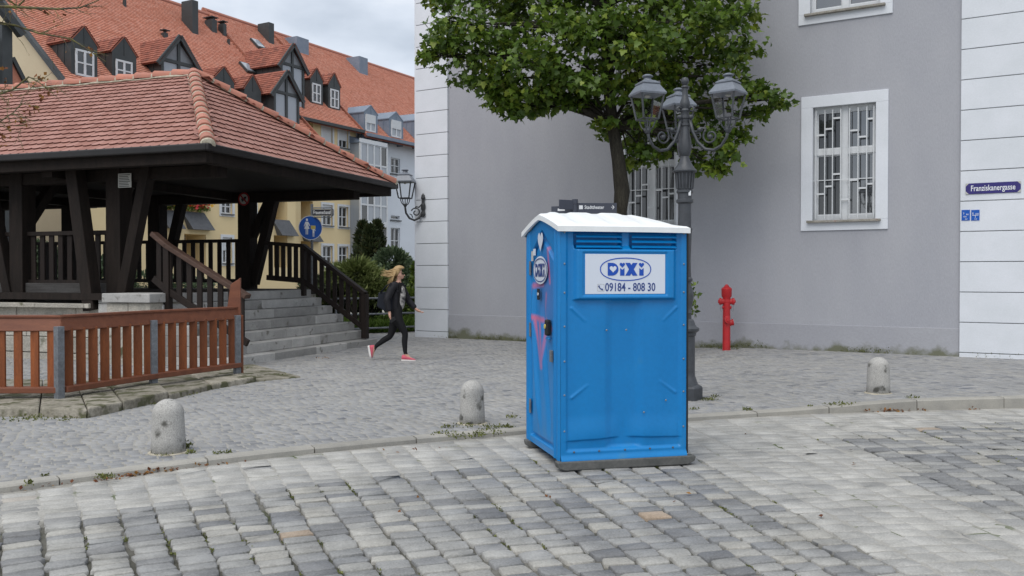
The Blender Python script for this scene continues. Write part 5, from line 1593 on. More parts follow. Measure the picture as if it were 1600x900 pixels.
# broad upright rib and panel modelling
h += -.022 * band(U, .425, .70, .045) * band(z, .10, 1.33, .02)
h += .010 * np.exp(-((U - .30) / .11) ** 2) * band(z, .16, 1.30, .12) + .010 * np.exp(-((U - .85) / .11) ** 2) * band(z, .16, 1.30, .12)
for (x0, z0_, x1, z1_) in ((.10, 1.27, .215, 1.165), (TWD - .09, 1.27, TWD - .205, 1.165), (.10, .525, .235, .625), (TWD - .10, .545, TWD - .235, .64)):
    d = np.array([x1 - x0, z1_ - z0_]); L2 = (d ** 2).sum()
    t = np.clip(((U - x0) * d[0] + (z - z0_) * d[1]) / L2, 0, 1)
    dist = np.hypot(U - x0 - t * d[0], z - z0_ - t * d[1])
    h += .009 * np.clip(1 - dist / .020, 0, 1) * (0.35 + .65 * np.abs(1 - t))
# ledges near the foot
for a, b_, sgn in ((.06, .505, 1), (.615, 1.06, -1)):
    zl = .165 + .014 * ((U - a) / (b_ - a) if sgn > 0 else (b_ - U) / (b_ - a))
    h += .013 * band(U, a, b_, .045) * sstep(zl - .006, zl + .004, z) * (1 - sstep(zl + .02, zl + .22, z))
h += .020 * sstep(.055, .0, z)                                                          # flared foot
h += .0018 * (vnoise(U, z, 5, 8) - .5) + .003 * (vnoise(U, z, 1.5, 9) - .5)             # moulding waviness
V = np.stack([U, -h, Vv], -1).reshape(-1, 3)
i = (np.arange(nv - 1)[:, None] * nu + np.arange(nu - 1)[None, :]).ravel()
F = np.stack([i, i + 1, i + 1 + nu, i + nu], -1)
link("front_panel", npmesh("front_panel", V, F, M['blue'], smooth=True), pt)
for a, b_ in ((.125, .535), (.615, 1.03)):
    for k in range(3):
        zz = TZ0 + 1.778 + k * .043
        mb = MB()
        vs = []
        for y, z_, ins in ((-.016, zz, 0), (.012, zz + .019, .012), (.016, zz + .013, .012), (-.012, zz - .006, 0)):
            vs += [(a + .003 + ins, y, z_), (b_ - .003 - ins, y, z_)]
        mb.add(vs, [(0, 1, 3, 2), (2, 3, 5, 4), (4, 5, 7, 6), (6, 7, 1, 0), (0, 2, 4, 6), (1, 7, 5, 3)])
        mb.build("louvre_slat", M['blue'], pt)
# body shell behind: right, back and inside faces
ap = 2.165
mb = MB()
y0, yb = .012, TDP
gab = [(y0, TZ0), (yb, TZ0), (yb, 1.985), (TDP / 2, ap - .03), (y0, 1.99)]
for k_g, x in enumerate((.055, TWD - .004)):
    mb.add([(x, p[0], p[1] if not (k_g and p[1] > 2.0) else 2.02) for p in gab], [(0, 1, 2, 3, 4)])
mb.add([(.0, yb, TZ0), (TWD - .004, yb, TZ0), (TWD - .004, yb, 1.985), (0, yb, 1.985)], [(0, 1, 2, 3)])
mb.add([(0, 0, TZ0), (TWD, 0, TZ0), (TWD, TDP, TZ0), (0, TDP, TZ0)], [(0, 1, 2, 3)])
mb.build("shell", M['blue'], pt)
MB().box(TWD - .002, TWD + .014, -.004, .03, TZ0 + .02, 1.99).build("corner_seal", M['black'], pt)
# door side (local -x), heightfield in y,z
ny, nz = 130, 330
Yg, Zg = np.meshgrid(np.linspace(0, TDP, ny), np.linspace(TZ0, 2.20, nz))
gz_ = 1.985 + (ap - 2.0) * (1 - np.abs(Yg - TDP / 2) / (TDP / 2))                       # gable line
Zc = np.minimum(Zg, gz_)
hh_ = np.zeros_like(Yg)
for yc, wd, am in ((.035, .02, .018), (.085, .012, .012), (.125, .012, -.014), (.165, .014, .012), (1.0, .015, .012), (1.05, .015, .012)):
    hh_ += am * np.exp(-((Yg - yc) / wd) ** 2)
arch = 1.80 + .22 * (1 - np.abs(Yg - .58) / .38)
inside = band(Yg, .20, .96, .008) * (1 - sstep(arch - .006, arch + .006, Zc)) * sstep(.13, .145, Zc)
hh_ += -.035 * inside
arch2 = arch - .07
leaf = band(Yg, .235, .925, .01) * (1 - sstep(arch2 - .01, arch2 + .01, Zc)) * sstep(.165, .18, Zc)
hh_ += .028 * leaf
mid_ = .58 + .12 * np.sin((Zc - .6) * 2.1)
hh_ += leaf * .030 * np.exp(-((Yg - mid_ - .16) / .05) ** 2) * band(Zc, .3, 1.5, .2)
hh_ += -leaf * .025 * np.exp(-((Yg - mid_ + .14) / .06) ** 2) * band(Zc, .25, 1.35, .2)
hh_ += .003 * (vnoise(Yg, Zc, 2.5, 17) - .5)
V = np.stack([-hh_, Yg, Zc], -1).reshape(-1, 3)
i = (np.arange(nz - 1)[:, None] * ny + np.arange(ny - 1)[None, :]).ravel()
F = np.stack([i, i + ny, i + 1 + ny, i + 1], -1)
# red sprayed graffiti: strokes in y,z with soft edges
strokes = [((.93, 1.52), (.55, 1.54)), ((.93, 1.52), (.90, 1.22)), ((.93, 1.24), (.60, 1.22)), ((.80, 1.22), (.64, .80)), ((.64, .80), (.46, 1.45)), ((.42, 1.85), (.35, 1.56)), ((.52, 1.24), (.30, 1.16)), ((.62, .80), (.68, 1.2)), ((.36, 1.2), (.50, 1.08))]
cyz = V[F].mean(1)
sp_ = np.zeros(len(F))
for (y0_, z0_), (y1_, z1_) in strokes:
    d = np.array([y1_ - y0_, z1_ - z0_]); t = np.clip(((cyz[:, 1] - y0_) * d[0] + (cyz[:, 2] - z0_) * d[1]) / (d ** 2).sum(), 0, 1)
    dist = np.hypot((cyz[:, 1] - y0_ - t * d[0]), cyz[:, 2] - z0_ - t * d[1])
    sp_ = np.maximum(sp_, np.clip(1.25 - dist / .032, 0, 1) * (.55 + .45 * vnoise(cyz[:, 1], cyz[:, 2], 6, 2)))
sp_ = np.maximum(sp_ * .8, .12 * np.clip(1 - np.hypot((cyz[:, 1] - .45) / .35, (cyz[:, 2] - 1.45) / .5), 0, 1))
mblue2 = M['blue'].copy(); mblue2.name = "blue_plastic_sprayed"
t = mblue2.node_tree; b = t.nodes["Principled BSDF"]; src = b.inputs["Base Color"].links[0].from_socket
a_ = nd(t, "ShaderNodeAttribute"); a_.attribute_name = "spray"
mx = nd(t, "ShaderNodeMixRGB"); mx.inputs[2].default_value = (0.62, 0.13, 0.20, 1)
t.links.new(a_.outputs["Fac"], mx.inputs[0]); t.links.new(src, mx.inputs[1]); t.links.new(mx.outputs[0], b.inputs["Base Color"])
dr = link("door", npmesh("door", V, F, mblue2, smooth=True, extra={"spray": sp_}), pt)
dr['label'] = "door side sprayed with faint red paint"
# print and fittings on the door
RY = Matrix.Rotation(-math.pi / 2, 4, 'Z')     # letters read from -x
def on_door(y, z, off=.012): return Matrix.Translation((-off, y, z)) @ RY
def ring(mb, rx, rz, t_, y=-.002, n=40, squash=1.0):
    vs = []; fs = []
    for j in range(n):
        a = 2 * math.pi * j / n
        e = lambda r: (math.copysign(abs(math.cos(a)) ** .9, math.cos(a)) * r[0], math.copysign(abs(math.sin(a)) ** .9, math.sin(a)) * r[1])
        o_ = e((rx, rz)); i_ = e((rx - t_, rz - t_))
        vs += [(o_[0], y, o_[1]), (i_[0], y, i_[1]), (o_[0], y + .003, o_[1])]
    for j in range(n):
        k = (j + 1) % n; fs += [(j * 3, k * 3, k * 3 + 1, j * 3 + 1), (j * 3 + 2, k * 3 + 2, k * 3, j * 3)]
    return mb.add(vs, fs)
def ellipse(mb, rx, rz, y, n=40):
    return mb.add([(math.cos(2 * math.pi * j / n) * rx, y, math.sin(2 * math.pi * j / n) * rz) for j in range(n)], [tuple(range(n))])
def heart(cx_, cz_, s):
    P = []
    for k in range(24):
        t = 2 * math.pi * k / 24
        x = 16 * math.sin(t) ** 3; y = 13 * math.cos(t) - 5 * math.cos(2 * t) - 2 * math.cos(3 * t) - math.cos(4 * t)
        P.append((cx_ + x / 16 * s, cz_ + y / 16 * s))
    return P
def logo(parent, Mx, W, col, bg, ringed=True, name="logo"):
    """oval with the four letters, hearts for dots and in the bowl of the D"""
    mb = MB()
    if ringed: ring(mb, W, W * .43, W * .035, -.0022)
    H_ = W * .235
    def poly(p, y=-.0022): mb.add([(q[0], y, q[1]) for q in p], [tuple(range(len(p)))])
    x0 = -W * .70
    Dp = [(x0, -H_), (x0 + W * .17, -H_)] + [(x0 + W * .17 + math.sin(t) * W * .245, -math.cos(t) * H_) for t in np.linspace(.15, math.pi - .15, 10)] + [(x0 + W * .17, H_), (x0, H_)]
    poly(Dp)
    def letter_i(x):
        w_ = W * .085
        poly([(x - w_, -H_), (x + w_, -H_), (x + w_, H_ * .20), (x, -H_ * .08), (x - w_, H_ * .20)]); poly(heart(x, H_ * .68, W * .105))
    letter_i(-W * .135)
    xx = W * .22; t_ = W * .10; hw2 = W * .21
    poly([(xx - hw2 - t_ * .3, -H_), (xx - hw2 + t_ * 1.6, -H_), (xx + hw2 + t_ * .3, H_), (xx + hw2 - t_ * 1.6, H_)])
    poly([(xx + hw2 + t_ * .3, -H_), (xx - hw2 + t_ * 1.6, H_), (xx - hw2 - t_ * .3, H_), (xx + hw2 - t_ * 1.6, -H_)][::1], -.00235)
    letter_i(W * .615)
    for i_ in range(len(mb.v)): mb.v[i_] = tuple(Mx @ Vector(mb.v[i_]))
    o = mb.build(name, col, parent)
    mb = MB(); mb.add([(q[0], -.0032, q[1]) for q in heart(x0 + W * .205, H_ * .05, W * .135)], [tuple(range(24))], 0, .5, Mx); mb.build("logo_heart", bg, parent)
    return o
dx = on_door(.60, 1.665, .010)
mb = MB(); ellipse(mb, .235, .125, 0); mb.v = [tuple(dx @ Vector(q)) for q in mb.v]; mb.build("logo_oval", M['decal'], dr)
logo(dr, on_door(.60, 1.665, .012) @ Matrix.Diagonal((1, 1, 1.15, 1)), .215, M['print_dark'], M['decal'])
mb = MB(); mb.add([(q[0], 0, q[1]) for q in heart(0, 0, .085)], [tuple(range(24))], 0, .5, on_door(.585, 1.925, .012) @ Matrix.Diagonal((1, 1, 1.15, 1))); mb.build("heart_decal", M['decal'], dr)
MB().box(-.010, -.006, .76, .84, 1.80, 1.86).build("sticker", M['decal'], dr); MB().box(-.011, -.0065, .84, .90, 1.75, 1.84).build("sticker", M['grey_print'], dr)
MB().box(-.022, -.012, .60, .66, 1.40, 1.50).build("sticker", M['black'], dr); text("TOI", .034, on_door(.63, 1.45, .0235), M['white'], dr)
mb = MB(); mb.box(-.045, .0, .275, .345, 1.10, 1.24); mb.build("lock", M['black'], dr, bevel=.015)
mb = MB(); mb.lathe([(.0, 0), (.02, 0), (.02, .008), (0, .008)], 10, M_=Matrix.Translation((-.045, .31, 1.18)) @ Matrix.Rotation(-math.pi / 2, 4, 'Y')); mb.build("lock_dial", M['sticker'], dr)
MB().box(-.03, -.01, .26, .36, 1.065, 1.085).build("handle_lip", M['blue'], dr, bevel=.006)
MB().box(-.02, .0, .215, .27, .88, .98).build("latch", M['galv'], dr, bevel=.003)
for zz in (.34, 1.05, 1.62): MB().box(-.012, .0, .935, .975, zz, zz + .13).build("hinge", M['galv'], dr, bevel=.003)
# plate on the front
ph = -(.046 - .018 - .010) - .003
sg = MB(); sg.box(.205, .918, ph, ph + .006, TZ0 + 1.388, TZ0 + 1.722); sgo = sg.build("sign_plate", M['decal'], pt, bevel=.002)
cxs_, czs_ = .5615, TZ0 + 1.388
logo(sgo, Matrix.Translation((cxs_ + .0, ph - .0005, czs_ + .207)), .228, M['print_blue'], M['decal'])
text("09184 - 808 30", .098, Matrix.Translation((cxs_ + .042, ph - .0008, czs_ + .054)), M['print_dark'], sgo, bold=.0012, fit=.448)
mb = MB(); 
for a, b_, c, d in ((-.25, -.19, .025, .027), (-.25, -.19, .081, .083), (-.25, -.248, .025, .083), (-.192, -.19, .025, .083)): mb.box(cxs_ + a, cxs_ + b_, ph - .0015, ph - .0002, czs_ + c, czs_ + d)
mb.build("phone_box", M['grey_print'], sgo)
mb = MB(); mb.tube([(cxs_ - .238, ph - .001, czs_ + .071), (cxs_ - .233, ph - .001, czs_ + .055), (cxs_ - .220, ph - .001, czs_ + .043), (cxs_ - .204, ph - .001, czs_ + .037)], [.0075, .0045, .0045, .0075], 6); mb.build("phone_symbol", M['print_dark'], sgo)
# screws
def screw(x, z_, y=-.004): 
    mb = MB(); mb.lathe([(.0085, 0), (.0085, .003), (.004, .006)], 8, M_=Matrix.Translation((x, y, z_)) @ Matrix.Rotation(math.pi / 2, 4, 'X')); return mb
for x in (.032, TWD - .028):
    for zz in (.25, .55, .83, 1.12, 1.40, 1.64, 1.90): screw(x, TZ0 + zz, -.001).build("screw", M['screw'], pt)
for x in (.115, .335, .565, .79, 1.0): screw(x, TZ0 + .075, -.003).build("screw", M['skid'], pt)
for x, zz in ((.40, 1.085), (.575, 1.085), (.935, .48), (.735, .385)): screw(x, TZ0 + zz, .0).build("screw", M['screw'], pt)
# skids
for y in (-.02, TDP - .12):
    mb = MB(); mb.prism([(-.04, .065), (-.03, .02), (.03, 0), (TWD + .0, 0), (TWD + .06, .03), (TWD + .07, .068), (TWD + .06, .072), (-.03, .072)], .10, Matrix.Translation((0, y - .03, 0.006)))
    mb.build("skid", M['skid'], pt, bevel=.008)
# white moulded roof
nx_, ny_ = 150, 90
X_, Y_ = np.meshgrid(np.linspace(-.038, TWD + .014, nx_), np.linspace(-.042, TDP + .042, ny_))
s = np.clip(np.abs(Y_ - TDP / 2) / (TDP / 2 + .06), 0, 1)
tx_ = np.clip((X_ - .62) / (TWD + .014 - .62), 0, 1)
endf = 1 - .74 * tx_ ** 2.2
lf = 1 - .05 * np.clip(1 - (X_ + .065) / .12, 0, 1)
Zr = 2.032 + .138 * (1 - s ** 1.25) * endf * lf
pan = np.zeros_like(X_)
for a, b_ in ((.03, .155), (.21, .45), (.50, .73), (.78, 1.02)):
    pan = np.maximum(pan, np.clip(np.minimum((X_ - a) / .05, (b_ - X_) / .05), 0, 1))
pan = pan * pan * (3 - 2 * pan) * np.clip((.93 - s) / .09, 0, 1)
Zr = Zr + .011 * pan
edge = np.minimum(np.minimum(X_ + .038, TWD + .014 - X_), np.minimum(Y_ + .042, TDP + .042 - Y_))
Zr = Zr - .012 * np.clip(1 - edge / .02, 0, 1)
V = np.stack([X_, Y_, Zr], -1).reshape(-1, 3)
i = (np.arange(ny_ - 1)[:, None] * nx_ + np.arange(nx_ - 1)[None, :]).ravel()
F = np.stack([i, i + 1, i + 1 + nx_, i + nx_], -1)
# lip all round
bidx = list(range(nx_)) + [k * nx_ + nx_ - 1 for k in range(1, ny_)] + [(ny_ - 1) * nx_ + k for k in range(nx_ - 2, -1, -1)] + [k * nx_ for k in range(ny_ - 2, 0, -1)]
lip = V[bidx].copy(); lip[:, 2] -= .044
lip2 = lip.copy(); ctr = np.array([TWD / 2, TDP / 2, 0]); lip2[:, :2] += (ctr[:2] - lip2[:, :2]) * .035
o1 = len(V); o2 = o1 + len(lip)
nb_ = len(bidx)
F2 = np.array([[bidx[k], o1 + k, o1 + (k + 1) % nb_, bidx[(k + 1) % nb_]] for k in range(nb_)] + [[o1 + k, o2 + k, o2 + (k + 1) % nb_, o1 + (k + 1) % nb_] for k in range(nb_)])
rf = link("roof", npmesh("roof", np.concatenate([V, lip, lip2]), np.concatenate([F, F2[:, ::-1]]), M['roof_white'], smooth=True), pt)
rf.data.set_sharp_from_angle(angle=R(45))

# ================================================================== STREET LAMP WITH THREE LANTERNS
lb = gpp(1069, 623)
sl = thing("street_lamp", "grey ornate cast-iron lamp post with three lanterns, behind the blue cabin", "street lamp", (lb.x, lb.y, lb.z))
def zpx(py): return HC + (430 - py) * lb.y / FPX - lb.z
MB().lathe([(.235, -.02), (.235, .15), (.225, .17), (.19, .185)], 8, rot=R(22.5)).build("plinth", M['lampgrey'], sl, bevel=.006)
shaft = [(.175, .18), (.165, .22), (.155, .25), (.14, .29), (.135, .33), (.135, .80), (.15, .815), (.15, .845), (.185, .87), (.19, .90), (.155, .925), (.14, .945), (.12, 1.0), (.09, 1.02), (.088, 1.08), (.10, 1.10), (.085, 1.14), (.105, 1.22), (.12, 1.30), (.11, 1.38), (.08, 1.46), (.085, 1.49), (.105, 1.51), (.105, 1.53), (.085, 1.55), (.078, 1.75),
         (.09, 2.13), (.098, 2.14), (.098, 2.165), (.085, 2.18), (.082, 2.48), (.108, 2.50), (.108, 2.53), (.088, 2.545), (.088, 2.61), (.105, 2.625), (.105, 2.65), (.09, 2.66)]
MB().lathe(shaft, 20).build("shaft", M['lampgrey'], sl, smooth=True, autos=35)
mb = MB(); mb.lathe([(.09, 2.64), (.095, 2.70), (.115, 2.86), (.118, 2.88)], 16)
for k in range(16):
    a = 2 * math.pi * k / 16; mb.tube([(.10 * math.cos(a), .10 * math.sin(a), 2.67), (.118 * math.cos(a), .118 * math.sin(a), 2.87)], .012, 5)
mb.build("fluted_capital", M['lampgrey'], sl, smooth=True, autos=40)
top_ = [(.15, 2.88), (.155, 2.90), (.13, 2.93), (.085, 3.00), (.062, 3.06), (.058, 3.10), (.07, 3.11), (.085, 3.16), (.095, 3.22), (.088, 3.30), (.066, 3.42), (.058, 3.50), (.072, 3.515), (.072, 3.54), (.058, 3.55), (.062, 3.60), (.076, 3.615), (.076, 3.64), (.058, 3.65), (.06, 3.70), (.075, 3.72), (.05, 3.75), (.068, 3.79), (.07, 3.83), (.045, 3.90), (.04, 3.94), (.038, 4.02), (.045, 4.03), (.055, 4.04), (.05, 4.055), (.03, 4.065), (.052, 4.10), (.055, 4.13), (.04, 4.165), (.0, 4.18)]
k_ = (zpx(126)) / 4.18
MB().lathe([(r * (1 if z_ < 3.1 else .92), 2.88 + (z_ - 2.88) * .93) for r, z_ in top_], 18).build("upper_stem", M['lampgrey'], sl, smooth=True, autos=35)
def lantern(parent, c, zb, sc_, rot, name="lantern"):
    """c: (x,y) of its axis, zb: height of the holder foot"""
    ca = lambda r, z_, k: (c[0] + r * math.sqrt(2) * math.cos(rot + math.pi / 4 + k * math.pi / 2), c[1] + r * math.sqrt(2) * math.sin(rot + math.pi / 4 + k * math.pi / 2), z_)
    zc = zb + .19 * sc_; zt = zb + .61 * sc_; r0, r1 = .138 * sc_, .208 * sc_
    mb = MB()
    for k in range(4):
        mb.tube([ca(r0, zc, k), ca(r1, zt, k)], .019 * sc_, 5)
        mb.tube([ca(r0, zc, k), ca(r0, zc, k + 1)], .014 * sc_, 5); mb.tube([ca(r1, zt, k), ca(r1, zt, k + 1)], .014 * sc_, 5)
        # scrolled holder
        a = rot + math.pi / 2 * k + math.pi / 4
        q = [(.135, .19), (.13, .13), (.10, .06), (.055, .02), (.03, .0)]
        mb.tube([(c[0] + r * sc_ * math.cos(a), c[1] + r * sc_ * math.sin(a), zb + z_ * sc_) for r, z_ in q], .0125 * sc_, 5)
    mb.lathe([(.03, -.03), (.045, 0), (.04, .03), (.02, .05)], 10, (c[0], c[1], zb), 0)
    mb.tube([(c[0], c[1], zb + .03), (c[0], c[1], zb + .21 * sc_)], .012, 6)
    ln = mb.build(name, M['lampgrey'], parent)
    mb = MB()
    for k in range(4): mb.add([ca(r0, zc, k), ca(r0, zc, k + 1), ca(r1, zt, k + 1), ca(r1, zt, k)], [(0, 1, 2, 3)])
    mb.build("glass", M['clear'], ln)
    mb = MB()
    rr = [(.235, zt - .012 * 1), (.24, zt + .015 * sc_), (.145, zt + .165 * sc_), (.158, zt + .17 * sc_), (.158, zt + .188 * sc_), (.095, zt + .23 * sc_)]
    for (ra, za), (rb_, zb_) in zip(rr[:-1], rr[1:]):
        for k in range(4): mb.add([ca(ra * sc_, za, k), ca(ra * sc_, za, k + 1), ca(rb_ * sc_, zb_, k + 1), ca(rb_ * sc_, zb_, k)], [(0, 1, 2, 3)])
    mb.add([ca(.235 * sc_, zt - .012, k) for k in range(4)], [(3, 2, 1, 0)])
    mb.lathe([(.11, .27), (.10, .29), (.075, .30), (.065, .335), (.10, .35), (.105, .365), (.08, .385), (.045, .40), (0, .405)], 14, (c[0], c[1], zt), 0) if sc_ == 1 else mb.lathe([(r * sc_, z_ * sc_) for r, z_ in [(.10, .225), (.09, .24), (.07, .25), (.06, .28), (.092, .295), (.095, .31), (.075, .325), (.045, .338), (0, .343)]], 14, (c[0], c[1], zt), 0)
    mb.build("lantern_roof", M['lantern_roof'], ln)
    mb = MB(); mb.lathe([(.025, 0), (.035, .01), (.03, .03), (.0, .035)], 10, (c[0], c[1], zt - .05 * sc_)); mb.build("lamp_head", M['grey_print'], ln)
    return ln
for ang_, rot in ((-33, R(50)), (88, R(22)), (205, R(18))):
    a = R(ang_); d = Vector((math.cos(a), math.sin(a), 0)); r_ = .565
    q = [(.06, 3.60), (.10, 3.45), (.17, 3.30), (.27, 3.20), (.38, 3.18), (.48, 3.23), (.545, 3.33), (.565, 3.42)]
    mb = MB(); mb.tube([(d.x * x, d.y * x, z_) for x, z_ in q], [.023, .022, .021, .021, .02, .019, .018, .024], 7)
    # scrolls inside the curve
    sp_pts = []
    for k in range(22):
        t = k / 21 * 2.4 * math.pi; rr = .105 - .075 * k / 21
        sp_pts.append((.34 + rr * math.cos(t + 2.2), 3.36 + rr * math.sin(t + 2.2)))
    mb.tube([(d.x * x, d.y * x, z_) for x, z_ in sp_pts], .013, 5)
    mb.tube([(d.x * x, d.y * x, z_) for x, z_ in [(.08, 3.44), (.16, 3.43), (.20, 3.47), (.28, 3.46), sp_pts[0]]], .014, 5)
    mb.tube([(d.x * x, d.y * x, z_) for x, z_ in [(.16, 3.31), (.21, 3.36), (.20, 3.41), (.15, 3.40)]], .011, 5)
    for x, z_ in ((.335, 3.35), (.20, 3.45), (.08, 3.62)): mb.lathe([(0, -.035), (.03, -.02), (.038, 0), (.03, .02), (0, .035)], 8, (d.x * x, d.y * x, z_))
    mb.tube([(d.x * x, d.y * x, z_) for x, z_ in [(.05, 3.72), (.09, 3.75), (.12, 3.73), (.11, 3.69), (.07, 3.70)]], .016, 5)
    mb.v = [(x, y, z_ - .045) for x, y, z_ in mb.v]; mb.build("arm", M['lampgrey'], sl, smooth=True)
    lantern(sl, (d.x * r_, d.y * r_), 3.37, .735, rot)
mb = MB(); mb.box(-.0, .03, -.085, -.08, 2.30, 2.36); mb.build("sticker", M['white'], sl, loc=(.03, -.008, .28))
# ================================================================== WALL LANTERN
wp = GB.v(662, 322, -.06)
wl_ = thing("wall_lantern", "black wall lantern on a scrolled bracket at the left white corner strip", "wall lamp", GB.M @ Vector((wp.x, -.055, wp.z)), GB.ang)
mb = MB()
mb.lathe([(.0, -.28), (.06, -.26), (.075, -.2), (.05, -.12), (.07, -.05), (.075, .02), (.05, .08), (.045, .16), (.07, .2), (.05, .27), (.0, .33)], 8); mb.v = [(x, y * .5 - .03, z_) for x, y, z_ in mb.v]
mb.build("wall_plate", M['iron'], wl_)
mb = MB()
q = [(-.05, -.08), (-.12, -.30), (-.22, -.36), (-.32, -.33), (-.41, -.22), (-.45, -.08), (-.46, .0)]
dirv = Vector((-.12, -.99, 0)).normalized()
# the arm swings out from the wall towards the open corner
ax_ = Vector((-.82, -.57, 0)).normalized()
def wpnt(r_, z_): v_ = ax_ * r_; return (v_.x, v_.y, z_)
mb.tube([wpnt(.04, -.16), wpnt(.12, -.30), wpnt(.24, -.36), wpnt(.36, -.31), wpnt(.45, -.18), wpnt(.47, -.05), wpnt(.47, .0)], [.03, .03, .03, .028, .028, .026, .026], 7)
sp2 = []
for k in range(20):
    t = k / 19 * 2.3 * math.pi; rr = .12 - .085 * k / 19; sp2.append(wpnt(.20 + rr * math.cos(t + .3), -.16 + rr * math.sin(t + .3)))
mb.tube(sp2, .018, 5); mb.tube([wpnt(.05, .05), wpnt(.12, -.03), wpnt(.2, -.02), sp2[3]], .018, 5); mb.tube([wpnt(.36, -.2), wpnt(.31, -.22), wpnt(.28, -.30)], .014, 5)
mb.build("bracket", M['iron'], wl_, smooth=True)
v_ = ax_ * .47
ln = lantern(wl_, (v_.x, v_.y), .01, .98, R(22))
ln.data.materials[0] = M['iron']
# ================================================================== HYDRANT
hp = gpp(1135, 547)
hy_ = thing("hydrant", "red cast-iron pillar hydrant at the foot of the grey wall", "hydrant", hp)
hs_ = hp.y / FPX                                # metres per photo pixel at its depth
Hh = (548 - 446) * hs_
k_ = Hh / 1.42
RH = .70
body = [(.125, -.03), (.125, .02), (.12, .05), (.118, .60), (.112, .95), (.118, 1.0), (.118, 1.03)]
MB().lathe([(r * k_ * RH, z_ * k_) for r, z_ in body], 20).build("barrel", M['hyd'], hy_, smooth=True, autos=40)
MB().lathe([(r * k_ * RH, z_ * k_) for r, z_ in [(.118, 1.03), (.13, 1.05), (.12, 1.08), (.12, 1.14), (.155, 1.17), (.16, 1.31), (.165, 1.33), (.145, 1.35), (.13, 1.36), (.08, 1.38), (.075, 1.40), (.045, 1.41), (.035, 1.43), (0, 1.435)]], 20).build("cap", M['hyd'], hy_, smooth=True, autos=40)
_hm = len(hy_.children)
for s_ in (-1, 1):
    mb = MB(); mb.lathe([(.06 * k_, 0), (.06 * k_, .09 * k_), (.075 * k_, .10 * k_), (.075 * k_, .16 * k_), (.05 * k_, .17 * k_), (.03 * k_, .20 * k_), (0, .2 * k_)], 14, M_=Matrix.Translation((s_ * .07 * k_, -.03, 1.06 * k_)) @ Matrix.Rotation(s_ * math.pi / 2, 4, 'Y')); mb.build("outlet", M['hyd'], hy_, smooth=True, autos=40)
    mb = MB(); mb.tube([(s_ * .20 * k_, -.05, 1.0 * k_), (s_ * .19 * k_, -.06, .86 * k_), (s_ * .17 * k_, -.06, .84 * k_)], .006, 5); mb.tube([(s_ * .15 * k_, -.05, 1.0 * k_), (s_ * .14 * k_, -.06, .86 * k_)], .006, 5); mb.build("chain", M['galv'], hy_)
    mb = MB(); mb.lathe([(.03, 0), (.035, .02), (.02, .05), (0, .05)], 8, M_=Matrix.Translation((s_ * .1 * k_, -.03, .93 * k_)) @ Matrix.Rotation(s_ * math.pi / 2, 4, 'Y')); mb.build("lug", M['hyd'], hy_, smooth=True)
mb = MB(); mb.lathe([(.075, 0), (.075, .07), (.085, .075), (.085, .10), (.05, .11), (.045, .13), (.0, .13)], 14, M_=Matrix.Translation((-.035, -.09, .655 * k_)) @ Matrix.Rotation(R(80), 4, 'X') @ Matrix.Rotation(R(15), 4, 'Y')); mb.build("valve", M['hyd'], hy_, smooth=True, autos=40)
mb = MB(); mb.lathe([(.06, 0), (.06, .08), (.07, .09), (.07, .12), (0, .125)], 12, M_=Matrix.Translation((.08 * k_, -.02, .58 * k_)) @ Matrix.Rotation(R(75), 4, 'Y')); mb.build("outlet", M['hyd'], hy_, smooth=True, autos=40)
for c in hy_.children[_hm:]:
    for v in c.data.vertices: v.co.x *= RH; v.co.y *= RH
# ================================================================== BOLLARDS
def bollard(px, py, hpx, wpx, label, seed, oct_=False):
    p = gpp(px, py); m_ = p.y / FPX * (1.0)
    H_ = hpx * m_ * 1.0; r0 = wpx * m_ / 2
    p.y += r0 * .9
    t = thing("bollard", label, "bollard", p, seed, "granite bollards along the kerb")
    prof = [(r0, -.04), (r0 * .97, H_ * .25), (r0 * .90, H_ * .72)]
    for k in range(1, 8):
        a = k / 7 * math.pi / 2; prof.append((r0 * .90 * math.cos(a) + .001, H_ * .72 + H_ * .28 * math.sin(a)))
    mb = MB().lathe(prof, 28)
    g = random.Random(seed)
    mb.v = [(x * (1 + g.uniform(-.012, .012)), y * (1 + g.uniform(-.012, .012)), z_ + g.uniform(-.002, .002)) for x, y, z_ in mb.v]
    mb.build("stone", M['granite'], t, smooth=True)
    mb = MB(); mb.lathe([(r0 + .03, -.03), (r0 + .025, .003), (r0 * .9, .008)], 24); mb.build("mortar_bed", M['mortar'], t)
bollard(254, 711, 85, 53, "round-topped granite bollard nearest the left kerb, with one dark patch near its top", 1)
bollard(737, 664, 68, 41, "round-topped granite bollard just left of the blue cabin, dark stained below its dome", 2)
bollard(1379, 616, 57, 36, "mottled granite bollard standing alone on the right-hand pavement", 3)
# ================================================================== DIRECTION SIGN BEHIND THE CABIN
SY = 13.2
dp = at(898, 600, SY); dpz = zp(dp.x)
ds = thing("direction_sign", "dark slate finger post with town direction arms showing above the cabin roof", "signpost", (dp.x, SY, dpz))
zt = at(898, 312, SY).z - dpz
mb = MB(); mb.tube([(0, 0, -.02), (0, 0, zt)], .038, 14); mb.lathe([(.045, zt - .06), (.045, zt + .005), (.0, zt + .01)], 14); mb.build("post", M['sign_dark'], ds)
m_ = SY / FPX
def arm(ang_, L_, z0, h_, txt, arrow, pict=False, sub=None):
    Mx = Matrix.Translation((0, 0, z0)) @ Matrix.Rotation(R(ang_), 4, 'Z')
    mb = MB(); mb.box(.04, .04 + L_, -.012, .012, -h_ / 2, h_ / 2, 0, .5, Mx); o = mb.build("sign_arm", M['sign_dark'], ds, bevel=.002)
    x0 = .06
    return o, Mx
o, Mx = arm(3, .58, zt - .125, .155, "", 1)
text("Stadttheater", .072, Mx @ Matrix.Translation((.285, -.0135, .012)), M['white'], o, bold=.001, fit=.29)
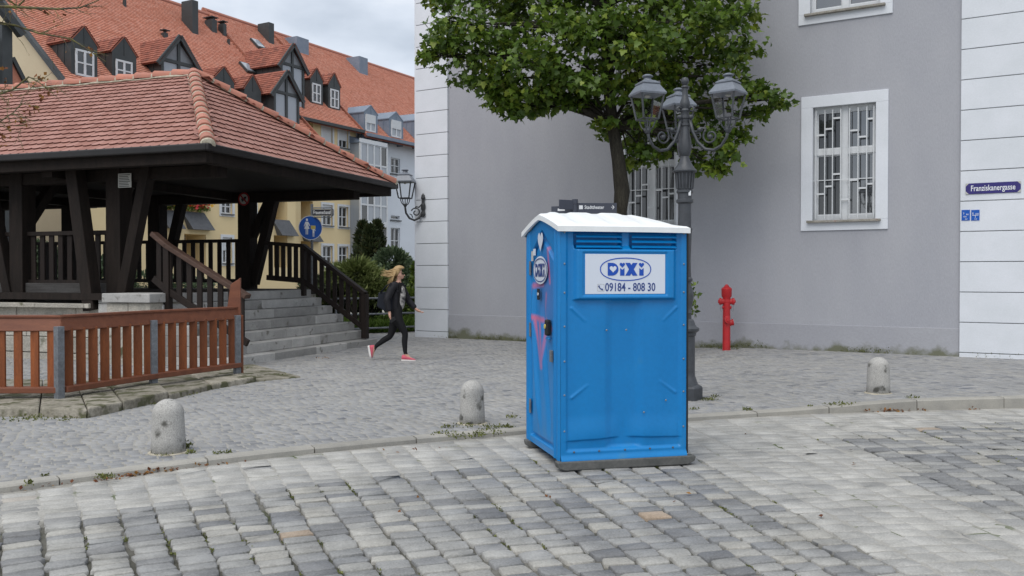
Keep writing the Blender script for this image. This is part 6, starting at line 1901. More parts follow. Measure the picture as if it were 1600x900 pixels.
mb = MB(); mb.box(.06, .115, -.0135, -.012, -.015, .04, 0, .5, Mx); mb.build("pictogram", M['white'], o)
mb = MB(); mb.add([(Mx @ Vector(q)) for q in ((.535, -.0135, .012), (.56, -.0135, .012), (.56, -.0135, .02), (.535, -.0135, .02), (.585, -.0135, .016), (.56, -.0135, .045), (.55, -.0135, .045), (.57, -.0135, .016), (.55, -.0135, -.013), (.56, -.0135, -.013))], [(0, 1, 2, 3), (4, 5, 6, 7), (4, 7, 8, 9)]); mb.build("arrow", M['white'], o)
o, Mx = arm(180 + 32, .24, zt - .08, .14, "", -1)
o, Mx = arm(180 - 20, .32, zt - .155, .13, "", -1)
mb = MB(); mb.box(.15, .26, .0121, .0132, -.005, .03, 0, .5, Mx); mb.box(.3, .33, .0121, .0132, -.05, -.02, 0, .5, Mx); mb.build("printed_line", M['white'], o)
# ================================================================== PEDESTRIAN SIGN BY THE PAVILION
SY = 23.2
dp = at(487, 430, SY)
ps = thing("pedestrian_sign", "round blue pedestrian path sign with a street name plate above, beyond the stair railing", "sign", (dp.x, SY, 0))
zc = at(484, 356, SY).z
mb = MB(); mb.tube([(0.0, .05, 0), (0.0, .05, zc + .62)], .035, 10); mb.build("post", M['galv'], ps)
ra = R(30)
Mx = Matrix.Translation((-.03, 0, zc)) @ Matrix.Rotation(ra, 4, 'Z')
def place(mb): mb.v = [tuple(Mx @ Vector(q)) for q in mb.v]; return mb
rs = 19 * SY / FPX
place(disc(MB(), 0, rs, -.01)).build("sign_disc", M['sign_blue'], ps)
place(disc(MB(), rs * .955, rs * 1.0, -.013)).build("disc_rim", M['white'], ps)
mb = MB()
def fig(x, z_, s, skirt):
    P = []
    ellp = [(x + .085 * s * math.cos(t), z_ + .52 * s + .10 * s * math.sin(t)) for t in np.linspace(0, 6.28, 14)[:-1]]
    mb.add([(q[0], -.0135, q[1]) for q in ellp], [tuple(range(len(ellp)))])
    if skirt:
        b_ = [(-.12, .38), (.10, .38), (.24, .10), (.20, .06), (.10, .22), (.11, .10), (.19, -.14), (-.21, -.14), (-.10, .12), (-.12, .22), (-.19, .02), (-.23, .05)]
    else: b_ = [(-.13, .36), (.12, .36), (.24, .10), (.19, .07), (.10, .24), (.10, -.14), (-.10, -.14), (-.10, .24), (-.20, .30), (-.22, .24)]
    mb.add([(x + q[0] * s, -.0135, z_ + q[1] * s) for q in b_], [tuple(range(len(b_)))])
    for dx_ in (-.06, .05): mb.add([(x + (dx_ - .035) * s, -.0135, z_ - .14 * s), (x + (dx_ + .035) * s, -.0135, z_ - .14 * s), (x + (dx_ + .03) * s, -.0135, z_ - .55 * s), (x + (dx_ - .03) * s, -.0135, z_ - .55 * s)], [(0, 1, 2, 3)])
fig(-rs * .30, .02, rs * 1.12, True); fig(rs * .25, -.10, rs * .75, False)
place(mb).build("pictogram", M['white'], ps)
mb = MB(); mb.box(rs * .02, rs * .42, -.0145, -.0136, -.03, .06); place(mb).build("sticker", M['sticker'], ps)
# name plate
zc2 = at(502, 332, SY).z
x0, x1 = at(486, 332, SY).x - dp.x, at(520.5, 332, SY).x - dp.x
Mx = Matrix.Translation(((x0 + x1) / 2, 0, zc2)) @ Matrix.Rotation(R(-8), 4, 'Z')
hw, hh = (x1 - x0) / 2, .092
mb = MB(); mb.box(-hw, hw, -.008, .008, -hh, hh); place(mb); np_ = mb.build("name_plate", M['plate_black'], ps, bevel=.004)
mb = MB()
for a, b_, c, d in ((-hw + .02, hw - .02, hh - .022, hh - .012), (-hw + .02, hw - .02, -hh + .012, -hh + .022), (-hw + .02, -hw + .03, -hh + .012, hh - .012), (hw - .03, hw - .02, -hh + .012, hh - .012)): mb.box(a, b_, -.0095, -.0082, c, d)
place(mb).build("plate_border", M['grey_print'], ps)
text("Frauenschanzl", .13, Mx @ Matrix.Translation((0, -.0095, -.0)), M['white'], ps, bold=.0015, fit=2 * hw - .11)
pts = [(-hw - .02, 0, hh + .03), (hw - .04, 0, hh + .03), (hw + .02, 0, hh - .03), (hw + .02, 0, -hh + .03), (hw - .04, 0, -hh - .03), (-hw - .02, 0, -hh - .03)]
mb = MB(); mb.tube([Mx @ Vector(q) for q in pts], .014, 6); mb.build("plate_frame", M['galv'], ps)
# ================================================================== TUBE RAILING BY THE LAWN
rl = thing("tube_railing", "grey steel tube railing with three bars in front of the lawn", "railing", (0, 0, 0))
ra_, rb2 = Vector((-4.6, 23.4, 0)), Vector((-2.45, 24.9, 0))
rz_ = (1.0, .58, .2)
for zz in rz_:
    mb = MB(); mb.tube([ra_ + Vector((0, 0, zz)), rb2 + Vector((0, 0, zz))], .026, 8); mb.build("rail", M['galv'], rl, smooth=True)
for f_ in (.0, .62, 1.0):
    p = ra_.lerp(rb2, f_); mb = MB(); mb.tube([p + Vector((0, 0, -.05)), p + Vector((0, 0, 1.0))], .028, 8); mb.build("post", M['galv'], rl, smooth=True)
# ================================================================== MAPLE
TY = 17.0
tb = Vector((at(968, 430, TY).x, TY, zp(2)))
mt = thing("maple_tree", "broad green maple tree in front of the grey building, above the lamp", "tree", tb)
def TP_(px, py, dy=0.0):
    p = at(px, py, TY + dy); return Vector((p.x - tb.x, p.y - tb.y, p.z - tb.z))
g = random.Random(3)
mb = MB()
trunk = [TP_(970, 560, 0) * 1.0, TP_(968, 470), TP_(968, 400), TP_(969, 330), TP_(972, 300), TP_(966, 250), TP_(958, 200), TP_(951, 140), TP_(945, 70), TP_(946, 10), TP_(950, -60), TP_(952, -160)]
trunk[0].z = -.1
mb.tube(trunk, [.21, .15, .135, .13, .145, .125, .115, .105, .085, .065, .05, .02], 12)
mb.v = [(x + g.uniform(-.007, .007), y + g.uniform(-.007, .007), z_) for x, y, z_ in mb.v]
mb.build("trunk", M['bark'], mt, smooth=True)
blobs = [(700, 85, 38, -.4), (690, 40, 34, 0), (735, 45, 58, -.6), (720, 105, 30, .3), (775, 105, 52, -.4), (800, 55, 62, .5), (805, 145, 34, -.2), (840, 135, 45, .2), (860, 60, 75, -.9), (830, 165, 20, 0),
         (880, 125, 42, -.4), (930, 50, 72, -.5), (925, 118, 42, -.8), (915, 150, 22, 0), (990, 50, 78, -1.0), (965, 95, 40, .6), (1005, 115, 48, -.6), (1055, 60, 72, -.3), (1060, 130, 50, .2), (1020, 170, 40, .5), (1110, 45, 62, -.6), (1120, 105, 45, -.1),
         (1160, 30, 42, .1), (1160, 80, 32, .4), (1095, 160, 38, .6), (1165, 130, 32, 0), (1195, 150, 30, -.2), (1222, 158, 17, -.2), (1180, 180, 24, 0), (1050, 205, 36, .8), (1000, 215, 34, .9), (960, 205, 20, .5), (1020, 250, 26, .8), (1075, 240, 32, .7),
         (1110, 215, 42, .3), (1140, 235, 32, .2), (1115, 260, 28, .3), (1148, 215, 24, .2), (985, 250, 18, .6), (675, 72, 16, -.4), (668, 88, 12, -.4), (945, 185, 18, -.3), (990, 165, 26, .6), (975, 142, 30, -.5), (800, 145, 38, -.5), (835, 150, 34, -.6), (770, 135, 34, .2), (865, 150, 32, -.1), (815, 172, 16, -.2), (750, 130, 26, -.2), (805, 163, 24, -.4), (780, 152, 24, -.3), (840, 166, 17, -.3), (890, 155, 24, -.3), (1035, 185, 32, .3), (1005, 185, 26, -.3), (930, 165, 20, .2), (1040, 150, 36, -.3), (1070, 200, 30, .2), (1000, 235, 22, .2),
         (760, -30, 75, 0), (850, -50, 100, .2), (950, -70, 120, 0), (1050, -60, 110, .3), (1130, -30, 75, 0), (700, -10, 40, 0), (880, 0, 60, 1.0), (1010, 0, 70, 1.1), (790, 0, 50, .9), (960, -190, 120, 0), (860, -150, 90, .3), (1060, -160, 100, 0)]
mb = MB()
nodes = [trunk[6], trunk[7], trunk[7], trunk[8], trunk[9], trunk[10]]
for (px, py, r_, dy) in blobs:
    c = TP_(px, py, dy)
    st = min(nodes, key=lambda q: (q - c).length + (0.6 if q.z > c.z else 0))
    m1 = st.lerp(c, .5) + Vector((g.uniform(-.15, .15), g.uniform(-.15, .15), .18 + g.uniform(-.05, .15)))
    L_ = (c - st).length
    mb.tube([st, st.lerp(m1, .5) + Vector((0, 0, .05)), m1, m1.lerp(c, .55) + Vector((g.uniform(-.06, .06), 0, .05)), c], [.018 + .016 * L_, .014 + .012 * L_, .012 + .007 * L_, .012, .005], 6)
    for k in range(4):
        e_ = c + Vector((g.gauss(0, 1), g.gauss(0, 1), g.gauss(0, .8))).normalized() * r_ * TY / FPX * .9
        mb.tube([m1.lerp(c, .6), c.lerp(e_, .4) + Vector((0, 0, .04)), e_], [.010, .006, .002], 4)
mb.build("limbs", M['bark'], mt, smooth=True)
gg = np.random.default_rng(11)
pts, nrm, tns = [], [], []
for (px, py, r_, dy) in blobs:
    c = np.array(TP_(px, py, dy)); r = r_ * TY / FPX
    n = int(185 * (r / .5) ** 2) + 44
    # sub-clumps give the crown its layered light and dark sprays
    ns = max(4, int(7 * (r / .5) ** 2))
    for k in range(ns):
        d = gg.normal(0, 1, 3); d /= np.linalg.norm(d)
        sc = c + d * r * gg.uniform(.35, .95) * np.array([1, 1, .8])
        m = n // ns + 1
        sr_ = r * .25 + .06
        q = np.clip(gg.normal(0, 1, (m, 3)), -1.9, 1.9) * np.array([sr_, sr_, sr_ * .45]) * .75 + sc
        q[:, 2] -= .35 * (np.hypot(q[:, 0] - sc[0], q[:, 1] - sc[1])) ** 2 / max(sr_, .05) * .5
        pts.append(q); nrm.append(np.tile(np.array([d[0] * .5, d[1] * .5 - .15, .9]), (m, 1)))
        tns.append(np.clip(gg.normal(.47 + .17 * gg.normal(), .17, m), 0, 1))
pts = np.concatenate(pts); nrm = np.concatenate(nrm); tns = np.concatenate(tns)
tns = np.where(gg.random(len(pts)) < .03, gg.uniform(.85, 1, len(pts)), tns)
# hanging blades: the leaf axis points out and down
def maple_leaves(name, idx, parent, kind=None):
    return leaf_cloud(name, pts[idx], M['maple'], 0.118, 21, up=-.55, parent=parent, kind=kind, shape='maple', norms=nrm[idx] * 1.4, tones=tns[idx])
yd = pts[:, 1]
sxp = np.array([proj(Vector(p) + tb) for p in pts])
front = np.where((sxp[:, 0] > 640) & (sxp[:, 0] < 1260) & (sxp[:, 1] > 5), yd, 100)
order = np.argsort(front)
cr_ = maple_leaves("crown", order[300:], mt, "stuff")
for i in order[:300]:
    o = None
    gk = 1000 + int(i)
    me_o = leaf_cloud("leaf", pts[[i]] * 0, M['maple'], 0.118, gk, up=-.55, parent=cr_, shape='maple', norms=nrm[[i]] * 1.4, tones=tns[[i]])
    me_o.location = pts[i].tolist()
# sprig at the lamp post
sp0 = gpp(1080, 500); 
p = at(1079, 468, 12.2)
pts2 = np.array([[p.x + gg.normal(0, .05) + .03, 12.2 + gg.normal(0, .06), p.z + gg.uniform(-.2, .22)] for _ in range(60)])
sh_ = thing("young_sapling", "thin leafy sapling shoot beside the lamp post, half hidden by the cabin", "plant", (p.x - .04, 12.25, zp(p.x)))
mb = MB(); mb.tube([(0, 0, -.02), (.02, 0, .8), (.05, -.02, 1.6)], [.012, .01, .004], 5); mb.build("stem", M['twig'], sh_)
leaf_cloud("foliage", pts2 - np.array([p.x - .04, 12.25, zp(p.x)]), M['bright'], 0.085, 31, up=-.2, parent=sh_, kind="stuff", aspect=.55)
# ================================================================== BARE BRANCHES, TOP LEFT
BY = 10.5
bt0 = Vector((-7.9, 10.9, 0))
bt = thing("bare_tree", "nearly bare lichened tree with few brown leaves reaching in at the top left", "tree", bt0)
def BP(px, py, dy=0.0): 
    p = at(px, py, BY + dy); return p - bt0
mb = MB(); mb.tube([Vector((0, 0, -.1)), Vector((.02, 0, 1.2)), Vector((-.05, 0, 2.6)), Vector((.05, -.1, 4.2)), Vector((.3, -.2, 6.5))], [.17, .14, .12, .09, .03], 10); mb.build("trunk", M['bark'], bt, smooth=True)
mbt = MB(); lp = []
g = random.Random(12)
def twig(p, d, L_, r, depth):
    pts_ = [p]; q = p; dd = d.copy()
    n = 5
    for k in range(n):
        dd = (dd + Vector((g.uniform(-.22, .22), g.uniform(-.2, .2), g.uniform(-.2, .2)))).normalized()
        q = q + dd * L_ / n; pts_.append(q)
    mbt.tube(pts_, [r * (1 - .8 * k / n) for k in range(n + 1)], 5 if r > .006 else 4)
    if depth > 0:
        for k in range(g.randint(2, 4)):
            i_ = g.randint(1, n)
            side = Vector((g.uniform(-.3, .8), g.uniform(-.5, .5), g.uniform(-.9, .8)))
            twig(pts_[i_], (dd + side).normalized(), L_ * g.uniform(.35, .62), max(.0018, r * .5), depth - 1)
    elif g.random() < .13: lp.append(q)
limb = [((-60, 30), (0, 10), (45, 12), (90, 14), (125, 12), (150, 2)), ((-60, 60), (0, 36), (25, 40), (60, 52), (110, 60), (165, 96)), ((-60, 150), (-10, 150), (20, 140), (45, 120), (60, 128), (75, 140)), ((-60, -5), (10, -2), (28, 10), (48, -10), (70, -25)), ((-60, 195), (-15, 200), (0, 190), (22, 175), (35, 160))]
for li, L_ in enumerate(limb):
    P = [BP(px, py, g.uniform(-.25, .25)) for px, py in L_]
    P[0] = Vector((.0, 0, P[0].z))
    r0 = [.022, .020, .018, .02, .014][li]
    mbt.tube(P, [r0 * (1 - .75 * k / (len(P) - 1)) for k in range(len(P))], 6)
    for k in range(1, len(P)):
        for j in range(3):
            q = P[k - 1].lerp(P[k], g.random())
            d = (P[k] - P[k - 1]).normalized()
            twig(q, (d + Vector((g.uniform(-.2, .6), g.uniform(-.5, .5), g.uniform(-.9, .6)))).normalized(), g.uniform(.15, .38), .0055, 1)
for k in range(16):
    q = BP(g.uniform(-10, 50), g.uniform(120, 220), g.uniform(-.3, .3)); twig(q, Vector((g.uniform(-.3, 1), g.uniform(-.4, .4), g.uniform(-.7, .7))).normalized(), g.uniform(.15, .32), .005, 1)
mbt.build("branches", M['twig'], bt, smooth=True)
for px, py in ((20, 18), (76, 18), (64, 120), (60, 126), (70, 121), (5, 214), (10, 216), (3, 225), (50, 165), (56, 168), (44, 172), (32, 185), (40, 180), (72, 143), (66, 150), (15, 200), (5, 105), (30, 190), (8, 128)):
    for j in range(5): lp.append(BP(px + g.gauss(0, 3), py + g.gauss(0, 3), g.uniform(-.1, .1)))
leaf_cloud("dead_leaves", np.array([tuple(q) for q in lp]), M['dry_leaf'], 0.05, 33, up=-.6, parent=bt, kind="stuff", aspect=.8)
# ================================================================== LAWN, SHRUBS, CONIFERS
lawn = MB()
lawn_poly = [Vector((-5.2, 23.5, 0)), Vector((-2.6, 25.1, 0)), Vector((-1.8, 30, 0)), Vector((-3, 46, 0)), Vector((-16, 40, 0)), Vector((-14, 24, 0)), Vector((-9, 22.6, 0))]
me = MB().add([(p.x, p.y, .035 if i < 2 or i > 4 else .03) for i, p in enumerate(lawn_poly)], [tuple(range(len(lawn_poly)))]).mesh("lawn", M['grassy'])
lw = tag(link("lawn", me), kind="structure")
gg = np.random.default_rng(9)
gp_ = []
while len(gp_) < 26000:
    x = gg.uniform(-6.2, -1.9); y = 23.3 + abs(gg.normal(0, 2.2))
    f_ = (x + 5.2) / 2.6
    if y < 23.5 + f_ * 1.6 - (.0): continue
    h_ = .02 + .16 * max(0, vnoise(x, y, .8, 3)) 
    gp_.append((x, y, .03 + .10 * gg.random() * (1 + (y - 23) * .12)))
o = leaf_cloud("grass", np.array(gp_), M['grass'], 0.26, 41, up=1.6, aspect=.16, shape='blade')
tag(o, "long fresh green grass behind the tube railing", "grass", kind="stuff")
def bush(name, label, cat, blobs_, mat, size, dens, seed, up=.3, aspect=.5, base=None, stem=True, group=None, tone=(0, 1), shape='quad'):
    """blobs_: (pixel x, pixel y, radius px x, radius px y, depth)"""
    bx = at(blobs_[0][0], 430, blobs_[0][4]) if base is None else base
    t = thing(name, label, cat, (bx.x, bx.y, .02), 0, group)
    g_ = np.random.default_rng(seed); P = []; Nn = []; T = []
    for (px, py, rx, ry, Y) in blobs_:
        c = np.array(at(px, py, Y)) - np.array((bx.x, bx.y, .02)); k = Y / FPX
        n = int(dens * rx * ry)
        d = g_.normal(0, 1, (n, 3)); d /= np.linalg.norm(d, axis=1)[:, None]
        rr = g_.uniform(.45, 1.05, n) ** .6
        P.append(c + d * rr[:, None] * np.array([rx * k, (rx + ry) / 2 * k, ry * k])); Nn.append(d)
        T.append(np.clip(g_.normal(.45, .2, n), 0, 1))
    P = np.concatenate(P); Nn = np.concatenate(Nn); T = np.concatenate(T)
    ok = P[:, 2] > .02
    leaf_cloud("foliage", P[ok], mat, size, seed, up=up, aspect=aspect, parent=t, kind="stuff", norms=Nn[ok] * .8, tones=T[ok] * (tone[1] - tone[0]) + tone[0], shape=shape)
    if stem:
        mb = MB()
        for k in range(5):
            b_ = blobs_[k % len(blobs_)]; e_ = Vector(at(b_[0], b_[1], b_[4])) - Vector((bx.x, bx.y, .02))
            mb.tube([Vector((g_.normal(0, .05), g_.normal(0, .05), 0)), e_ * .5 + Vector((g_.normal(0, .1), 0, 0)), e_], [.04, .025, .008], 5)
        mb.build("stem", M['bark'], t)
    return t
# tapering conifers
def conifer(px, top, bot, wpx, Y, label, seed):
    bx = at(px, bot, Y); k = Y / FPX; H_ = (bot - top) * k; r = wpx * k / 2
    t = thing("conifer", label, "tree", (bx.x, Y, bx.z - .3), 0, "dark conifers against the pale house")
    g_ = np.random.default_rng(seed); n = 5200
    h_ = g_.uniform(0, 1, n) ** .9; a = g_.uniform(0, 6.283, n)
    rad = r * (1 - h_ ** 2.6) * (.55 + .5 * g_.random(n) ** .5) * (1 + .25 * np.sin(a * 5 + h_ * 9 + seed)) + .01
    P = np.stack([rad * np.cos(a), rad * np.sin(a), .3 + h_ * H_], 1)
    Nn = np.stack([np.cos(a), np.sin(a), .2 + 0 * a], 1)
    leaf_cloud("crown", P, M['thuja'], .24, seed, up=1.7, aspect=.3, parent=t, kind="stuff", norms=Nn, tones=np.clip(g_.normal(.4, .22, n), 0, 1))
    mb = MB(); mb.tube([(0, 0, -2.6), (0, 0, .3 + H_ * .8)], [.12, .03], 7); mb.build("trunk", M['bark'], t)
conifer(567, 352, 440, 24, 34, "dark narrow conifer at the yellow house corner, leftmost of three", 1)
conifer(578, 358, 440, 24, 33, "dark brownish conifer in the middle of three before the glazed bay", 2)
conifer(590, 351, 440, 22, 34.5, "dark conifer with a pointed top, rightmost of three before the glazed bay", 3)
bush("shrub", "large grey-green rounded shrub right of the conifers", "shrub", [(612, 410, 26, 20, 30), (600, 440, 28, 26, 29.5), (630, 425, 22, 24, 30), (585, 425, 16, 18, 30.5), (645, 440, 16, 30, 29.5), (615, 460, 26, 22, 29)], M['shrub'], .15, 3.6, 61)
bush("shrub", "bright yellow-green shrub tight against the white corner strip", "shrub", [(653, 425, 7, 15, 28), (648, 452, 8, 20, 27.5)], M['bright'], .13, 6.0, 62)
bush("shrub", "pale green low shrub behind the tube railing near the corner", "shrub", [(640, 470, 17, 18, 27), (648, 495, 12, 18, 26.8), (628, 485, 14, 16, 27.4)], M['bright'], .10, 4.4, 63, tone=(.2, 1))
bush("ornamental_grass", "wide arching feathery green clump behind the stair railing", "plant", [(560, 428, 24, 15, 25.5), (585, 443, 20, 18, 25.3), (535, 430, 24, 14, 26), (600, 458, 12, 12, 25.2), (572, 455, 24, 16, 25.4)], M['broom'], .26, 5.0, 64, up=.0, aspect=.10, stem=True, shape='blade')
bush("shrub", "dark low shrub filling the gap under the feathery clump", "shrub", [(545, 465, 26, 18, 26.5), (575, 478, 20, 14, 26), (520, 460, 24, 20, 27), (490, 455, 22, 24, 28), (505, 480, 26, 20, 27)], M['thuja'], .15, 3.2, 65, tone=(.1, .9))
bush("shrub", "leafy shrub seen through the slats at the far left of the pavilion", "shrub", [(20, 415, 24, 26, 30), (60, 405, 26, 30, 30), (100, 415, 24, 28, 30.5), (140, 420, 22, 28, 31), (-20, 420, 22, 28, 30)], M['shrub'], .14, 3.2, 66)
bush("shrub", "low grey-green shrub behind the slats in the middle of the pavilion", "shrub", [(225, 440, 22, 14, 33), (310, 446, 26, 10, 33), (265, 442, 22, 13, 33)], M['shrub'], .14, 2.6, 67)
# climbing sprigs on the small window of the yellow house
# ================================================================== WALKING WOMAN
wf = gpp(634, 563)
k_ = wf.y / FPX
WS = k_
pn = thing("person", "woman with blowing blonde hair, black jacket, black leggings and pink canvas shoes striding right", "person", (wf.x, wf.y, wf.z))
def W_(px, py, y=0.0): return Vector(((px - 634) * WS, y, (563.5 - py) * WS))
def skin(name, verts, edges, mats, parent, levels=2, root=0):
    me = bpy.data.meshes.new(name)
    me.from_pydata([v[0] for v in verts], edges, [])
    o = bpy.data.objects.new(name, me); COL.objects.link(o)
    o.modifiers.new("skin", 'SKIN').use_smooth_shade = True
    sv = me.skin_vertices[0].data if me.skin_vertices else None
    if sv is None:
        bpy.context.view_layer.objects.active = o
        me.skin_vertices.new() if hasattr(me.skin_vertices, 'new') else None
        sv = me.skin_vertices[0].data
    for i, v in enumerate(verts):
        r_ = v[1]; sv[i].radius = r_ if isinstance(r_, tuple) else (r_, r_); sv[i].use_root = (i == root)
    s_ = o.modifiers.new("sub", 'SUBSURF'); s_.levels = levels; s_.render_levels = levels
    dg = bpy.context.evaluated_depsgraph_get()
    m2 = bpy.data.meshes.new_from_object(o.evaluated_get(dg))
    bpy.data.objects.remove(o)
    m2.name = name; m2.materials.clear()
    for m_ in mats: m2.materials.append(m_)
    for p in m2.polygons: p.use_smooth = True
    return link(name, m2, parent)
NY, FY = -.085, .085                            # near side, far side
B = {}
vl, ed = [], []
def jv(nm, p, r, par=None):
    vl.append((p, r)); B[nm] = len(vl) - 1
    if par is not None: ed.append((B[par], B[nm]))
jv('pelvis', W_(620, 491), (.125, .115))
jv('waist', W_(621, 476), (.11, .095), 'pelvis')
jv('chest', W_(622, 455), (.13, .115), 'waist')
jv('neck0', W_(621.6, 445), (.060, .058), 'chest')
jv('neck1', W_(623.2, 440), .040, 'neck0')
jv('skull', W_(623.9, 431.0), (.064, .060), 'neck1')
jv('crown', W_(624.2, 424.6), (.100, .088), 'skull')
jv('jaw', W_(627.8, 432.6), (.046, .044), 'skull')
jv('chin', W_(630.0, 436.0), .027, 'jaw')
jv('brow', W_(628.4, 426.6), (.066, .058), 'crown')
# legs
for nm, y, hip, knee, ank, r in (('n', NY, (621, 497), (634.5, 522), (634, 553), 1), ('f', FY, (618, 497), (609, 526.5), (586, 542), 1)):
    jv(nm + 'hip', W_(*hip, y), .105, 'pelvis'); 
    a, b_ = Vector(W_(*hip, y)), Vector(W_(*knee, y * .8))
    jv(nm + 'thigh', a.lerp(b_, .45), .088, nm + 'hip'); jv(nm + 'knee', b_, .060, nm + 'thigh')
    c = W_(*ank, y * .8); jv(nm + 'calf', b_.lerp(c, .32) + Vector((-.02, 0, 0)), .060, nm + 'knee'); jv(nm + 'ankle', c, .038, nm + 'calf')
jv('nfoot', W_(641, 560.5, NY * .8), .034, 'nankle'); jv('ntoe', W_(646, 561.5, NY * .8), .028, 'nfoot')
jv('ffoot', W_(581, 551, FY * .8), .034, 'fankle'); jv('ftoe', W_(580.5, 558, FY * .8), .028, 'ffoot')
# arms and hands with fingers
def arm_(nm, y, sh, el, wr, hd, yel, ywr, fdirs, thumb):
    jv(nm + 'sh', W_(*sh, y), .066, 'neck0'); jv(nm + 'up', Vector(W_(*sh, y)).lerp(W_(*el, yel), .5), .052, nm + 'sh'); jv(nm + 'el', W_(*el, yel), .043, nm + 'up')
    jv(nm + 'fa', Vector(W_(*el, yel)).lerp(W_(*wr, ywr), .4), .040, nm + 'el'); jv(nm + 'wr', W_(*wr, ywr), (.028, .024), nm + 'fa')
    d = (W_(*hd, ywr) - W_(*wr, ywr)).normalized(); pl = W_(*wr, ywr) + d * .06
    jv(nm + 'palm', pl, (.036, .020), nm + 'wr')
    side = Vector((0, 1, 0)); curl = d.cross(side)
    for i, (o_, L_) in enumerate(((-.027, .066), (-.009, .076), (.009, .072), (.026, .056))):
        b0 = pl + d * .035 + side * o_
        jv(f'{nm}f{i}a', b0, .0105, nm + 'palm'); jv(f'{nm}f{i}b', b0 + d * L_ * .5 + curl * fdirs * .008, .0092, f'{nm}f{i}a'); jv(f'{nm}f{i}c', b0 + d * L_ * .85 + curl * fdirs * .032, .0085, f'{nm}f{i}b')
    tb_ = pl - d * .012 - side * .030
    jv(nm + 't0', tb_, .0115, nm + 'palm'); jv(nm + 't1', tb_ + d * .035 - side * .012 + curl * thumb, .0105, nm + 't0'); jv(nm + 't2', tb_ + d * .062 - side * .008 + curl * thumb * 1.8, .0092, nm + 't1')
arm_('n', -.155, (616, 447), (607.5, 468), (611, 487), (612.5, 500), -.22, -.215, 1, .012)
arm_('f', .155, (626, 447), (636, 470), (648, 484), (656, 489), .24, .20, 1, .012)
body = skin("body", vl, ed, [M['skin'], M['legging'], M['blouse']], pn, 2)
for p in body.data.polygons:
    c = p.center
    zpx_ = 563.5 - c.z / WS; xpx_ = 634 + c.x / WS
    isleg = zpx_ > 489 and abs(c.y) < .180 and xpx_ < 643 and not (zpx_ < 505 and c.y < -.155 and xpx_ < 617) and zpx_ < 553.5 and xpx_ > 584.5
    if isleg: p.material_index = 1
    elif 441.5 < zpx_ <= 492 and abs(c.y) < .195 and xpx_ < 641: p.material_index = 1
# face: nose, brows, mouth, eyes
def blobm(name, c, r, mat, parent):
    mb = MB(); mb.lathe([(0, -1), (.5, -.86), (.86, -.5), (1, 0), (.86, .5), (.5, .86), (0, 1)], 10); mb.v = [(c[0] + x * r[0], c[1] + y * r[1], c[2] + z_ * r[2]) for x, y, z_ in mb.v]
    return mb.build(name, mat, parent, smooth=True)
fc = W_(624.5, 428.5)
hx_ = W_(632.6, 430).x
blobm("nose", (hx_ - .012, 0, W_(0, 430.6).z), (.014, .010, .016), M['skin'], body)
for s_ in (-1, 1):
    blobm("eye", (hx_ - .034, s_ * .030, W_(0, 428.3).z), (.010, .013, .006), M['eye'], body)
    blobm("eyebrow", (hx_ - .030, s_ * .032, W_(0, 426.6).z), (.012, .020, .004), M['hair'], body)
    blobm("ear", (fc.x - .005, s_ * .076, W_(0, 430.0).z), (.018, .010, .028), M['skin'], body)
blobm("mouth", (hx_ - .026, 0, W_(0, 433.6).z), (.012, .020, .006), M['lip'], body)
# hair: a cap and locks streaming back
g = random.Random(5)
cap = MB(); hc = W_(624.0, 424.6)
rows_, cols_ = 12, 24
vs = []
for i in range(rows_ + 1):
    ph_ = math.pi * i / rows_ * .80
    for j in range(cols_):
        t = 2 * math.pi * j / cols_
        k2 = 1 + .025 * math.sin(j * 2.6 + i * .4)
        x = .122 * k2 * math.sin(ph_) * math.cos(t); y = .104 * k2 * math.sin(ph_) * math.sin(t); z_ = .112 * math.cos(ph_)
        lim = .10 if z_ > .055 else (.055 - (.055 - z_) * .55)
        x = min(x, max(-.06, lim)) 
        if x > .02 and z_ < .05: y *= .72
        vs.append((hc.x + x, y, hc.z + z_ + .004))
fs = [(i * cols_ + j, i * cols_ + (j + 1) % cols_, (i + 1) * cols_ + (j + 1) % cols_, (i + 1) * cols_ + j) for i in range(rows_) for j in range(cols_)]
cap.add(vs, fs)
hr = cap.build("hair", M['hair'], pn, smooth=True)
for k in range(60):
    sd2 = 1 if k % 2 else -1
    y = sd2 * g.uniform(.01, .098); z0_ = g.uniform(-.075, .05)
    p0 = Vector((hc.x - .02 - .08 * math.sqrt(max(0, 1 - (y / .104) ** 2)) * g.uniform(.6, 1), y, hc.z + z0_))
    up_ = g.random() < .30
    if up_: ends = [p0, p0 + Vector((-.06, 0, -.02)), p0 + Vector((-.13, g.uniform(-.02, .02), -.035 + g.uniform(-.01, .02))), p0 + Vector((-.20 - .07 * g.random(), g.uniform(-.03, .03), -.03 + g.uniform(-.03, .04)))]
    else: ends = [p0, p0 + Vector((-.035, 0, -.07)), p0 + Vector((-.06, g.uniform(-.01, .01), -.15)), p0 + Vector((-.10 - .04 * g.random(), g.uniform(-.02, .02), -.23 - .06 * g.random()))]
    mb = MB(); mb.tube(ends, [.017, .014, .009, .002], 5); mb.build("lock", M['hair'], hr, smooth=True)
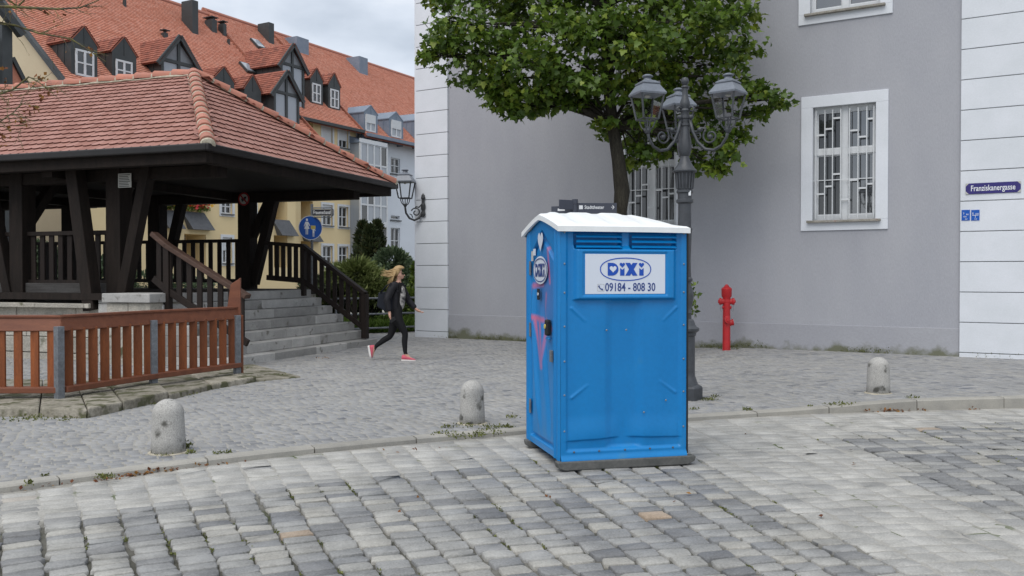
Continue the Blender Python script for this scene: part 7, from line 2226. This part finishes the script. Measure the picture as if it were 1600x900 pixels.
# jacket: torso and sleeves over the body, open at the front
vl, ed, B = [], [], {}
jv('hem', W_(618.5, 493), (.138, .135)); jv('j1', W_(619, 478), (.125, .112), 'hem'); jv('j2', W_(619.5, 458), (.142, .125), 'j1'); jv('j3', W_(620.5, 446.5), (.088, .10), 'j2')
for nm, y, sh, el, wr, yel, ywr in (('n', -.150, (615.5, 447.5), (607, 468), (610.8, 486), -.22, -.215), ('f', .150, (625, 447.5), (635.5, 470), (647, 483), .24, .20)):
    jv(nm + 'sh', W_(*sh, y), .066, 'j3'); jv(nm + 'up', Vector(W_(*sh, y)).lerp(W_(*el, yel), .5), .060, nm + 'sh'); jv(nm + 'el', W_(*el, yel), .053, nm + 'up')
    jv(nm + 'fa', Vector(W_(*el, yel)).lerp(W_(*wr, ywr), .5), .048, nm + 'el'); jv(nm + 'wr', W_(*wr, ywr), .039, nm + 'fa')
jk = skin("jacket", vl, ed, [M['jacket']], pn, 2)
import bmesh
bm = bmesh.new(); bm.from_mesh(jk.data); bm.faces.ensure_lookup_table()
kill = []
for f in bm.faces:
    c = f.calc_center_median(); xp = 634 + c.x / WS; zp_ = 563.5 - c.z / WS
    ctr = W_(619.5, zp_)
    if (c.x - ctr.x > .045 and -.16 < c.y < .06 and 441 < zp_ < 494): kill.append(f)
bmesh.ops.delete(bm, geom=kill, context='FACES'); bm.to_mesh(jk.data); bm.free()
sol = jk.modifiers.new("cloth", 'SOLIDIFY'); sol.thickness = .012; sol.offset = 1
# blouse showing in the opening
vl, ed, B = [], [], {}
jv('b0', W_(623, 487), (.115, .09)); jv('b1', W_(623, 470), (.125, .10), 'b0'); jv('b2', W_(624, 455), (.138, .115), 'b1'); jv('b3', W_(624.5, 445), (.085, .085), 'b2')
skin("blouse", vl, ed, [M['blouse']], pn, 2)
# shoes
def shoe(name, heel, toe, y, flat_):
    h, t = W_(*heel, y), W_(*toe, y); d = (t - h).normalized(); L_ = (t - h).length; u = Vector((0, 1, 0)).cross(d) * -1
    if u.z < 0 and flat_: u = -u
    if not flat_: u = Vector((d.z * -1, 0, d.x)); u = u if u.x > 0 else -u
    def ring_(f, w_, h0, h1): c = h + d * L_ * f; return [c + Vector((0, w_ * math.cos(a), 0)) + u * (h0 + (h1 - h0) * (.5 + .5 * math.sin(a))) for a in np.linspace(0, 2 * math.pi, 11)[:-1]]
    mb = MB(); rg = [ring_(-.02, .02, .025, .09), ring_(.02, .038, .02, .115), ring_(.2, .042, .02, .12), ring_(.42, .044, .02, .10), ring_(.62, .048, .02, .075), ring_(.85, .046, .02, .055), ring_(1.0, .03, .02, .042)]
    vs = [q for r_ in rg for q in r_]; n = 10
    fs = [(i * n + j, i * n + (j + 1) % n, (i + 1) * n + (j + 1) % n, (i + 1) * n + j) for i in range(len(rg) - 1) for j in range(n)] + [tuple(range(n)), tuple((len(rg) - 1) * n + j for j in range(n))]
    o = mb.add(vs, fs).build(name, M['pink'], pn, smooth=True)
    mb = MB(); P = []
    for f, w_ in ((-.03, .025), (.03, .044), (.3, .044), (.6, .052), (.85, .05), (1.02, .03)): P.append((f, w_))
    out_ = [(f, w_) for f, w_ in P] + [(f, -w_) for f, w_ in reversed(P)]
    vs = [h + d * L_ * f + Vector((0, w_, 0)) + u * 0.0 for f, w_ in out_] + [h + d * L_ * f + Vector((0, w_, 0)) + u * .032 for f, w_ in out_]
    n = len(out_); fs = [tuple(range(n))[::-1], tuple(range(n, 2 * n))] + [(i, (i + 1) % n, n + (i + 1) % n, n + i) for i in range(n)]
    mb.add(vs, fs).build("sole", M['sole'], o)
    mb = MB()
    for f in (.3, .42, .54): c = h + d * L_ * f; mb.tube([c + Vector((0, -.03, 0)) + u * (.115 - f * .075), c + Vector((0, .03, 0)) + u * (.115 - f * .075)], .005, 4)
    mb.build("laces", M['sole'], o)
shoe("shoe", (628.5, 564), (650, 565), NY * .8, True)
shoe("shoe", (574, 541.5), (577.5, 560.5), FY * .8, False)
# bag on the far... near shoulder, and the phone in her hand: things of their own
bp = W_(600, 470, -.02) + Vector((wf.x, wf.y, wf.z))
bg_ = thing("shoulder_bag", "large dark navy tote bag hanging behind the walking woman's arm", "bag", bp)
def Q(px, py): return ((px - 600) * WS, (470 - py) * WS)
mb = MB(); P = [Q(593, 457), (Q(603, 456)), Q(617, 466), Q(619, 476), Q(612, 488), Q(604, 487), Q(590, 479)]
mb.prism(P, .14, Matrix.Translation((0, -.10, 0))); mb.build("pouch", M['bag'], bg_, bevel=.02)
mb = MB(); mb.tube([(Q(596, 458)[0], -.1, Q(596, 458)[1]), (Q(606, 447)[0], -.17, Q(606, 447)[1]), (Q(614, 442)[0], -.19, Q(614, 442)[1]), (Q(612, 452)[0], -.19, Q(612, 452)[1]), (Q(608, 460)[0], -.12, Q(608, 460)[1])], .012, 6); mb.build("strap", M['bag'], bg_, smooth=True)
php = W_(616.5, 499, -.245) + Vector((wf.x, wf.y, wf.z))
phn = thing("phone", "black phone held low in the walking woman's near hand", "phone", php)
mb = MB(); mb.box(-.035, .035, -.005, .005, -.055, .055, 0, .5, Matrix.Rotation(R(55), 4, 'Y')); mb.build("handset", M['phone'], phn, bevel=.004)
